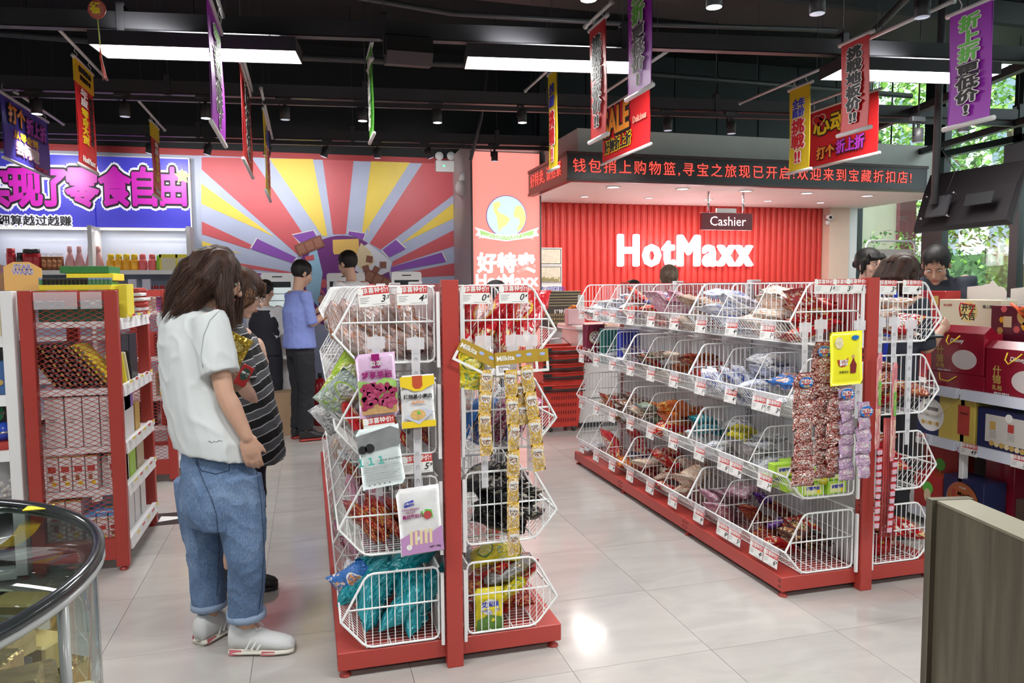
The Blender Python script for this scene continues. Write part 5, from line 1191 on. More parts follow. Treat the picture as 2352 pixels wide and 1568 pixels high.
for i, (x0, x1) in enumerate(((-5.2, -4.18), (-4.17, -3.2), (-3.19, -2.2), (-2.19, -1.24))):
    MB().cbox(x0, x1, 9.05, 9.36, 2.125, 2.895, .003).build('sign_panel', mat('sign_cobalt', (.05, .045, .48), .35, emit=.28, ecol=(.09, .09, .75)), sgn)
MB().box(-5.2, -1.225, 9.04, 9.37, 2.115, 2.128).box(-5.2, -1.225, 9.04, 9.37, 2.892, 2.905).box(-1.24, -1.225, 9.04, 9.37, 2.115, 2.9).build('frame', white_m, sgn)
cx = pY(398, 440, 9.04); mag = mat('sign_magenta', (.52, .01, .42), .4, emit=.2, ecol=(.8, .02, .62))
glw = mat('sign_outline_white', (.85, .85, .95), .4, emit=.35, ecol=(.9, .9, 1))
chars = '实现了零食自由'; xs = [-15, 60, 124, 190, 265, 332, 398]
for ch_, px in zip(chars, xs):
    p = wm(sgn).inverted() @ pY(px, 436, 9.04)
    for j, (mm, off, y) in enumerate(((glw, .044, -.0), (ink_m, .026, -.008), (mag, .0105, -.018))):
        link(('lettering_glow', 'lettering_outline', 'lettering')[j], dilated(textmesh(ch_, .315, .003, .002, mm), off, 0, mm, 12), sgn, TM(p + V((0, y, 0)), math.radians(90), s=(1.03, 1.38, 1)))
link('lettering_glow', dilated(textmesh('精打细算越过越赚', .115, .001, .001, glw, sp=1.02), .016, 0, glw), sgn, TM(wm(sgn).inverted() @ pY(52, 508, 9.032), math.radians(90))); lettering(sgn, '精打细算越过越赚', wm(sgn).inverted() @ pY(52, 508, 9.026), .115, ink_m, off=.002, sp=1.02)
st_ = [(math.cos(math.pi / 2 + k * math.pi / 5) * (.085 if k % 2 == 0 else .045), math.sin(math.pi / 2 + k * math.pi / 5) * (.085 if k % 2 == 0 else .045)) for k in range(10)]
MB().prism(st_, wm(sgn).inverted() @ pY(419, 405, 9.02), X_, Z_, V((0, -.006, 0))).build('star', mat('star_yellow', (.85, .85, .12), .4, emit=.2), sgn, True)
# drinks on the wall shelf
def bottle(kind, lab, px, py, m, cap, grp=None, h=.2, r=.035, Y=8.95, zb=1.645):
    p = pY(px, py, Y)
    t = thing(kind, lab, 'bottle', (p.x, Y, zb), 0, grp)
    if kind == 'thermos': MB().lathe([(r, 0), (r, h * .78), (r * .9, h * .8)], n=14).build('body', m, t, True); MB().lathe([(r * .85, h * .8), (r * .85, h)], n=14).build('cap', cap, t, True)
    elif kind == 'squat_jar': MB().lathe([(r, 0), (r * 1.1, h * .2), (r * 1.1, h * .55), (r * .7, h * .72)], n=14).build('body', m, t, True); MB().lathe([(r * .75, h * .7), (r * .75, h * .95), (r * .6, h)], n=14).build('cap', cap, t, True)
    else: MB().lathe([(r, 0), (r, h * .12), (r * .5, h * .62), (r * .32, h * .8)], n=14).build('body', m, t, True); MB().lathe([(r * .38, h * .78), (r * .38, h)], n=12).build('cap', cap, t, True)
    return t
tr_, tk_, cop, pkm, orj, pkj, grj = mat('thermos_red', (.45, .02, .03), .3), mat('thermos_black', (.03, .03, .03), .3), mat('copper', (.45, .20, .10), .25, .6), mat('bottle_pink', (.68, .36, .36), .3), mat('jar_orange', (.80, .40, .02), .3), mat('jar_pink', (.70, .12, .13), .3), mat('jar_green', (.25, .60, .05), .3)
for px, m, hh in ((-40, tr_, .24), (26, tr_, .245), (47, tk_, .20), (63, tr_, .24), (72, tr_, .235), (84, tr_, .24)): bottle('thermos', 'tall %s thermos flask on the back wall shelf' % ('red' if m is tr_ else 'black'), px, 600, m, tk_ if px > 30 else tr_, 'red and black thermos flasks', hh, .045 if m is tr_ else .035)
for px in (102, 114, 126, 138): bottle('thermos', 'copper shaker flask with clear lid beside the red flasks', px, 600, cop, clear_m, 'copper shaker flasks', .2, .035)
for px in (161, 183, 208, 227): bottle('drink_bottle', 'tall pale pink wrapped bottle on the back wall shelf', px, 600, pkm, pkm, 'pale pink bottles', .27, .062)
for px in (255, 273, 291, 309): bottle('squat_jar', 'squat orange jar with orange lid on the back wall shelf', px, 600, orj, yell_m, 'squat orange jars', .19, .042)
for px in (328, 350): bottle('squat_jar', 'squat pink red jar beside the orange jars', px, 600, pkj, pkj, 'squat pink jars', .19, .042)
bottle('squat_jar', 'single lime green bottle between pink jars and yellow cartons', 365, 600, grj, grj, None, .18, .03)
def box_(name, lab, x0, x1, y0, y1, z0, z1, m, grp=None, cat='box', rot=0., dec=None):
    c = V(((x0 + x1) / 2, (y0 + y1) / 2, z0)); t = thing(name, lab, cat, c, rot, grp)
    MB().cbox(x0 - c.x, x1 - c.x, y0 - c.y, y1 - c.y, 0, z1 - z0, .002).build('box', m, t, True)
    if dec: dec(t, (x1 - x0) / 2, (y1 - y0) / 2, z1 - z0)
    return t
cream_m = mat('carton_cream', (.72, .68, .50), .45); ylb = mat('carton_yellow', (.82, .70, .05), .4)
for i, px in enumerate((388, 425)):
    p = pY(px, 600, 8.9); box_('carton', 'cream and yellow carton at the right end of the bottle shelf', p.x - .09, p.x + .09, 8.86, 8.95, 1.645, 1.83, cream_m, 'cream and yellow cartons on the bottle shelf', dec=lambda t, a, b_, h: MB().box(-a, a, -b_ - .001, -b_, h * .8, h).box(-a, -a + .02, -b_ - .001, -b_, 0, h).build('print', ylb, t, True))
for i in range(5):
    p = pY(345 + i * 15, 650, 8.9); t = bottle('squat_jar', 'small white jar with red cap on the lower wall shelf', 345 + i * 13.5, 650, white_m, tr_, 'small white jars with red caps', .13, .034, 8.9, 1.36)
for i in range(9): p = pY(240 - i * 24, 650, 8.95); box_('carton', 'small pale box in a row on the lower wall shelf', p.x - .05, p.x + .05, 8.9, 9.0, 1.36, 1.36 + .12 + .03 * (i % 3), [cream_m, white_m, MATS['carton_lime'], white_m][i % 4], 'small pale boxes on the lower wall shelf')
for px, w_, lab in ((305, 14, 'pale lilac upright card box on the lower wall shelf'), (337, 14, 'second pale lilac upright card box on the lower wall shelf')): p = pY(px, 650, 8.85); box_('carton', lab, p.x - .04, p.x + .04, 8.82, 8.88, 1.36, 1.56, mat('carton_lilac', (.62, .60, .72), .5))

# mesh-ended unit
def mesh_panel(x0, x1, z0, z1, y, cw=.050, chh=.025):
    b = MB(); nx = int((x1 - x0) / cw); nz = int((z1 - z0) / chh); cw = (x1 - x0) / nx; chh = (z1 - z0) / nz
    for s_ in (1, -1):
        for k in range(-nz, nx + 1):
            # diagonal from bottom row: x = x0 + (k + t) cw, z = z0 + t ch
            t0, t1 = max(0, -k), min(nz, nx - k)
            if t1 <= t0: continue
            a = (k + t0, t0); c = (k + t1, t1)
            if s_ < 0: a = (nx - a[0], a[1]); c = (nx - c[0], c[1])
            p, q = V((x0 + a[0] * cw, y, z0 + a[1] * chh)), V((x0 + c[0] * cw, y, z0 + c[1] * chh))
            b.tube([p, q], .0017, 3, caps=False)
    return b
def mesh_unit(lab, dx, dy, depth=.73):
    x0, x1, ya, yb, zt = -1.368, -.928, 4.16, 4.16 + depth, 1.447
    t = thing('mesh_end_shelf', lab, 'shelf', (-1.15 + dx, 4.16 + dy, 0))
    def B(): return MB()
    for y in (ya, yb):
        for x in (x0, x1 - .062): B().cbox(x + dx, x + .062 + dx, y - .022 + dy, y + .022 + dy, .02, zt, .003).build('post', red_m, t)
        B().box(x0 + dx + .06, x1 + dx - .06, y - .015 + dy, y + .015 + dy, zt - .05, zt - .002).build('top_rail', red_m, t)
        B().box(x0 + dx + .06, x1 + dx - .06, y - .018 + dy, y + .018 + dy, .06, .17).build('kick_rail', red_m, t)
        m_ = mesh_panel(x0 + .062 + dx, x1 - .062 + dx, .17, zt - .05, y + dy); m_.build('mesh_panel', red_m, t)
    for z in (1.29, .945, .645, .42, .14):
        b = B(); b.box(x0 + .04 + dx, x1 - .02 + dx, ya + .022 + dy, yb - .022 + dy, z - .03, z); b.build('shelf_board', white_m, t)
        b = B(); b.prism([(0, -.045), (.03, -.045), (.022, .012), (.0, .012)], (x1 - .02 + dx, ya + .024 + dy, z - .0), (1, 0, 0), (0, 0, 1), (0, yb - ya - .048, 0)); b.build('shelf_lip', white_m, t)
    for x in (x0 + .03, x1 - .03):
        for y in (ya, yb): link('foot', foot_me, t, TM((x + dx - t.location.x, y + dy - t.location.y, 0)))
    return t
mesh_unit('red framed shelf unit with diamond mesh end panel at the left', 0, 0)
mesh_unit('second red mesh-ended shelf unit standing behind the first', -.05, 1.84)
# contents seen through the mesh
def disc_on(t, y, x, z, r, m, nm='print'): MB().disc((x, y, z), X_, Z_, V((0, -.0008, 0)), r, 14).build(nm, m, t, True)
blk = mat('packet_black', (.02, .018, .018), .25); gsh = mat('packet_gold', (.45, .33, .12), .3)
for k in range(12):
    x = -1.27 + k * .024; M = TM((x + .03, 4.30 + .0, .955)) @ Matrix.Rotation(math.radians(-34 if k < 9 else -38), 4, 'Y')
    t = thing('stick_packet', '%s leaning black and silver packet from the left behind the mesh' % OR[k], 'packet', M=M, group='leaning black packets behind the mesh')
    MB().cbox(-.005, .005, -.085, .12, 0, .27, .002).build('packet', blk if k < 10 else ylb, t, True)
    b = MB()
    for q in range(9): b.box(-.0055, .0055, -.0866, -.085, .012 + q * .029, .028 + q * .029)
    b.build('edge_print', chrome_m if k % 3 else gsh, t, True)
wb_ = mat('carton_white', (.70, .69, .69), .45)
for k, (x0, x1) in enumerate(((-1.30, -1.215), (-1.205, -1.13), (-1.125, -1.05), (-1.045, -.965))):
    box_('tall_carton', '%s tall white carton from the left behind the mesh, third shelf' % OR[k], x0, x1, 4.20 + .01 * (k == 0), 4.5, .647, .905, wb_, 'tall white cartons behind the mesh', dec=lambda t, a, b_, h: MB().box(-a * .6, a * .3, -b_ - .001, -b_, h * .55, h * .57).box(-a * .6, a * .1, -b_ - .001, -b_, h * .50, h * .515).build('print', inkgrey_m, t, True))
ydot = yell_m; brn = mat('print_brown', (.28, .11, .05), .5); rdp = mat('print_red', (.45, .05, .04), .5)
def duck(t, a, b_, h):
    disc_on(t, -b_ - .001, a * .25, h * .22, a * .42, ydot, 'yellow_dot'); MB().box(-a * .7, a * .6, -b_ - .001, -b_, h * .55, h * .72).build('print_band', rdp, t, True); MB().box(-a * .55, a * .1, -b_ - .001, -b_, h * .30, h * .46).build('print_biscuit', brn, t, True); MB().box(-a, a, -b_ - .001, b_, h * .97, h + .001).build('gold_edge', gsh, t, True)
for k, x in enumerate((-1.305, -1.245, -1.185, -1.125, -1.02)): box_('biscuit_carton', '%s white and red biscuit carton from the left, fourth mesh shelf' % OR[k], x, x + .055, 4.2, 4.38, .422, .60, wb_, 'white and red biscuit cartons, fourth shelf', dec=duck)
box_('biscuit_carton', 'biscuit carton lying flat on top of the upright ones, fourth shelf', -1.30, -1.13, 4.2, 4.38, .602, .635, wb_, dec=lambda t, a, b_, h: (MB().box(-a * .2, a * .9, -b_ - .001, -b_, h * .2, h * .8).build('print_band', rdp, t, True)))
bluec = mat('carton_sky', (.10, .35, .70), .4)
for k, x in enumerate((-1.30, -1.225)): box_('biscuit_carton', 'white carton with brown bears on the lowest shelf', x, x + .07, 4.2, 4.4, .142, .37, wb_, 'white cartons on the lowest shelf', dec=duck)
for k, x in enumerate((-1.14, -1.085, -1.03)): box_('biscuit_carton', 'white carton with blue top on the lowest shelf', x, x + .05, 4.2, 4.45, .142, .29, wb_, 'white cartons with blue tops', dec=lambda t, a, b_, h: (duck(t, a, b_, h * .8), MB().box(-a, a, -b_ - .001, b_, h * .9, h + .002).build('blue_lid', bluec, t, True)))
box_('display_tray', 'dark green flat box on the top shelf behind the mesh', -1.30, -.98, 4.2, 4.6, 1.292, 1.36, mat('box_deep_green', (.02, .09, .05), .5))
for x, lab in ((-1.245, 'clear ticket pocket at the left of the mesh top'), (-1.15, 'clear ticket pocket in the middle of the mesh top'), (-1.04, 'clear ticket pocket at the right of the mesh top')): tag(MB().box(x - .05, x + .046, 4.125, 4.130, 1.355, 1.44).build('ticket_pocket', clear_m), lab, 'ticket holder')
# goods on the open side
def sidebox(name, lab, y0, y1, z0, z1, m, grp=None, dx=.0, dec=None, w_=.10): return box_(name, lab, -.965 - w_ + dx, -.965 + dx, y0, y1, z0, z1, m, grp, dec=dec)
sidebox('gift_carton', 'nearer black carton with small red mark on the open side', 4.36, 4.52, .946, 1.20, mat('carton_black', (.03, .03, .033), .35), w_=.07); sidebox('gift_carton', 'farther black carton with small red mark on the open side', 4.54, 4.72, .946, 1.20, MATS['carton_black'], w_=.07)
for k in range(3): t = thing('snack_pouch', 'yellow and grey pouch leaning on the open side of the mesh unit', 'snack bag', M=TM((-.965, 4.36 + k * .07, .95)) @ Matrix.Rotation(.5, 4, 'X'), group='yellow grey leaning pouches'); MB().cbox(-.06, .02, -.008, .008, 0, .19, .003).build('pouch', [ylb, cream_m, blk, ylb][k], t, True)
pur = mat('carton_violet', (.30, .16, .50), .4)
sidebox('tall_carton', 'slim white carton with pink edge on the open side', 4.26, 4.34, .646, .90, wb_, w_=.06); sidebox('tall_carton', 'white and violet carton on the open side', 4.36, 4.56, .646, .90, pur, w_=.06, dec=lambda t, a, b_, h: MB().box(a, a + .001, -b_, b_, 0, h * .6).build('white_print', wb_, t, True)); sidebox('tall_carton', 'small gold carton beside the violet one', 4.60, 4.72, .646, .80, gold_m)
sidebox('snack_carton', 'lime green carton on the open side, fourth shelf', 4.42, 4.56, .421, .57, limeb); sidebox('snack_carton', 'white carton with brown print before the lime one', 4.26, 4.40, .421, .58, wb_); sidebox('snack_carton', 'tan clear pack beside the lime carton', 4.60, 4.78, .421, .60, mat('pack_tan', (.5, .42, .28), .4))
for k, (y0, m, zz) in enumerate(((4.22, bluec, .30), (4.36, bluec, .34), (4.50, rdp, .36), (4.66, rdp, .37))): sidebox('biscuit_carton', ['blue topped carton nearest on the lowest open shelf', 'second blue topped carton on the lowest open shelf', 'brown red topped carton on the lowest open shelf', 'farthest red topped carton on the lowest open shelf'][k], y0, y0 + .12, .141, zz, wb_, w_=.13, dec=lambda t, a, b_, h, m=m: (MB().box(-a, a, -b_, b_, h, h + .003).build('lid', m, t, True), MB().disc((0, 0, h + .003), X_, (0, 1, 0), V((0, 0, .001)), .04, 12, ry=.018).build('yellow_oval', yell_m, t, True)))
for row_, z in enumerate((1.29, .945, .645, .42, .14)):
    for k in range(5):
        M = TM((-.905, 4.26 + k * .13, z + .018), rz=math.pi / 2); t = thing('price_card', '%s clip price card from the near end, mesh unit lip %s from the top' % (OR[k], OR[row_]), 'price tag', M=M, group='clip price cards, mesh unit lip %d' % (row_ + 1))
        MB().box(-.03, .03, -.001, .001, -.02, .012).build('card', paper_m, t, True); MB().box(-.03, .03, -.0016, -.001, .0, .012).build('card_header', tagred_m if k % 2 else yell_m, t, True)
# stock on top of the unit
box_('display_tray', 'yellow cardboard tray of small green capped tubes on top of the mesh unit', -1.29, -.97, 4.2, 4.42, 1.449, 1.475, ylb)
for k in range(18):
    x = -1.285 + k * .0185; t = thing('candy_tube', 'small candy tube standing in the yellow tray', 'candy tube', (x, 4.215, 1.476), 0, 'small candy tubes in the yellow tray'); MB().cbox(-.0075, .0075, -.01, .01, 0, .035, .002).build('tube', [blk, mat('tube_green', (.08, .25, .12), .4)][(k > 0) * (k > 11) or k == 0], t, True); MB().box(-.0078, .0078, -.0104, .0104, .026, .035).build('cap', mat('tube_cap', (.25, .32, .55), .4) if (k > 11 or k == 0) else dark2_m, t, True)
for k, (x0, x1, y0, y1, z, m, lab) in enumerate(((-1.28, -1.05, 4.5, 4.75, 1.46, green_m, 'green flat box in the stack on the mesh unit'), (-1.25, -1.02, 4.5, 4.75, 1.50, ylb, 'yellow flat box with green arrows on the stack'), (-1.28, -1.04, 4.5, 4.75, 1.54, mat('box_green_dark', (.03, .18, .06), .4), 'dark green flat box topping the stack'))): box_('flat_box', lab, x0, x1, y0, y1, z, z + .038, m)
t = box_('yellow_carton', 'tall yellow carton beside the mesh unit corner post', -.955, -.915, 4.3, 4.46, 1.30, 1.478, ylb)
for k in range(6): t = thing('paper_packet', '%s paper packet up in the white stack on the mesh unit' % OR[k], 'packet', (-1.0 + RN.uniform(-.02, .02), 4.72, 1.30 + k * .028), RN.uniform(-.4, .4), 'stacked white paper packets'); MB().cbox(-.08, .09, -.08, .08, 0, .018, .004).build('packet', [wb_, wb_, rdp][k % 3], t, True)
# items on the second unit
t = thing('plush_toy', 'bright pink plush toy on the second mesh unit', 'toy', (-.93, 6.3, .66)); MB().ell((0, 0, .07), (.05, 0, 0), (0, .05, 0), (0, 0, .07)).ell((0, -.01, .16), (.04, 0, 0), (0, .04, 0), (0, 0, .04)).ell((.02, .03, .2), (.014, 0, 0), (0, .014, 0), (0, 0, .03)).ell((.02, -.04, .2), (.014, 0, 0), (0, .014, 0), (0, 0, .03)).build('body', mat('plush_pink', (.80, .12, .32), .8), t, True)
for k in range(8): z = (1.292, .947, .647, .422)[k % 4]; box_('snack_carton', 'mixed carton on the second mesh unit, %s shelf' % ROWN[k % 4], -1.25 + .16 * (k // 4), -1.12 + .16 * (k // 4), 6.05, 6.2, z, z + (.10 if z > 1.2 else .18), [cream_m, rdp, wb_, blk, pur, wb_, ylb, rdp][k], 'mixed cartons on the second mesh unit, %s shelf' % ROWN[k % 4])

# white shelf unit facing the camera, far left
wu = thing('white_shelf_unit', 'white shelf unit facing the camera at the left edge', 'shelf', (-1.7, 4.2, 0))
MB().cbox(-1.437, -1.385, 4.12, 4.19, .03, 1.447, .003).build('upright', white_m, wu); MB().cbox(-2.34, -2.29, 4.12, 4.19, .03, 1.447, .003).build('upright', white_m, wu)
MB().box(-2.3, -1.43, 4.52, 4.54, .05, 1.44).build('back_panel', mat('unit_back', (.22, .22, .23), .6), wu)
WZ = (1.22, .93, .655, .40, .06)
for z in WZ: MB().box(-2.29, -1.437, 4.15, 4.52, z - .025, z).build('shelf_board', white_m, wu); MB().prism([(0, -.045), (-.028, -.045), (-.02, .008), (0, .008)], (-2.29, 4.15, z), (0, 1, 0), (0, 0, 1), (.853, 0, 0)).build('shelf_lip', white_m, wu)
for x in (-1.41, -2.315): link('foot', foot_me, wu, TM((x + 1.7, -.04, 0)))
gb = mat('carton_parchment', (.72, .64, .44), .45, noise_amt=.15); sky = mat('print_sky_blue', (.25, .48, .68), .4)
for i, x in enumerate((-1.60, -1.77, -1.93)):
    t = box_('chocolate_box', ['cream chocolate box with blue picture nearest the white upright', 'second cream chocolate box from the white upright', 'third cream chocolate box from the white upright'][i], x, x + .145, 4.17, 4.21, 1.222, 1.43, gb)
    MB().box(-.06, .06, -.022, -.020, .055, .15).build('picture_print', sky, t, True); lettering(t, 'GODIVA', (0, -.023, .178), .024, MATS['skyline_olive'], ext=.0003); lettering(t, 'GODIVA', (0, -.023, .025), .020, MATS['skyline_olive'], ext=.0003); MB().prism([(-.03, .08), (.0, .06), (.04, .10), (.02, .13), (-.02, .12)], (0, -.0222, 0), X_, Z_, V((0, -.001, 0))).build('chocolate_print', mchoc2, t, True)
bl2 = mat('carton_denim', (.06, .14, .34), .4)
for i in range(4): t = box_('blue_carton', 'dark blue carton with nut picture on the second white shelf', -1.56 - i * .13, -1.45 - i * .13, 4.22, 4.3, .932, 1.10 - .06 * (i % 2), bl2, 'dark blue nut cartons'); MB().disc((0, -.042, .06), X_, Z_, V((0, -.001, 0)), .03, 14, ry=.018).build('nut_print', gold_m, t, True)
eggc = [mat('egg_blue', (.03, .08, .50), .15), mat('egg_red', (.60, .03, .03), .15), mat('egg_green', (.04, .35, .12), .15)]
for i in range(10):
    x, r_ = -1.49 - (i % 5) * .105 - .03 * (i // 5), i // 5
    t = thing('foil_egg', '%s foil wrapped chocolate egg on the third white shelf' % ['blue', 'red', 'green'][(i * 2 + r_) % 3], 'chocolate egg', (x, 4.22 - .01 * r_, .70 + r_ * .095), 0, '%s foil eggs' % ['blue', 'red', 'green'][(i * 2 + r_) % 3])
    MB().ell((0, 0, .045), (.042, 0, 0), (0, .042, 0), (0, 0, .05), 16, 10).build('egg', eggc[(i * 2 + r_) % 3], t, True); MB().lathe([(.0425, .040), (.0432, .045), (.0425, .050)], n=16).build('foil_band', chrome_m, t, True)
t = box_('display_tray', 'red tray under the foil eggs on the third white shelf', -2.1, -1.44, 4.16, 4.3, .657, .70, rdp); lettering(t, 'Humpty Dumpty', (.18, -.072, .024), .024, W, ext=.0004)
for i in range(3):
    x = -1.52 - i * .16; t = thing('nut_bag', ['clear bag of white nuts nearest the white upright', 'second clear bag of white nuts', 'third clear bag of white nuts at the left edge'][i], 'snack bag', (x, 4.22, .405)); link('bag', pouch_mesh(.12, .2, .03, i + 2.2).mesh('bag', clear_m), t, TM((0, 0, .105)))
    b = MB()
    for q in range(26): b.ell((RN.uniform(-.045, .045), RN.uniform(-.018, .018), .015 + RN.random() * .07), (.010, 0, 0), (0, .010, 0), (0, 0, .010), 7, 5)
    tag(b.build('nuts', mat('nut_white', (.62, .58, .50), .5), t, True), kind='stuff')
for i in range(3): t = box_('dark_carton', ['dark carton beside the white upright on the lowest shelf', 'middle dark carton on the lowest white shelf', 'left dark carton on the lowest white shelf'][i], -1.62 - i * .2, -1.45 - i * .2, 4.2, 4.35, .062, .26 - .03 * i, blk); MB().disc((.02, -.0765, .12), X_, Z_, V((0, -.001, 0)), .035, 16).build('ring_print', gsh, t, True)
sw_ = mat('card_orange', (.85, .50, .16), .5)
t = thing('display_card', 'orange display card reading STAR WARS on top of the white unit', 'display card', (-1.39, 4.3, 1.449)); MB().prism([(-.085, 0), (.085, 0), (.085, .11), (.03, .145), (-.04, .145), (-.085, .12)], (0, 0, 0), X_, Z_, V((0, .004, 0))).build('card', sw_, t, True)
lettering(t, 'STAR\nWARS', (0, -.002, .105), .034, W, off=.003, ext=.0004, lines=.75); lettering(t, 'STAR\nWARS', (0, -.0035, .105), .034, pur, ext=.0004, lines=.75)
t = thing('display_card', 'second STAR WARS card partly cut at the left edge', 'display card', (-1.53, 4.36, 1.449)); MB().prism([(-.10, 0), (.07, 0), (.07, .12), (.0, .14), (-.10, .10)], (0, 0, 0), X_, Z_, V((0, .004, 0))).build('card', mat('card_brown', (.30, .17, .10), .5, noise_amt=.4, nscale=30), t, True); lettering(t, 'STAR\nWARS', (.03, -.002, .108), .026, pur, ext=.0004, lines=.75)
price_tag('price tag reading 24.2 on the top lip of the white unit', TM((-1.53, 4.10, 1.262)), '24.2', False, 1.15); price_tag('price tag reading 6.2 on the fourth lip of the white unit', TM((-1.53, 4.10, .435)), '6.2', False, 1.15)

# curved glass display case
gc = thing('glass_case', 'round glass display case with dark rim in the bottom left corner', 'display case', (-.87, 1.31, 0))
CX, CY, CR = -.869, 1.312, .515
cg_m = bpy.data.materials.new('case_glass'); cg_m.use_nodes = True; nt = cg_m.node_tree; nt.nodes.clear()
out = nd(nt, 'ShaderNodeOutputMaterial'); mx = nd(nt, 'ShaderNodeMixShader'); tr = nd(nt, 'ShaderNodeBsdfTransparent'); gl = nd(nt, 'ShaderNodeBsdfGlossy'); tr.inputs[0].default_value = (.80, .86, .84, 1); gl.inputs['Roughness'].default_value = .02
lw = nd(nt, 'ShaderNodeLayerWeight'); lw.inputs[0].default_value = .5
nt.links.new(math_(nt, 'ADD', math_(nt, 'MULTIPLY', math_(nt, 'POWER', lw.outputs[1], 4.), .7), .05), mx.inputs[0]); nt.links.new(tr.outputs[0], mx.inputs[1]); nt.links.new(gl.outputs[0], mx.inputs[2]); nt.links.new(mx.outputs[0], out.inputs[0])
def ring(r, z, n=64): return [(CX + r * math.cos(2 * math.pi * i / n), CY + r * math.sin(2 * math.pi * i / n), z) for i in range(n)]
MB().tube(ring(CR, 1.0), .0105, 8, closed=True).build('rim', mat('rim_dark_metal', (.05, .055, .06), .15, .6), gc)
MB().tube(ring(CR + .004, .986), .006, 8, closed=True).build('rim_seal', mat('rim_seal', (.35, .36, .36), .2), gc)
MB().loft([((CX, CY, .60), (CR - .004, 0, 0), (0, CR - .004, 0)), ((CX, CY, .995), (CR - .004, 0, 0), (0, CR - .004, 0))], 64, cap=False).build('glass_wall', cg_m, gc)
MB().lathe([(CR - .01, .996), (CR - .01, 1.002)], (CX, CY, 0), 48).build('glass_top', cg_m, gc)
MB().lathe([(CR - .01, 0), (CR, .02), (CR, .58), (CR - .01, .60), (0, .60)], (CX, CY, 0), 48).build('base', mat('case_base', (.45, .45, .44), .4), gc)
MB().tube([(CX + CR * math.cos(-.2), CY + CR * math.sin(-.2), .60), (CX + CR * math.cos(-.2), CY + CR * math.sin(-.2), .99)], .008, 8).build('glass_joint', MATS['rim_seal'], gc)
tag(MB().box(-.57, -.52, 1.685, 1.715, 1.003, 1.005).build('rim_sticker', yell_m), 'small yellow sticker lying on the rim of the glass case', 'sticker')
gfoil = mat('gold_foil', (.62, .46, .22), .22, .8, bump=.4, bscale=25); gpap = mat('gold_paper', (.50, .36, .12), .4)
k = 0
for lay, z in enumerate((.60, .66, .72, .78, .835)):
    for i, (px, py) in enumerate(((-60, 1440), (20, 1450), (105, 1440), (175, 1480), (-20, 1520), (70, 1530), (150, 1560), (-60, 1600), (40, 1620), (130, 1650), (200, 1640))):
        if lay >= 3 and i in (3, 6, 10) or lay == 4 and i in (2, 5, 8): continue
        p = pz(px + lay * 4, py + (0.78 - z) * 900 * .25, z); k += 1
        if (p.x - CX) ** 2 + (p.y - CY) ** 2 > (CR - .065) ** 2: 
            dv = V((p.x - CX, p.y - CY)); dv = dv.normalized() * (CR - .075); p.x, p.y = CX + dv.x, CY + dv.y
        m_ = [gfoil, gpap, gfoil, gfoil, cream_m][(k * 2) % 5]; ln = ('lowest', 'second', 'third', 'fourth', 'top')[lay]
        t = thing('gold_box', 'small gold wrapped sweet box in the glass case, %s layer' % ln, 'box', (p.x, p.y, z), RN.uniform(-.6, .6), 'gold boxes in the glass case, %s layer' % ln)
        MB().cbox(-.050, .050, -.032, .032, 0, .054, .004).build('box', m_, t, True); MB().box(-.026, .026, -.0332, -.032, .014, .036).build('label_print', paper_m, t, True)
b = MB()

# ============================================================ RIGHT: GIFT SHELVES, WOODEN PANEL, BASKET STACKS
GXR = 3.52
gs = thing('gift_shelf', 'white shelf unit of red and blue gift boxes at the right edge', 'shelf', (3.8, 3.3, 0))
SHZ = (.845, .545, .10)
for z in SHZ:
    for y0, y1 in ((2.2, 3.30), (3.33, 4.28)):
        MB().box(GXR + .02, 4.0, y0, y1, z - .03, z).build('shelf_board', white_m, gs)
        MB().prism([(0, -.05), (-.03, -.05), (-.022, .006), (0, .006)], (GXR + .02, y0, z), X_, Z_, V((0, y1 - y0, 0))).build('shelf_lip', mat('lip_pale_blue', (.60, .64, .74), .25), gs)
for y in (2.2, 3.315, 4.29):
    MB().cbox(GXR + .03, GXR + .07, y - .015, y + .015, 0, .84, .003).build('post', white_m, gs); MB().cbox(3.96, 4.0, y - .015, y + .015, 0, 1.1, .003).build('post', white_m, gs)
MB().box(3.985, 4.0, 2.2, 4.28, .1, .84).build('back_panel', mat('gift_back', (.18, .17, .16), .6), gs)
wine = mat('box_wine', (.26, .008, .025), .22, coat=.4); wine2 = mat('box_crimson', (.40, .02, .02), .3)
def gbox(name, lab, px0, px1, pyt, z0, X, depth, m, dec=None, grp=None, zt=None):
    a, b_ = pX(px0, pyt, X), pX(px1, pyt, X); y1, y0 = max(a.y, b_.y), min(a.y, b_.y); z1 = zt if zt else (a.z + b_.z) / 2
    t = thing(name, lab, 'gift box', (X, (y0 + y1) / 2, z0), 0, grp)
    MB().cbox(0, depth, -(y1 - y0) / 2, (y1 - y0) / 2, 0, z1 - z0, .003).build('box', m, t, True)
    if dec: dec(t, (y1 - y0) / 2, z1 - z0)
    return t
def XL(t, s, y, z, size, m, **k): return lettering(t, s, (-.0022, y, z), size, m, face='-X', ext=.0006, **k)
def xdisc(t, nm, y, z, r, m, ry=None, d=.0008, x=-.001, n=28): MB().disc((x, y, z), (0, -1, 0), Z_, V((-d, 0, 0)), r, n, ry=ry).build(nm, m, t, True)
def xquad(t, nm, y0, y1, z0, z1, m, x=-.001): MB().box(x - .0008, x, y0, y1, z0, z1).build(nm, m, t, True)
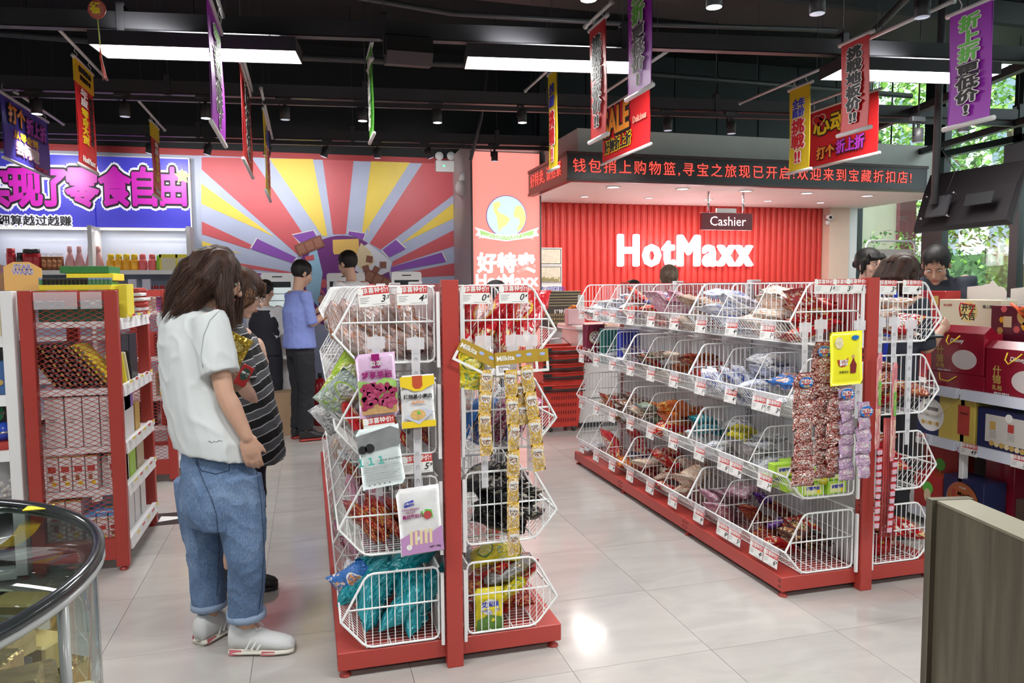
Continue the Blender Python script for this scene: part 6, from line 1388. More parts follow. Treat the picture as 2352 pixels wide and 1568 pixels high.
def disney(t, a, h):
    XL(t, 'Disney', 0, h * .80, .032, W, shear=.2, off=.0006); XL(t, '什\n锦', a * .62, h * .42, .052, gold_m, lines=.95, off=.001); XL(t, '礼包', a * .60, h * .15, .030, gold_m, off=.0006); XL(t, '精致美味 甜蜜分享', a * .45, h * .04, .011, W)
    xdisc(t, 'white_oval', -a * .30, h * .35, a * .46, mat('print_offwhite', (.62, .56, .55), .4), ry=h * .24)
    MB().tube([(-.004, a * .30, h * .93), (-.02, a * .30, h * .78), (-.028, a * .16, h * .70), (-.02, 0, h * .80), (-.004, -a * .14, h * .93)], .0035, 6).build('cord_handle', yell_m, t, True)
    MB().prism([(-.001, 0), (.09, 0), (.045, .04)], (.0, -a, h), X_, Z_, V((0, 2 * a, 0))).build('gable_top', wine, t, True)
gbox('gift_box', 'wine red gable gift box with gold characters and cord, left of two', 2140, 2262, 760, .935, 3.545, .13, wine, disney, zt=1.165)
gbox('gift_box', 'flat wine red box under the left gable gift box', 2128, 2262, 845, .846, 3.545, .16, wine, lambda t, a, h: MB().tube([(-.004, a * .5, h * .9), (-.02, a * .4, h * .5), (-.02, a * .1, h * .45), (-.004, -a * .1, h * .8)], .003, 6).build('cord_handle', yell_m, t, True), zt=.934)
gbox('gift_box', 'wine red gable gift box with gold characters at the right edge', 2266, 2420, 790, .846, 3.545, .13, wine, disney, zt=1.095)
gbox('gift_box', 'cream gift box with large black calligraphy on a yellow disc', 2158, 2300, 688, .846, 3.76, .12, mat('box_cream', (.66, .60, .44), .4), lambda t, a, h: (xdisc(t, 'yellow_disc', 0, h - .07, .06, mat('print_pale_yellow', (.70, .60, .22), .4)), XL(t, '开年\n大吉', .0, h - .075, .05, ink_m, off=.001), XL(t, '禧上禧', -a * .6, h - .04, .022, ink_m), XL(t, '美心西饼', a * .7, h - .035, .016, rdp),
     MB().tube([(-.004, .05, h - .10), (-.02, .045, h - .05), (-.03, .03, h - .02), (-.004, -.04, h - .03), (-.02, -.02, h - .10)], .004, 6).build('ribbon', bred_m, t, True)))
gbox('gift_box', 'tall red gift box with gold characters behind the wire baskets', 2062, 2172, 668, .846, 3.80, .12, wine2, lambda t, a, h: (XL(t, '年\n礼', .0, h - .08, .055, gold_m), xquad(t, 'dark_band', -a * .3, a * .1, .02, h - .004, wine), xquad(t, 'gold_label', -a * .75, -a * .45, h - .09, h - .03, gold_m, -.002)))
gbox('gift_box', 'dark floral gift box with orange ribbon at the right edge', 2277, 2420, 702, .846, 3.72, .12, mat('box_plum', (.12, .012, .03), .3), lambda t, a, h: ([xdisc(t, 'flower_print', yy, h - zz, rr, mm, n=6) for yy, zz, rr, mm in ((.10, .02, .02, pkj), (.11, .08, .018, orj), (.02, .13, .02, pkj), (-.03, .11, .025, orj), (.12, .14, .02, gold_m))],
     xdisc(t, 'gold_disc', -.03, h - .055, .05, gold_m), xquad(t, 'biscuit_print', .05, .10, h - .12, h - .06, mcream, -.002), MB().tube([(-.01, .05, h + .01), (-.03, .0, h - .01), (-.02, -.04, h - .06), (-.04, -.02, h - .02), (-.01, -.10, h + .02)], .009, 6).build('ribbon', mat('ribbon_orange', (.80, .12, .03), .4), t, True)))
for i, (px0, px1, py, X, lab) in enumerate(((2222, 2312, 652, 3.95, 'blank white scalloped display card standing behind the gift boxes'), (2322, 2400, 656, 3.95, 'second blank scalloped card at the right edge'))):
    a, b_ = pX(px0, py, X), pX(px1, py, X); w = a.y - b_.y
    t = thing('display_card', lab, 'display card', (X, b_.y, .846)); h = a.z - .846
    pts = [(0, 0), (w, 0), (w, h * .97)] + [(w * (.62 - .0 * k), h * .985) for k in (1,)] + [(w * .5, h), (w * .42, h * 1.0)] + [(w * (.40 - .05 * k), h * (1.0 + .035 * math.sin((k + .5) * math.pi / 3))) for k in range(3)] + [(w * .22, h * .975), (w * .12, h * .97), (w * .04, h * .95), (0, h * .92)]
    MB().prism(pts, (0, 0, 0), (0, 1, 0), Z_, V((.004, 0, 0))).build('card', mat('card_blank', (.70, .66, .62), .6), t, True)
    MB().box(.01, .06, 0, w, 0, h * .86).build('easel_box', mat('box_pale_mint', (.60, .70, .70), .5), t, True)
ylw = mat('box_mustard', (.62, .48, .10), .35); nvy = mat('box_navy', (.02, .025, .09), .3)
def danisa(t, a, h):
    xquad(t, 'navy_field', a * .1, a, 0, h, nvy); xdisc(t, 'white_disc', a * .38, h * .50, h * .40, W, x=-.002); XL(t, 'Danisa', a * .38, h * .66, .040, rdp, off=.001, shear=.25); XL(t, 'BUTTER COOKIES', a * .38, h * .48, .019, ink_m)
    for k_ in range(5): MB().disc((-.003, a * .38 + (2 - k_) * .026, h * .30), (0, -1, 0), Z_, V((-.001, 0, 0)), .013, 10).build('biscuit_print', mcream if k_ % 2 else gold_m, t, True)
    xquad(t, 'red_pack_print', -a * .85, -a * .50, h * .18, h * .86, rdp, -.002); XL(t, 'Astick', -a * .68, h * .68, .020, W, off=.0005); MB().tube([(-.004, a * .65, h * .8), (-.02, a * .5, h * .55), (-.02, a * .1, h * .5), (-.004, -a * .2, h * .8)], .002, 5).build('cord_handle', mcream, t, True)
gbox('gift_box', 'yellow and navy butter cookie box with white disc on the middle shelf', 2098, 2242, 895, .546, 3.55, .12, ylw, danisa, zt=.79)
def nav2(t, a, h):
    xquad(t, 'white_field', -a * .75, a * .75, h * .18, h * .86, mat('print_panel', (.60, .58, .54), .5), -.001); xdisc(t, 'badge', a * .1, h * .84, .022, W, x=-.002)
    for k_ in range(3): xquad(t, 'picture_print', a * (.62 - k_ * .5) - .035, a * (.62 - k_ * .5), h * .50, h * .70, [gold_m, rdp, yell_m][k_], -.0022)
    b = MB()
    for k_ in range(3):
        for q in range(5): b.box(-.003, -.002, a * (.62 - k_ * .5) - .04, a * (.62 - k_ * .5), h * (.46 - q * .04), h * (.46 - q * .04) + .002)
    b.build('small_print', inkgrey_m, t, True)
    for k_ in range(7): MB().disc((-.003, a * .55 - k_ * .03, h * .16 - k_ * .002), (0, -1, 0), Z_, V((-.001, 0, 0)), .015, 10).build('biscuit_print', mcream if k_ % 2 else gold_m, t, True)
    MB().tube([(.03, a * .15, h), (.03, a * .05, h + .018), (.03, -a * .2, h + .018), (.03, -a * .3, h)], .004, 6).build('handle', blue_m, t, True)
gbox('gift_box', 'navy cookie box with white information panel on the middle shelf', 2246, 2420, 925, .546, 3.55, .12, nvy, nav2, zt=.765)
def mende(t, a, h):
    xdisc(t, 'silver_ring', 0, h * .46, h * .46, chrome_m, x=-.001); xdisc(t, 'terracotta_disc', 0, h * .46, h * .43, mat('print_terracotta', (.42, .12, .04), .4), x=-.002); XL(t, 'Mende', -.01, h * .62, .034, W, shear=.3, off=.0006)
    lettering(t, 'BUTTER\nCOOKIES', (-.0035, -a * .2, h * .36), .022, W, face='-X', ext=.0005); lettering(t, 'Danish', (-.0035, -.0, h * .78), .016, W, face='-X', ext=.0004); xquad(t, 'figure_print', a * .35, a * .5, h * .2, h * .7, rdp, -.003)
gbox('gift_box', 'navy box with terracotta disc reading butter cookies on the bottom shelf', 2168, 2262, 1070, .102, 3.55, .16, nvy, mende, zt=.34)
for i, (p0, p1, X, z1) in enumerate(((2100, 2165, 3.56, .30), (2120, 2200, 3.74, .48), (2262, 2330, 3.72, .49), (2335, 2420, 3.60, .30))):
    gbox('gift_box', ['red gift box with green vegetable print at the left of the bottom shelf', 'taller red vegetable gift box standing behind on the bottom shelf', 'dark red gift box beside the white post on the bottom shelf', 'brown gift box at the bottom right corner of the shelf'][i], p0, p1, 1100, .102, X, .12, [wine2, wine2, wine, mat('box_umber', (.07, .04, .03), .4)][i],
         (lambda t, a, h: (xdisc(t, 'leaf_print', 0, h * .6, .04, green_m, n=9), xdisc(t, 'root_print', 0, h * .38, .025, mcream, ry=.04, x=-.002))) if i < 2 else None, zt=z1)
for px, py, pr, lab, z in ((2226, 1012, '49.9', 'price tag reading 49.9 on the middle gift shelf lip', .56), (2110, 985, '39.9', 'price tag reading 39.9 at the left of the middle gift shelf', .56), (2345, 1040, '59.9', 'price tag at the right edge of the middle gift shelf', .56), (2130, 872, '29.9', 'price tag on the upper gift shelf lip near the baskets', .86)):
    p = pX(px, py, GXR - .02); price_tag(lab, TM((GXR - .022, p.y, z), rz=-math.pi / 2), pr, False, 1.0)
# wooden partition, bottom right
wp = thing('wooden_partition', 'grey brown wooden partition with broad top in the bottom right corner', 'partition', (1.6, 1.2, 0))
wood = bpy.data.materials.new('weathered_wood'); wood.use_nodes = True; nt = wood.node_tree; bs = nt.nodes['Principled BSDF']; tc = nd(nt, 'ShaderNodeTexCoord'); mp3 = nd(nt, 'ShaderNodeMapping'); mp3.inputs['Scale'].default_value = (11, 11, .9); n1 = nd(nt, 'ShaderNodeTexNoise'); n1.inputs['Scale'].default_value = 3; n1.inputs['Detail'].default_value = 8; n1.inputs['Distortion'].default_value = .6
nt.links.new(tc.outputs['Object'], mp3.inputs[0]); nt.links.new(mp3.outputs[0], n1.inputs['Vector']); rp_ = ramp(nt, [(.3, (.060, .052, .034)), (.55, (.10, .087, .058)), (.75, (.14, .12, .085))]); nt.links.new(n1.outputs[0], rp_.inputs[0]); nt.links.new(rp_.outputs[0], bs.inputs['Base Color']); bs.inputs['Roughness'].default_value = .55
bp_ = nd(nt, 'ShaderNodeBump'); bp_.inputs['Strength'].default_value = .25; nt.links.new(n1.outputs[0], bp_.inputs['Height']); nt.links.new(bp_.outputs[0], bs.inputs['Normal'])
wtop = mat('wood_top', (.20, .185, .135), .45, noise_amt=.15, nscale=12)
q = [pz(2153, 1150, .95), pz(2352, 1238, .95), pz(2352, 1187, .95), pz(2198, 1135, .95)]
d1 = (q[1] - q[0]).normalized(); d1 = V((d1.x, d1.y, 0)).normalized(); n_ = V((d1.y, -d1.x, 0));
if n_.dot(V((1, 0, 0))) < 0: n_ = -n_
th_ = abs((q[3] - q[0]).dot(n_)); L_ = 1.3
o0 = V((q[0].x, q[0].y, 0)); 
b = MB(); b.prism([(0, 0), (L_, 0), (L_, th_), (0, th_)], o0, d1, n_, V((0, 0, .945))); b.build('panel', wood, wp)
b = MB(); b.prism([(-.001, -.001), (L_, -.001), (L_, th_ + .001), (-.001, th_ + .001)], o0 + V((0, 0, .945)), d1, n_, V((0, 0, .006))); b.build('top', wtop, wp)
b = MB(); b.prism([(-.022, -.012), (0, -.012), (0, th_ + .01), (-.022, th_ + .01)], o0, d1, n_, V((0, 0, .952))); b.build('end_board', wood, wp)
# rolling red baskets
rbm = mat('basket_red', (.60, .045, .03), .35); rbd = mat('basket_black', (.025, .025, .025), .4)
bx, by = pz(1282, 985, 0).x, pz(1282, 985, 0).y
def tub(z, h, full):
    b = MB(); w1, w2, d1_, d2_ = .16, .215, .14, .175
    def ringp(w, d, z): return [(-w, -d, z), (w, -d, z), (w, d, z), (-w, d, z)]
    rings = [ringp(w1 + (w2 - w1) * t_, d1_ + (d2_ - d1_) * t_, z + h * t_) for t_ in ((0, .12, .45, .55, .9, 1.) if full else (.72, .9, 1.))]
    vs = [p for r in rings for p in r]; fs = [(i * 4 + k_, i * 4 + (k_ + 1) % 4, i * 4 + 4 + (k_ + 1) % 4, i * 4 + 4 + k_) for i in range(len(rings) - 1) for k_ in range(4)]
    if full: fs.append((3, 2, 1, 0))
    b.add(vs, fs)
    b.tube([(-w2, -d2_, z + h), (w2, -d2_, z + h), (w2, d2_, z + h), (-w2, d2_, z + h)], .010, 5, closed=True)
    return b
for k_ in range(5):
    t = thing('shopping_basket', ['bottom red rolling basket on castors beside the white counter', 'second red basket up in the rolling stack', 'middle red basket in the rolling stack', 'fourth red basket up in the rolling stack', 'top red basket of the rolling stack'][k_], 'shopping basket', (bx, by, .04 + k_ * .085), 0)
    tub(.045 if not k_ else 0, .42 if not k_ else .465, k_ == 0).build('tub', rbm, t, True)
    MB().tube([(-.20, -.188, .43), (0, -.215, .425), (.20, -.188, .43)], .009, 6).tube([(-.22, -.185, .405), (.22, -.185, .405)], .006, 5).build('handle', rbd, t, True)
    MB().cbox(-.215, -.13, -.20, -.17, .435, .462, .004).build('grip', rbd, t, True)
    if k_ == 0:
        s_ = MB()
        for r_ in range(4):
            for c_ in range(11): x = -.125 + c_ * .025; f_ = (.10 + r_ * .075) / .42; yy = -(.14 + .035 * f_) - .0022; s_.box(x, x + .010, yy, yy + .002, .10 + r_ * .075, .135 + r_ * .075)
        s_.build('slot', mat('slot_shadow_red', (.16, .01, .01), .6), t, True)
        for sx_ in (-.12, .12): MB().tube([(sx_ - .012, -.12, .025), (sx_ + .012, -.12, .025)], .028, 14).build('castor', rbd, t, True); MB().tube([(sx_ - .012, .12, .025), (sx_ + .012, .12, .025)], .028, 14).build('castor', rbd, t, True)
        t.matrix_basis = TM((bx, by, .004))
t = thing('basket_frame', 'chrome wire handle standing above the red basket stack', 'handle', (bx, by, .85)); MB().tube([(-.2, 0, -.06), (-.16, 0, .06), (.06, 0, .075), (.2, 0, -.06)], .006, 6).build('wire', chrome_m, t, True)
# stack of black and gold hand baskets on the back counter
hb1 = mat('hand_basket_black', (.07, .065, .055), .4); hbg = mat('hand_basket_gold', (.45, .36, .18), .4)
px0 = pY(1245, 700, 8.0).x; cx_ = pY(1283, 760, 8.05)
for k_ in range(6):
    t = thing('hand_basket', ['lowest black hand basket with white characters on the back counter', 'second black hand basket in the stack', 'third black hand basket in the stack', 'fourth black hand basket in the stack', 'fifth black hand basket in the stack', 'topmost black hand basket in the stack'][k_], 'shopping basket', (cx_.x, 8.05, .985 + k_ * .032))
    b = MB(); b.loft([((0, 0, .0 if not k_ else .17), (.18 if not k_ else .205, 0, 0), (0, .12, 0)), ((0, 0, .24), (.215, 0, 0), (0, .15, 0))], 4, cap=(k_ == 0), smooth=False); 
    b = MB(); z0 = 0 if not k_ else .19; f_ = z0 / .24; w0, d0_ = .17 + .04 * f_, .11 + .03 * f_
    b.add([(-w0, -d0_, z0), (w0, -d0_, z0), (w0, d0_, z0), (-w0, d0_, z0), (-.21, -.14, .24), (.21, -.14, .24), (.21, .14, .24), (-.21, .14, .24)], [(0, 1, 5, 4), (1, 2, 6, 5), (2, 3, 7, 6), (3, 0, 4, 7)] + ([(3, 2, 1, 0)] if not k_ else []))
    b.build('tub', hb1, t, True); MB().box(-.218, .218, -.148, -.14, .226, .240).box(-.218, .218, .14, .148, .226, .240).build('rim', hb1, t, True); MB().box(-.215, .215, -.1495, -.148, .240, .246).build('gold_edge', hbg, t, True)
    if k_ == 0:
        s_ = MB()
        for r_ in range(3):
            for c_ in range(16): s_.box(-.16 + c_ * .021, -.149 + c_ * .021, -.118 - r_ * .006, -.114 - r_ * .006, .03 + r_ * .045, .06 + r_ * .045)
        s_.build('slot', hbg, t, True); lettering(t, '好特卖', (-.02, -.142, .17), .055, W, ext=.0006, off=.001)
# pink card and goods at counter end
t = thing('counter_box', 'small pink box with orange sweets at the counter end', 'box', pY(1320, 780, 7.2)); p = pY(1320, 780, 7.2); t.matrix_basis = TM((p.x, 7.2, 1.052)); MB().cbox(-.09, .09, -.06, .06, 0, .16, .004).build('box', mat('box_pink', (.78, .50, .52), .4), t, True)
b = MB(); 
for q_ in range(14): b.ell((RN.uniform(-.06, .06), RN.uniform(-.04, .04), .16 + RN.random() * .03), (.022, 0, 0), (0, .022, 0), (0, 0, .016), 8, 5)
b.build('sweets', orange_m, t, True)
t = thing('qr_stand', 'white upright leaflet stand beside the pink box', 'stand', (pY(1335, 760, 7.15).x, 7.15, 1.052)); MB().cbox(-.035, .035, -.006, .006, 0, .3, .002).build('board', W, t, True)
# self-checkout kiosks
def kiosk(lab, px0, px1, pyt, Y, bottom=900):
    a, b_ = pY(px0, pyt, Y), pY(px1, pyt, Y); xc = (a.x + b_.x) / 2; w_ = (b_.x - a.x); zt = a.z
    t = thing('checkout_kiosk', lab, 'kiosk', (xc, Y, 0))
    def rr(w, h, r, n=5):
        pts = []
        for cx_, cz_, a0 in ((w / 2 - r, h - r, 0), (-w / 2 + r, h - r, 90), (-w / 2 + r, r, 180), (w / 2 - r, r, 270)): pts += [(cx_ + r * math.cos(math.radians(a0 + 90 * i / n)), cz_ + r * math.sin(math.radians(a0 + 90 * i / n))) for i in range(n + 1)]
        return pts
    MB().prism(rr(w_, zt - .92, .03), (0, 0, .92), X_, Z_, V((0, .05, 0))).build('head', mat('kiosk_white', (.80, .81, .82), .3), t, True)
    MB().box(-w_ / 2 + .03, w_ / 2 - .03, -.002, .0, .98, zt - .09).build('screen', mat('kiosk_screen', (.5, .6, .6), .2, emit=.55, ecol=(.62, .72, .72)), t, True)
    MB().box(-w_ / 2 + .03, w_ / 2 - .03, -.003, -.002, zt - .15, zt - .09).build('screen_header', mat('kiosk_header', (.02, .025, .03), .2), t, True)
    b = MB()
    for q_ in range(5): b.box(-w_ / 2 + .04, w_ / 2 - .05, -.0035, -.0025, zt - .22 - q_ * .07, zt - .212 - q_ * .07)
    b.build('screen_lines', inkgrey_m, t, True)
    MB().prism([(-.05, 0), (.05, 0), (.05, .012), (-.05, .012)], (0, -.001, zt - .045), X_, Z_, V((0, .001, 0))).build('speaker_slot', ink_m, t, True)
    MB().cbox(-w_ / 2 + .04, w_ / 2 - .04, .02, .30, .0, .92, .01).build('pedestal', MATS['kiosk_white'], t, True); MB().cbox(-w_ / 2 - .08, w_ / 2 + .08, -.22, .32, .72, .76, .01).build('tray', MATS['kiosk_white'], t, True)
    return t
kiosk('white self-checkout kiosk behind the woman in the dark waistcoat', 598, 674, 627, 8.1); kiosk('middle white self-checkout kiosk before the mural circle', 750, 838, 627, 8.3); kiosk('right white self-checkout kiosk above the near gondola', 899, 968, 624, 8.2)
p = pz(655, 985, 0); box_('cardboard_box', 'brown cardboard box under the left kiosk tray', p.x - .17, p.x + .25, 7.55, 7.85, 0, .42, mat('cardboard', (.38, .25, .15), .7, noise_amt=.1))
t = thing('ketchup_bottle', 'red sauce bottle on the left kiosk tray', 'bottle', (pY(665, 800, 7.93).x, 7.93, .762)); MB().lathe([(.04, 0), (.042, .12), (.03, .16), (.015, .17)], n=14).build('body', mat('sauce_red', (.5, .02, .02), .2), t, True); MB().lathe([(.016, .17), (.012, .21)], n=10).build('cap', W, t, True); MB().box(-.02, .02, -.043, -.041, .05, .10).build('label_print', W, t, True)
t = thing('fire_extinguisher', 'dark red extinguisher standing behind the man in blue', 'extinguisher', (pz(738, 975, 0).x, pz(738, 975, 0).y, 0)); MB().lathe([(.075, 0), (.08, .02), (.08, .40), (.05, .48), (.02, .5)], n=18).build('cylinder', mat('extinguisher_red', (.35, .01, .02), .25), t, True); MB().lathe([(.02, .5), (.025, .55)], n=10).build('valve', dark_m, t, True); MB().lathe([(.081, .14), (.081, .16)], n=18).build('gold_band', gold_m, t, True)
p = pz(398, 1190, 0); t = thing('floor_sticker', 'black square floor sticker with white arrow beside the mesh unit', 'sticker', (p.x, p.y, 0)); MB().box(-.14, .14, -.13, .13, .0005, .0015).build('sheet', mat('sticker_black', (.03, .03, .03), .4), t, True); MB().prism([(-.08, -.06), (.10, 0), (-.08, .06)], (0, 0, .0015), (1, 0, 0), (0, 1, 0), V((0, 0, .0006))).build('arrow', W, t, True)

# ============================================================ PEOPLE
CR_, CF_, UP = V(W2C[0]), V(W2C[2]), V((0, 0, 1))
CR_.z = 0; CR_.normalize(); CF_.z = 0; CF_.normalize()
skin = mat('skin', (.52, .31, .22), .5, sub=.08, noise_amt=.08, nscale=20); skin2 = mat('skin_pale', (.60, .38, .29), .5, sub=.08, noise_amt=.08, nscale=20)
lip_m = mat('lips', (.42, .12, .10), .4); eyew = mat('eye_white', (.75, .73, .70), .3); iris = mat('iris', (.03, .015, .01), .15); brow_m = mat('brow', (.03, .02, .015), .7)
def hairmat(n, a, b_):
    m = mat(n, a, .58, noise_amt=0, spec=.3); nt = m.node_tree; bs = nt.nodes['Principled BSDF']; tc = nd(nt, 'ShaderNodeTexCoord'); nn = nd(nt, 'ShaderNodeTexNoise'); nn.inputs['Scale'].default_value = 45; mp = nd(nt, 'ShaderNodeMapping'); mp.inputs['Scale'].default_value = (1, 1, .12)
    nt.links.new(tc.outputs['Object'], mp.inputs[0]); nt.links.new(mp.outputs[0], nn.inputs['Vector']); r = ramp(nt, [(.3, a), (.7, b_)]); nt.links.new(nn.outputs[0], r.inputs[0]); nt.links.new(r.outputs[0], bs.inputs['Base Color'])
    bp = nd(nt, 'ShaderNodeBump'); bp.inputs['Strength'].default_value = .6; bp.inputs['Distance'].default_value = .004; nt.links.new(nn.outputs[0], bp.inputs['Height']); nt.links.new(bp.outputs[0], bs.inputs['Normal']); return m
h_dark = hairmat('hair_dark_brown', (.018, .009, .007), (.06, .028, .018)); h_blk = hairmat('hair_black', (.006, .006, .007), (.022, .018, .016)); h_brn = hairmat('hair_bleached_brown', (.10, .04, .018), (.34, .17, .08)); h_tip = hairmat('hair_brown_tips', (.03, .012, .008), (.085, .038, .022))
def fold(amp, sc=9., seed=0.): return lambda p: amp * (noise.noise(V((p.x * sc + seed, p.y * sc, p.z * sc * .55))) + .8 * ((1 - abs(noise.noise(V((p.x * sc * 1.2 + p.z * sc * .9, p.y * sc * 1.2 + seed, p.z * sc * .7 - p.x * sc * .6)))) * 2) ** 3) - .4)
def hand_(mb, wr, d, pn, s=1., curl=.5, thumb=1):
    """palm, four unequal bent fingers and a thumb leaving the side of the palm; d = pointing direction, pn = palm normal"""
    d = d.normalized(); pn = (pn - d * pn.dot(d)).normalized(); sd = d.cross(pn)
    mb.ell(wr + d * .042 * s, sd * .038 * s, pn * .016 * s, d * .050 * s, 12, 7)
    for i, (o, L_) in enumerate(((-.029, .066), (-.0095, .076), (.0095, .070), (.028, .054))):
        p = wr + d * .078 * s + sd * o * s * thumb; pts = [p - d * .03 * s, p]; a = curl * .35; dd = d
        for k in range(3):
            dd = (d * math.cos(a) + pn * math.sin(a)); pts.append(pts[-1] + dd * L_ * s * (.42, .32, .26)[k]); a += curl
        mb.limb(pts, [.0085 * s, .0085 * s, .008 * s, .0072 * s, .006 * s], 8)
    p = wr + d * .025 * s - sd * .026 * s * thumb; q = p + (d * .8 - sd * thumb * .45 + pn * .3).normalized() * .034 * s; r = q + (d * .85 - sd * thumb * .25 + pn * .45 * curl).normalized() * .028 * s
    mb.limb([p - d * .012 * s, p, q, r], [.011 * s, .0105 * s, .009 * s, .007 * s], 8)
def headshape(mb, c, R_, Fw, U, s):
    mb.ell(c + U * .022 * s - Fw * .012 * s, R_ * .074 * s, Fw * .093 * s, U * .090 * s, 16, 11)
    mb.ell(c - U * .045 * s + Fw * .022 * s, R_ * .054 * s, Fw * .064 * s, U * .066 * s, 14, 9)
    mb.limb([c + Fw * .080 * s + U * .014 * s, c + Fw * .094 * s - U * .014 * s, c + Fw * .102 * s - U * .030 * s], [.007 * s, .009 * s, .012 * s], 8)
    mb.ell(c - U * .098 * s + Fw * .055 * s, R_ * .026 * s, Fw * .024 * s, U * .018 * s, 10, 6); mb.ell(c - U * .060 * s + Fw * .080 * s, R_ * .024 * s, Fw * .012 * s, U * .012 * s, 10, 6)
    for k in (-1, 1):
        mb.ell(c + R_ * .076 * s * k - U * .012 * s - Fw * .012 * s, R_ * .009 * s, (Fw * .9 + R_ * .3 * k) * .018 * s, U * .030 * s, 8, 6)
        mb.ell(c + R_ * .042 * s * k - U * .026 * s + Fw * .052 * s, R_ * .024 * s, Fw * .024 * s, U * .026 * s, 8, 6)
def facebits(t, c, R_, Fw, U, s, lids=.55, glasses=None):
    e = MB(); i_ = MB(); b = MB()
    for k in (-1, 1):
        p = c + R_ * .031 * s * k + U * .004 * s + Fw * .073 * s
        e.ell(p, R_ * .014 * s, Fw * .009 * s, U * .0065 * s * lids * 1.6, 10, 6); i_.ell(p + Fw * .006 * s, R_ * .006 * s, Fw * .0045 * s, U * .006 * s * lids * 1.6, 8, 6)
        b.tube([p + R_ * .016 * s * k + U * .016 * s, p + U * .021 * s + Fw * .008 * s, p - R_ * .013 * s * k + U * .017 * s + Fw * .010 * s], [.0015 * s, .003 * s, .0022 * s], 5)
        b.tube([p + R_ * .016 * s * k + U * .000 * s, p + U * .0075 * s * lids * 1.5 + Fw * .008 * s, p - R_ * .013 * s * k + U * .001 * s + Fw * .006 * s], .0013 * s, 4)
    e.build('eye', eyew, t); i_.build('iris', iris, t); b.build('eyebrow', brow_m, t)
    MB().ell(c - U * .056 * s + Fw * .0905 * s, R_ * .021 * s, Fw * .005 * s, U * .0035 * s, 10, 5).ell(c - U * .064 * s + Fw * .089 * s, R_ * .017 * s, Fw * .005 * s, U * .0045 * s, 10, 5).build('lips', lip_m, t)
    if glasses:
        g = MB()
        for k in (-1, 1):
            p = c + R_ * .034 * s * k - U * .002 * s + Fw * .098 * s
            g.tube([p + R_ * .026 * s * math.cos(a) + U * .020 * s * math.sin(a) for a in [i * math.pi / 9 for i in range(18)]], .0014, 5, closed=True)
            g.tube([p + R_ * .026 * s * k + U * .006 * s, c + R_ * .079 * s * k + U * .006 * s + Fw * .05 * s, c + R_ * .081 * s * k - U * .002 * s - Fw * .015 * s], .0013, 5)
        g.tube([c - R_ * .008 * s + U * .004 * s + Fw * .1 * s, c + R_ * .008 * s + U * .004 * s + Fw * .1 * s], .0013, 5); g.build('glasses', glasses, t)
def strands(pts_fn, n, segs, wd, r):
    """flat hair ribbons; pts_fn(i) gives the path and a radial outward vector"""
    b = MB()
    for i in range(n):
        P, o = pts_fn(i); 
        for a, c in zip(P, P[1:]): pass
        vs = []; 
        for j, p in enumerate(P):
            t = (P[min(j + 1, len(P) - 1)] - P[max(j - 1, 0)]).normalized(); sd = t.cross(o).normalized() if t.cross(o).length > 1e-5 else t.cross(UP).normalized()
            w_ = wd * (1 - .75 * j / (len(P) - 1)); vs += [p - sd * w_, p + sd * w_]
        b.add(vs, [(2 * j, 2 * j + 1, 2 * j + 3, 2 * j + 2) for j in range(len(P) - 1)], 0, True)
    return b
def hair_guides(t, guides, m, n=1200, segs=9, wd=.0016, jit=.006, voxel=.008, name='hair', m2=None):
    mb = MB()
    for P, R_ in guides: mb.limb(P, R_, 12)
    fuse(mb, voxel, 5, name, m, t, fold(.004, 22))
    tot = [sum((b_ - a).length for a, b_ in zip(P, P[1:])) for P, _ in guides]
    r = random.Random(5)
    def fn(i):
        P, Rr = guides[r.choices(range(len(guides)), weights=tot)[0]]
        a = r.uniform(0, 2 * math.pi); t0 = r.uniform(-.1, .5); t1 = min(1.12, t0 + r.uniform(.4, .9)); d0 = (P[-1] - P[0]).normalized(); x = d0.orthogonal().normalized(); y = d0.cross(x); o = x * math.cos(a) + y * math.sin(a); out = []
        ph = r.uniform(0, 6)
        for j in range(segs):
            u = t0 + (t1 - t0) * j / (segs - 1); uu = max(0, min(.9999, u)) * (len(P) - 1); k = int(uu); f = uu - k; p = P[k].lerp(P[k + 1], f); rad = Rr[k] * (1 - f) + Rr[k + 1] * f
            if u > 1: p = P[-1] + (P[-1] - P[-2]) * (u - 1) * 1.5
            out.append(p + o * (rad * 1.02 + .002) + V((math.sin(u * 7 + ph), math.cos(u * 6 + ph), 0)) * jit * u)
        return out, o
    s_ = strands(fn, n, segs, wd, r); s_.m = [r.random() < .35 and m2 is not None for _ in range(n) for _ in range(segs - 1)]; s_.m = [int(q) for q in s_.m]
    o = s_.build(name + '_strands', [m, m2 or m], t); o['kind'] = 'stuff'
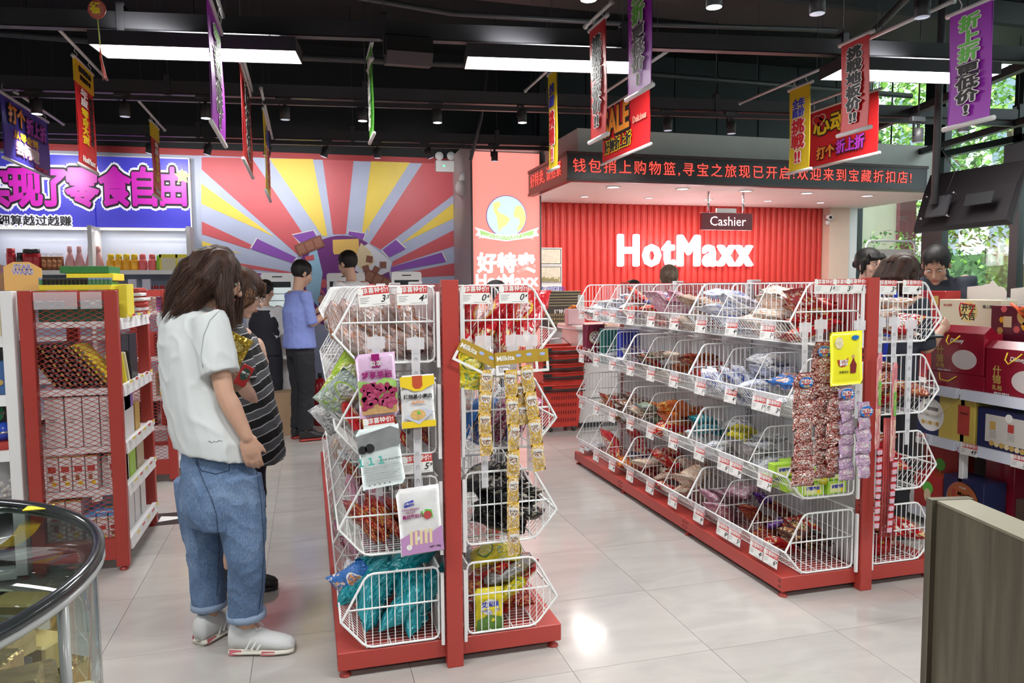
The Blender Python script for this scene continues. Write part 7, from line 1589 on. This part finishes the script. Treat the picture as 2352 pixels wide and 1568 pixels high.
def hair_cap(t, c, R_, Fw, U, s, m, style, n=900, m2=None):
    mb = MB(); cc = c + U * .030 * s - Fw * .024 * s
    mb.ell(cc, R_ * .084 * s, Fw * .100 * s, U * .094 * s, 18, 12)
    if style in ('long', 'bob'):
        L_ = .30 if style == 'long' else .15
        for k in (-1, 0, 1): mb.limb([cc + R_ * .052 * s * k - Fw * .05 * s, cc + R_ * .062 * k * s - Fw * .06 * s - U * .09 * s, cc + R_ * .06 * k * s - Fw * (.05 + (.02 if style == 'long' else 0)) * s - UP * (L_ * .6 + .05) * s, cc + R_ * .055 * k * s - Fw * .05 * s - UP * (L_ + .05) * s], [.055 * s, .052 * s, .04 * s, .02 * s], 10)
        for k in (-1, 1): mb.limb([cc + R_ * .07 * s * k + Fw * .03 * s, cc + R_ * .080 * k * s + Fw * .025 * s - U * .10 * s, cc + R_ * .078 * k * s + Fw * .03 * s - UP * (L_ * .8 + .04) * s], [.028 * s, .026 * s, .012 * s], 8)
    if style == 'bangs' or style == 'bob' and False: pass
    if style == 'bangs':
        for k in range(-3, 4): mb.limb([cc + R_ * .020 * k * s + Fw * .075 * s + U * .045 * s, cc + R_ * .022 * k * s + Fw * .102 * s + U * .018 * s, cc + R_ * .023 * k * s + Fw * .104 * s + U * .006 * s], [.014 * s, .008 * s, .003 * s], 7)
        for k in (-1, 1): mb.limb([cc + R_ * .072 * s * k + Fw * .03 * s, cc + R_ * .080 * k * s + Fw * .03 * s - U * .09 * s], [.022 * s, .010 * s], 8)
        mb.ell(cc - Fw * .11 * s - U * .02 * s, R_ * .03 * s, Fw * .03 * s, U * .03 * s, 10, 6)
    if style == 'bun': mb.ell(cc - Fw * .115 * s - U * .03 * s, R_ * .034 * s, Fw * .032 * s, U * .034 * s, 10, 7); mb.limb([cc - Fw * .1 * s - U * .04 * s, cc - Fw * .1 * s - UP * .16 * s], [.025 * s, .012 * s], 8)
    fuse(mb, .008 * s, 3, 'hair', m, t, fold(.003, 30))
    r = random.Random(3)
    def fn(i):
        th = r.uniform(0, 2 * math.pi); ph = r.uniform(.15, 1.5); o = None; out = []; crown = .25
        hang = {'long': .30, 'bob': .15}.get(style, 0); ph0 = ph * .5 - .07; ph1 = min(2.15 if math.sin(th) < .3 else 1.35, ph0 + (.7 if hang == 0 else 2.)); N = 6
        for j in range(N):
            a = ph0 + (ph1 - ph0) * j / (N - 1); d_ = R_ * .088 * math.sin(a) * math.cos(th) + Fw * .105 * math.sin(a) * math.sin(th) + U * .099 * math.cos(a); out.append(cc + d_ * s)
        if hang and math.sin(th) < .45:
            for j in range(3): out.append(out[-1] - UP * hang * s / 3.2 * r.uniform(.6, 1.1) + (out[-1] - out[-2]) * .1)
        o = (out[0] - cc).normalized(); return out, o
    s_ = strands(fn, n, 6, .0016 * s, r); o = s_.build('hair_strands', m2 or m, t); o['kind'] = 'stuff'
def capstr(t, c, R_, Fw, U, s, m, n=1500):
    cc = c + U * .032 * s - Fw * .022 * s; r = random.Random(9)
    def fn(i):
        th = r.uniform(0, 2 * math.pi); a0 = r.uniform(.0, 1.2); a1 = a0 + r.uniform(.4, .9); out = []
        for j in range(6):
            a = min(2.1 if math.sin(th) < .2 else 1.3, a0 + (a1 - a0) * j / 5); out.append(cc + (R_ * .0885 * math.sin(a) * math.cos(th + .15 * a) + Fw * .1075 * math.sin(a) * math.sin(th + .15 * a) + U * .0915 * math.cos(a)) * s)
        return out, (out[2] - cc).normalized()
    o = strands(fn, n, 6, .0011, r).build('crown_strands', m, t); o['kind'] = 'stuff'
def shoe(t, heel, d, L_, up, sole, accent=None, s=1.):
    d = V((d.x, d.y, 0)).normalized(); sd = d.cross(UP); h = V((heel.x, heel.y, 0)); prof = [(.0, .032, .030, .10), (.06, .038, .034, .115), (.20, .042, .036, .118), (.34, .042, .040, .110), (.46, .043, .036, .088), (.60, .046, .036, .070), (.78, .047, .028, .058), (.93, .038, .02, .046), (1., .022, .012, .032)]
    rings = []; srings = []
    for f, w_, hh, top in prof:
        c = h + d * L_ * f; rings.append((c + UP * (top / 2 + .012), sd * w_ * .95, UP * (top / 2))); srings.append((c + UP * .013, sd * (w_ + .003), UP * .013))
    MB().loft(rings, 16).build('shoe_upper', up, t); MB().loft(srings, 16).build('shoe_sole', sole, t)
    if accent:
        a = MB()
        for k in (-1, 1): a.add([h + d * L_ * x + sd * k * .0405 + UP * z for x, z in ((.03, .006), (.22, .006), (.22, .026), (.03, .03))], [(0, 1, 2, 3) if k < 0 else (3, 2, 1, 0)]); a.add([h + d * L_ * x + sd * k * .0472 + UP * z for x, z in ((.52, .006), (.74, .006), (.74, .022), (.54, .024))], [(0, 1, 2, 3) if k < 0 else (3, 2, 1, 0)])
        a.build('sole_patch', accent, t)
        st = MB()
        for k in (-1, 1):
            for q in range(3): st.tube([h + d * L_ * (.28 + q * .09) + sd * k * (.0415 + q * .001) + UP * .028, h + d * L_ * (.38 + q * .08) + sd * k * .0365 + UP * (.070 - q * .006)], .0042, 4)
        st.build('side_stripe', white_m, t)
        lc = MB()
        for q in range(4): c = h + d * L_ * (.36 + q * .07) + UP * (.092 - q * .010); lc.tube([c - sd * .018, c + UP * .006, c + sd * .018], .0022, 5)
        c = h + d * L_ * .38 + UP * .1
        for k in (-1, 1): lc.tube([c, c + sd * k * .018 + UP * .014 + d * .01, c + sd * k * .03 + d * .02, c + sd * k * .012 + d * .03]  , .002, 5)
        lc.build('laces', white_m, t)
def ringf(c, S, Fd, a, b_): return (c, S * a, Fd * b_)
def person(name, label, J, k):
    """J: joints in world space; k: spec"""
    s = J['s']; S, Fd = J['S'], J['F']; base = V((J['pel'].x, J['pel'].y, 0))
    t = thing('person', label, 'person', base); vx = k.get('voxel', .009); sk = k.get('skin', skin)
    mb = MB(); c = J['head']; R_, Fw, U = J['HR'], J['HF'], J['HU']; hs = J.get('hs', 1.)
    headshape(mb, c, R_, Fw, U, hs)
    mb.limb([c - U * .05 * hs - Fw * .02, J['neck'], J['neck'] - UP * .05], [.048 * s, .05 * s, .058 * s], 12)
    mb.loft([ringf(J['neck'] - UP * .02 * s, S, Fd, .07 * s, .06 * s), ringf(J['chest'] + UP * .12 * s, S, Fd, .15 * s, .08 * s), ringf(J['chest'], S, Fd, .15 * s, .095 * s), ringf(J['chest'].lerp(J['pel'], .55), S, Fd, .125 * s, .085 * s), ringf(J['pel'], S, Fd, .155 * s, .105 * s), ringf(J['pel'] - UP * .09 * s, S, Fd, .13 * s, .09 * s)], 16)
    for q in 'LR':
        mb.limb([J['sh' + q], J['el' + q], J['wr' + q]], [.047 * s, .036 * s, .025 * s], 12); e_, w_ = J['el' + q], J['wr' + q]; mb.limb([e_, e_.lerp(w_, .3), w_], [.036 * s, .039 * s, .025 * s], 10)
        hd_ = J.get('hd' + q, (w_ - e_).normalized()); pn = J.get('pn' + q, Fd * .3 - S * (.9 if q == 'R' else -.9)); hand_(mb, w_, hd_, pn, s * 1.0, J.get('cu' + q, .5), J.get('th' + q, 1))
        mb.limb([J['hip' + q], J['kn' + q], J['an' + q]], [.075 * s, .050 * s, .036 * s], 12); kn, an = J['kn' + q], J['an' + q]; mb.limb([kn, kn.lerp(an, .3) - Fd * .012, an], [.048 * s, .050 * s, .034 * s], 10)
        mb.limb([an, V((an.x, an.y, .035)) + J['foot' + q] * .085 * s], [.032 * s, .022 * s], 8)
    fuse(mb, vx, 3, 'body', sk, t)
    facebits(t, c, R_, Fw, U, hs, k.get('lids', .5), k.get('glasses'))
    # trousers / shorts
    if k.get('bottom'):
        m, lo, rad = k['bottom']; tb = MB(); pel = J['pel']
        if k.get('brings'): tb.loft(k['brings'], 20)
        else: tb.loft([ringf(pel + UP * .10 * s, S, Fd, .150 * s + rad * .5, .105 * s + rad * .5), ringf(pel, S, Fd, .165 * s + rad * .6, .120 * s + rad * .6), ringf(pel - UP * .10 * s, S, Fd, .155 * s + rad * .6, .11 * s + rad * .6)], 18)
        for q in 'LR':
            h, kn, an = J['hip' + q], J['kn' + q], J['an' + q]; h = h + (h - kn) * k.get('rise', 0); P = [h, h.lerp(kn, .5), kn, kn.lerp(an, .5), kn.lerp(an, lo)] if lo > 0 else [h, h.lerp(kn, 1 + lo)]
            tb.tube(P, [.090 * s + rad, .080 * s + rad, .062 * s + rad * 1.15, .056 * s + rad * 1.2, .054 * s + rad * 1.2] if lo > 0 else [.09 * s + rad, .082 * s + rad], 14)
        fuse(tb, k.get('cvox', .010), 3, k.get('bname', 'trousers'), m, t, fold(k.get('bfold', .006), 11, 3.))
    if k.get('top'):
        m, sl, loose, hem = k['top']; tb = MB(); rings = k.get('rings')
        if not rings:
            rings = [ringf(J['neck'] - UP * .015 * s, S, Fd, .062 * s, .058 * s), ringf(J['chest'] + UP * .17 * s, S, Fd, .145 * s, .082 * s), ringf(J['chest'] + UP * .12 * s, S, Fd, .165 * s + loose * .5, .095 * s + loose * .4), ringf(J['chest'], S, Fd, .165 * s + loose, .11 * s + loose), ringf(J['chest'].lerp(J['pel'], .6), S, Fd, .145 * s + loose, .10 * s + loose), ringf(J['pel'] - UP * hem, S, Fd, .165 * s + loose, .115 * s + loose)]
        tb.loft(rings, 20)
        for q in 'LR':
            sh, el, wr = J['sh' + q], J['el' + q], J['wr' + q]
            if sl == 0: continue
            P = [sh - (el - sh) * .12, sh, sh.lerp(el, min(1, sl))]; Rr = [.064 * s, .064 * s + loose * .3, .052 * s + loose * .8]
            if sl > 1: P += [el.lerp(wr, sl - 1)]; Rr = [.050 * s, .062 * s, .050 * s, .038 * s]
            tb.tube(P, Rr, 14)
        fuse(tb, k.get('cvox', .010), k.get('csm', 3), k.get('tname', 'shirt'), m, t, fold(k.get('tfold', .007), 8, 1.))
    if k.get('shoes'):
        up, sole, acc, L_ = k['shoes']
        for q in 'LR': an = J['an' + q]; d = J['foot' + q]; shoe(t, an - d * .055 * s, d, L_ * s, up, sole, acc)
    return t
def stand(px, py, D, ang, tilt=.1, s=None, arms='down', lean=0., hunch=0.):
    head = pd(px, py, D); a = math.radians(ang); Fd = (CR_ * math.cos(a) + CF_ * math.sin(a)).normalized(); S = Fd.cross(UP).normalized()
    H = head.z / .93 if s is None else s * 1.7; s = H / 1.7
    g = V((head.x, head.y, 0)) - Fd * (.05 + lean) * s; J = dict(s=s, S=S, F=Fd, head=head, HR=S, HF=(Fd * math.cos(tilt) - UP * math.sin(tilt)), HU=(UP * math.cos(tilt) + Fd * math.sin(tilt)), hs=s)
    g = g + UP * hunch
    J['neck'] = g + UP * .845 * H + Fd * lean * .8; J['chest'] = g + UP * .72 * H + Fd * lean * .4; J['pel'] = g + UP * .53 * H
    for q, k in (('L', -1), ('R', 1)):
        sh = g + UP * .81 * H + S * k * .17 * s + Fd * lean * .7; J['sh' + q] = sh
        if arms == 'down': J['el' + q] = sh - UP * .28 * s + S * k * .03 - Fd * .02; J['wr' + q] = sh - UP * .52 * s + S * k * .03 + Fd * .06
        else: J['el' + q] = sh - UP * .26 * s + S * k * .03 + Fd * .04; J['wr' + q] = J['el' + q] + Fd * .20 * s + UP * .10 * s - S * k * .07
        if q == 'R' and hunch: pass
        J['hip' + q] = g + UP * .50 * H + S * k * .085 * s; J['kn' + q] = g + UP * .28 * H + S * k * .09 * s + Fd * .02; J['an' + q] = g - UP * hunch + UP * .05 * H + S * k * .09 * s - Fd * .01; J['foot' + q] = (Fd + S * k * .2).normalized()
    return J
# ---- the woman in the white tee
denim = bpy.data.materials.new('denim'); denim.use_nodes = True; nt = denim.node_tree; bs = nt.nodes['Principled BSDF']; tc = nd(nt, 'ShaderNodeTexCoord')
n1 = nd(nt, 'ShaderNodeTexNoise'); n1.inputs['Scale'].default_value = 5; n1.inputs['Detail'].default_value = 3; n2 = nd(nt, 'ShaderNodeTexNoise'); n2.inputs['Scale'].default_value = 260; mp = nd(nt, 'ShaderNodeMapping'); mp.inputs['Scale'].default_value = (1, 1, .35)
nt.links.new(tc.outputs['Object'], n1.inputs['Vector']); nt.links.new(tc.outputs['Object'], mp.inputs[0]); nt.links.new(mp.outputs[0], n2.inputs['Vector'])
mxx = math_(nt, 'ADD', math_(nt, 'MULTIPLY', n1.outputs[0], .55), math_(nt, 'MULTIPLY', n2.outputs[0], .45)); r = ramp(nt, [(.35, (.055, .10, .19)), (.5, (.10, .17, .30)), (.68, (.20, .29, .44))]); nt.links.new(mxx, r.inputs[0]); nt.links.new(r.outputs[0], bs.inputs['Base Color']); bs.inputs['Roughness'].default_value = .85
bp = nd(nt, 'ShaderNodeBump'); bp.inputs['Strength'].default_value = .3; bp.inputs['Distance'].default_value = .004; nt.links.new(n2.outputs[0], bp.inputs['Height']); nt.links.new(bp.outputs[0], bs.inputs['Normal'])
tee = mat('white_tee', (.56, .60, .61), .85, noise_amt=.02, bump=.12, bscale=14)
def PD(x, y, d): return pd(x, y, d)
fa = math.radians(36); F1 = (CR_ * math.cos(fa) + CF_ * math.sin(fa)).normalized(); S1 = F1.cross(UP).normalized()
ha = math.radians(22); HF = (CR_ * math.cos(ha) + CF_ * math.sin(ha)).normalized(); tl_ = .38; HR = HF.cross(UP).normalized(); HFt = (HF * math.cos(tl_) - UP * math.sin(tl_)).normalized(); HU = HR.cross(HFt).normalized()
DC = 2.96
J = dict(s=.97, S=S1, F=F1, head=PD(499, 640, DC), HR=HR, HF=HFt, HU=HU, hs=.98, neck=PD(462, 705, DC), chest=PD(445, 800, DC), pel=PD(497, 1095, DC), shR=PD(482, 742, 2.83), elR=PD(517, 905, 2.80), wrR=PD(567, 1003, 2.82), shL=PD(402, 735, 3.10), elL=PD(460, 880, 3.22), wrL=PD(530, 890, 3.14),
         hdR=(PD(582, 1062, 2.84) - PD(567, 1003, 2.82)).normalized(), pnR=F1 * .4 - S1 * .9, cuR=.38, thR=-1, hdL=(PD(560, 868, 3.10) - PD(530, 890, 3.14)).normalized(), pnL=-CF_ + UP * .3, cuL=.8,
         hipR=PD(548, 1120, 2.90), knR=PD(566, 1275, 2.90), anR=PD(566, 1432, 2.955), hipL=PD(458, 1120, 3.03), knL=PD(470, 1270, 3.04), anL=PD(482, 1410, 3.07), footR=(pz(668, 1488) - pz(545, 1490)).normalized(), footL=(pz(540, 1425) - pz(475, 1462)).normalized())
rings = []
for y, x, a, b_ in ((700, 455, .060, .062), (712, 452, .105, .075), (728, 446, .165, .090), (760, 441, .185, .110), (800, 440, .190, .122), (870, 450, .200, .130), (930, 462, .210, .138), (1000, 482, .222, .145), (1042, 491, .215, .142)): rings.append(ringf(PD(x, y, DC), S1, F1 - UP * .22, a, b_))
shoe_up = mat('sneaker_upper', (.62, .64, .65), .7, bump=.2, bscale=120); shoe_so = mat('sneaker_sole', (.66, .64, .56), .6); shoe_pk = mat('sneaker_pink', (.62, .16, .20), .6)
w1 = person('person', 'woman in white t-shirt, cuffed blue jeans and white sneakers looking down at the left', J, dict(voxel=.0055, cvox=.008, skin=skin, rings=rings, top=(tee, .72, .03, 0), tname='t_shirt', bottom=(denim, .90, .014), bname='jeans', bfold=.008, tfold=.008, rise=.18, brings=[ringf(PD(x, y, DC), S1, F1, a, b_) for y, x, a, b_ in ((1030, 494, .165, .120), (1060, 498, .172, .130), (1110, 505, .188, .150), (1160, 508, .182, .150), (1195, 510, .165, .13))], glasses=ink_m, csm=4))
for q in 'RL':
    heel = J['an' + q] - J['foot' + q] * .065; heel.z = 0; shoe(w1, heel, J['foot' + q], .255, shoe_up, shoe_so, shoe_pk)
cuff = mat('denim_light', (.24, .32, .45), .85)
for x, y, d, r_ in ((566, 1410, 2.95, .073), (480, 1386, 3.065, .069)): c = PD(x, y, d); MB().lathe([(r_ - .004, -.014), (r_ + .003, -.012), (r_ + .003, .012), (r_ - .004, .014)], c, 22).build('jeans_cuff', cuff, w1)
from mathutils.bvhtree import BVHTree
def onto(objname_parent, child, pts, lift=.0015):
    o = [c for c in objname_parent.children if c.name.startswith(child)][0]; M = wm(objname_parent); me = o.data
    bv = BVHTree.FromPolygons([M @ v.co for v in me.vertices], [tuple(p.vertices) for p in me.polygons]); out = []
    for (x0, y0), (x1, y1) in zip(pts, pts[1:]):
        n = max(2, int(math.hypot(x1 - x0, y1 - y0) / 6))
        for i in range(n): 
            x, y = x0 + (x1 - x0) * i / n, y0 + (y1 - y0) * i / n; h = bv.ray_cast(CO, ray(x, y).normalized())
            if h[0]: out.append(h[0] + h[1] * lift)
    return out
stitch = mat('denim_seam', (.035, .06, .12), .9)
for nm, pts in (('back_pocket', [(452, 1056), (462, 1080), (496, 1088), (526, 1080), (528, 1052)]), ('side_seam', [(588, 1075), (600, 1160), (606, 1260), (602, 1340), (594, 1405)]), ('inner_seam', [(497, 1180), (504, 1260), (500, 1330), (497, 1375)]), ('seat_seam', [(450, 1060), (470, 1110), (488, 1150), (498, 1185)])):
    P_ = onto(w1, 'jeans', pts)
    if len(P_) > 2: MB().tube(P_, .0016, 5).build(nm, stitch, w1)
P_ = onto(w1, 't_shirt', [(505, 712), (482, 735), (468, 770), (462, 815), (468, 850)]); MB().tube(P_, .0016, 5).build('sleeve_seam', mat('tee_seam', (.38, .42, .43), .9), w1)
P_ = onto(w1, 't_shirt', [(478, 1015), (482, 1012), (486, 1017), (491, 1013), (497, 1015), (503, 1011), (508, 1013), (514, 1012)]); MB().tube(P_, .0007, 4).build('stitched_lettering', ink_m, w1)
hg = [([PD(500, 600, 2.95), PD(455, 628, 2.95), PD(418, 680, 2.96), PD(386, 728, 2.97)], [.070, .078, .066, .026]), ([PD(505, 605, 2.90), PD(478, 650, 2.88), PD(455, 690, 2.87)], [.060, .066, .030]), ([PD(480, 600, 3.0), PD(440, 650, 3.03), PD(430, 700, 3.05)], [.06, .06, .03]),
      ([PD(512, 615, 2.89), PD(513, 662, 2.87), PD(518, 705, 2.86), PD(534, 752, 2.87)], [.040, .034, .024, .008]), ([PD(480, 640, 2.87), PD(430, 700, 2.87), PD(396, 738, 2.89)], [.05, .045, .018]), ([PD(512, 590, 2.97), PD(540, 640, 3.02), PD(545, 700, 3.04), PD(548, 740, 3.04)], [.03, .026, .018, .006])]
hc = J['head'] + HU * .03 - HFt * .022; mbh = MB(); 
hair_guides(w1, hg + [([hc + HFt * .02, hc - HFt * .02], [.086, .090])], h_dark, 3600, 10, .0011, .010, .007, 'hair', h_tip)
capstr(w1, J['head'], HR, HFt, HU, .98, h_dark)
# things she holds
rc = thing('held_packet', 'red snack packet with dark green oval held by the woman in white', 'packet', M=Matrix.Translation(PD(560, 862, 3.05)) @ Matrix.Rotation(math.radians(15), 4, 'Z') @ Matrix.Rotation(.55, 4, 'Y')); MB().cbox(-.024, .024, -.008, .008, -.045, .045, .003).build('packet', wine2, rc, True); MB().disc((0, -.0085, .006), X_, Z_, V((0, -.001, 0)), .018, 18, ry=.026).build('oval_label', mat('label_green_black', (.02, .06, .04), .4), rc, True); lettering(rc, '零食', (0, -.0105, .006), .018, W, ext=.0004, off=.0006)
put_bag('held_bag', 'gold foil snack bag held against the chest of the woman in white', None, F('goldbag', (.60, .42, .04), (.35, .25, .04), (.7, .6, .2), metal=.5, rough=.15, crinkle=1.), 'small', Matrix.Translation(PD(536, 806, 3.16)) @ Matrix.Rotation(.5, 4, 'Y'), k=1, cat='snack bag')
# ---- the woman in the striped dress
strip_ = bpy.data.materials.new('striped_knit'); strip_.use_nodes = True; nt = strip_.node_tree; bs = nt.nodes['Principled BSDF']; tc = nd(nt, 'ShaderNodeTexCoord'); sp_ = nd(nt, 'ShaderNodeSeparateXYZ'); nt.links.new(tc.outputs['Object'], sp_.inputs[0])
nz = nd(nt, 'ShaderNodeTexNoise'); nz.inputs['Scale'].default_value = 5; nt.links.new(tc.outputs['Object'], nz.inputs['Vector'])
zz = math_(nt, 'ADD', math_(nt, 'ADD', sp_.outputs[2], math_(nt, 'MULTIPLY', nz.outputs[0], .05)), math_(nt, 'MULTIPLY', sp_.outputs[0], -.28)); fr_ = math_(nt, 'FRACT', math_(nt, 'DIVIDE', zz, .082)); r = ramp(nt, [(0, (.012, .012, .014)), (.46, (.55, .56, .58)), (.52, (.10, .105, .12)), (.94, (.55, .56, .58))], 'CONSTANT'); nt.links.new(fr_, r.inputs[0]); nt.links.new(r.outputs[0], bs.inputs['Base Color']); bs.inputs['Roughness'].default_value = .9
F2 = (CR_ * math.cos(.12) + CF_ * math.sin(.12)).normalized(); S2 = F2.cross(UP).normalized(); t2 = .42; D2 = 3.58
HF2 = (F2 * math.cos(t2) - UP * math.sin(t2)).normalized(); HU2 = S2.cross(HF2).normalized()
J2 = dict(s=.93, S=S2, F=F2, head=PD(560, 672, D2), HR=S2, HF=HF2, HU=HU2, hs=.97, neck=PD(531, 738, D2), chest=PD(540, 815, D2), pel=PD(575, 1000, D2), shR=PD(535, 770, D2 - .15), elR=PD(560, 890, D2 - .18), wrR=PD(590, 940, D2 - .1), shL=PD(535, 768, D2 + .16), elL=PD(590, 880, D2 + .2), wrL=PD(607, 832, D2 + .12),
          hdL=(PD(600, 790, D2 + .10) - PD(607, 832, D2 + .12)).normalized(), pnL=-CR_ + UP * .1, cuL=.45, hipR=PD(560, 1020, D2 - .07), knR=PD(565, 1190, D2 - .06), anR=PD(552, 1330, D2 - .02), hipL=PD(560, 1020, D2 + .08), knL=PD(548, 1170, D2 + .06), anL=PD(523, 1308, D2 + .0), footR=F2, footL=F2)
rings = [ringf(PD(x, y, D2), S2, F2 - UP * .15, a, b_) for y, x, a, b_ in ((738, 533, .06, .055), (752, 535, .13, .075), (772, 540, .175, .10), (830, 552, .19, .125), (900, 568, .20, .125), (970, 582, .21, .13), (1035, 592, .21, .125), (1050, 594, .20, .12))]
w2 = person('person', 'woman in black and grey striped top with dark shorts behind the woman in white', J2, dict(voxel=.006, cvox=.009, skin=skin2, rings=rings, top=(strip_, .9, .03, 0), bottom=(mat('shorts_navy', (.015, .018, .035), .8), -.12, .02), bname='shorts', glasses=chrome_m, shoes=(mat('slip_on_black', (.012, .012, .014), .6), ink_m, None, .24), lids=.35))
c = J2['head'] + HU2 * .032 - HF2 * .024
hair_guides(w2, [([c + HF2 * .015, c - HF2 * .025], [.086, .088]), ([c + HF2 * .06 + S2 * .05, c + HF2 * .075 + S2 * .065 - HU2 * .05, c + HF2 * .05 + S2 * .075 - HU2 * .11], [.03, .02, .006]), ([c + HF2 * .05, c + HF2 * .095 + HU2 * .02, c + HF2 * .115 - HU2 * .012], [.05, .03, .012]), ([c - HF2 * .06, c - HF2 * .09 - HU2 * .07], [.06, .04])], h_dark, 2200, 8, .0011, .006, .007, 'hair', h_brn)
capstr(w2, J2['head'], S2, HF2, HU2, .97, h_tip)
# ---- the others
navy_t = mat('trousers_black', (.012, .013, .018), .8); blue_s = mat('shirt_periwinkle', (.20, .26, .60), .8, noise_amt=.05); vest = mat('waistcoat_navy', (.014, .016, .026), .75); wsh = mat('shirt_white', (.66, .66, .68), .8); blk_s = mat('shoe_black', (.02, .02, .022), .4); so_red = mat('sole_red', (.40, .04, .03), .5); dknavy = mat('polo_dark_navy', (.022, .028, .042), .8)
j = stand(695, 628, 7.02, 40, .35, arms='up'); p = person('person', 'man in a blue shirt and black trousers looking at his phone by the kiosks', j, dict(top=(blue_s, 1.25, .035, .02), bottom=(navy_t, .95, .012), shoes=(blk_s, so_red, None, .27), lids=.3)); hair_cap(p, j['head'], j['HR'], j['HF'], j['HU'], j['hs'], h_blk, 'short', 700)
t = thing('mobile_phone', 'dark phone in a green case held by the man in blue', 'phone', M=Matrix.Translation(j['wrL'].lerp(j['wrR'], .5) + j['F'] * .10 + UP * .03) @ Matrix.Rotation(.4, 4, 'X')); MB().cbox(-.04, .04, -.006, .006, -.07, .07, .004).build('body', ink_m, t, True); MB().box(-.042, .042, .006, .009, -.072, .072).build('case', green_m, t, True)
j = stand(612, 668, 7.5, 75, .2, arms='up'); p = person('person', 'woman in dark waistcoat with white sleeves and tied hair facing a kiosk', j, dict(top=(wsh, 1.9, .02, -.02), bottom=(vest, .95, .02), shoes=(blk_s, ink_m, None, .24)))
S_, F_ = j['S'], j['F']; tb = MB().loft([ringf(j['chest'] + UP * .13, S_, F_, .13, .10), ringf(j['chest'], S_, F_, .175, .128), ringf(j['chest'].lerp(j['pel'], .55), S_, F_, .155, .12), ringf(j['pel'] - UP * .04, S_, F_, .18, .135)], 18); fuse(tb, .01, 3, 'waistcoat', vest, p, fold(.004, 8)); hair_cap(p, j['head'], j['HR'], j['HF'], j['HU'], j['hs'], h_blk, 'bun', 600)
j = stand(797, 606, 7.55, 150, .25, arms='up'); p = person('person', 'man in a white shirt with short dark hair before the mural', j, dict(top=(wsh, 1.3, .03, .02), bottom=(navy_t, .95, .012), shoes=(blk_s, ink_m, None, .27))); hair_cap(p, j['head'], j['HR'], j['HF'], j['HU'], j['hs'], h_blk, 'short', 700)
j = stand(1135, 678, 5.6, 200, .3, arms='up'); p = person('person', 'woman with long black hair in white behind the near gondola', j, dict(top=(wsh, .8, .03, .02), bottom=(navy_t, .95, .012), shoes=(blk_s, ink_m, None, .24), skin=skin2)); hair_cap(p, j['head'], j['HR'], j['HF'], j['HU'], j['hs'], h_blk, 'long', 900)
j = stand(1536, 640, 6.35, 85, .1); p = person('person', 'person with tied brown hair seen from behind over the right gondola', j, dict(top=(wsh, 1.2, .03, .02), bottom=(navy_t, .95, .012), shoes=(blk_s, ink_m, None, .24))); hair_cap(p, j['head'], j['HR'], j['HF'], j['HU'], j['hs'], hairmat('hair_ash', (.07, .045, .03), (.16, .11, .08)), 'bun', 700)
j = stand(1450, 672, 6.5, 200, .2, arms='up'); p = person('person', 'dark haired cashier mostly hidden behind the top wire baskets', j, dict(top=(vest, 1.9, .03, .02), bottom=(navy_t, .95, .012), shoes=(blk_s, ink_m, None, .24), skin=skin2)); hair_cap(p, j['head'], j['HR'], j['HF'], j['HU'], j['hs'], h_blk, 'short', 500)
j = stand(1999, 609, 5.3, 290, .02); p = person('person', 'young woman with black bangs looking towards the camera by the window', j, dict(top=(vest, 1.2, .02, .02), bottom=(navy_t, .95, .012), shoes=(blk_s, ink_m, None, .24), skin=skin2, lids=.62, voxel=.007)); hair_cap(p, j['head'], j['HR'], j['HF'], j['HU'], j['hs'], h_blk, 'bangs', 900)
j = stand(2074, 634, 4.22, 20, .55, arms='up', lean=.05, hunch=.04); p = person('person', 'woman with dark bob and dark top with blue edge, head bowed over a phone', j, dict(top=(dknavy, 1.2, .03, .02), bottom=(navy_t, .95, .012), shoes=(blk_s, ink_m, None, .24), skin=skin))
hair_cap(p, j['head'], j['HR'], j['HF'], j['HU'], j['hs'] * 1.04, h_dark, 'bob', 1500, h_tip)
S_, F_ = j['S'], j['F']
for k_ in (-1, 1): MB().tube([j['neck'] + S_ * .05 * k_ - F_ * .04, j['chest'] + UP * .13 + S_ * .10 * k_ - F_ * .125, j['chest'] + S_ * .12 * k_ - F_ * .155, j['pel'] + S_ * .1 * k_ - F_ * .155], .012, 6).build('blue_strap', mat('strap_blue', (.02, .05, .55), .5), p)
t = thing('mobile_phone', 'pale screened phone held level at the right of the gondola', 'phone', M=Matrix.Translation(pd(2128, 770, 4.05)) @ Matrix.Rotation(.15, 4, 'X')); MB().cbox(-.07, .075, -.05, .05, -.006, .006, .003).build('body', ink_m, t, True); MB().box(-.065, .07, -.045, .045, .006, .0068).build('screen', mat('phone_screen', (.25, .36, .38), .1), t, True)
j = stand(2150, 609, 5.15, 232, .60, arms='up', lean=.10, hunch=.09); j['hs'] *= 1.08; p = person('person', 'man with short black hair in dark navy polo looking down behind the gift boxes', j, dict(top=(dknavy, .9, .035, .02), bottom=(navy_t, .95, .012), shoes=(blk_s, ink_m, None, .27), skin=skin, lids=.25, voxel=.007)); hair_cap(p, j['head'], j['HR'], j['HF'], j['HU'], j['hs'], h_blk, 'short', 1100)
S_, F_ = j['S'], j['F']; MB().loft([ringf(j['neck'] - UP * .02 + F_ * .0, S_, F_, .075, .072), ringf(j['neck'] + UP * .02, S_, F_, .068, .064)], 18, cap=False).build('collar', dknavy, p)
# chair of the white collared man near the glass is only his reflection: the glass gives it
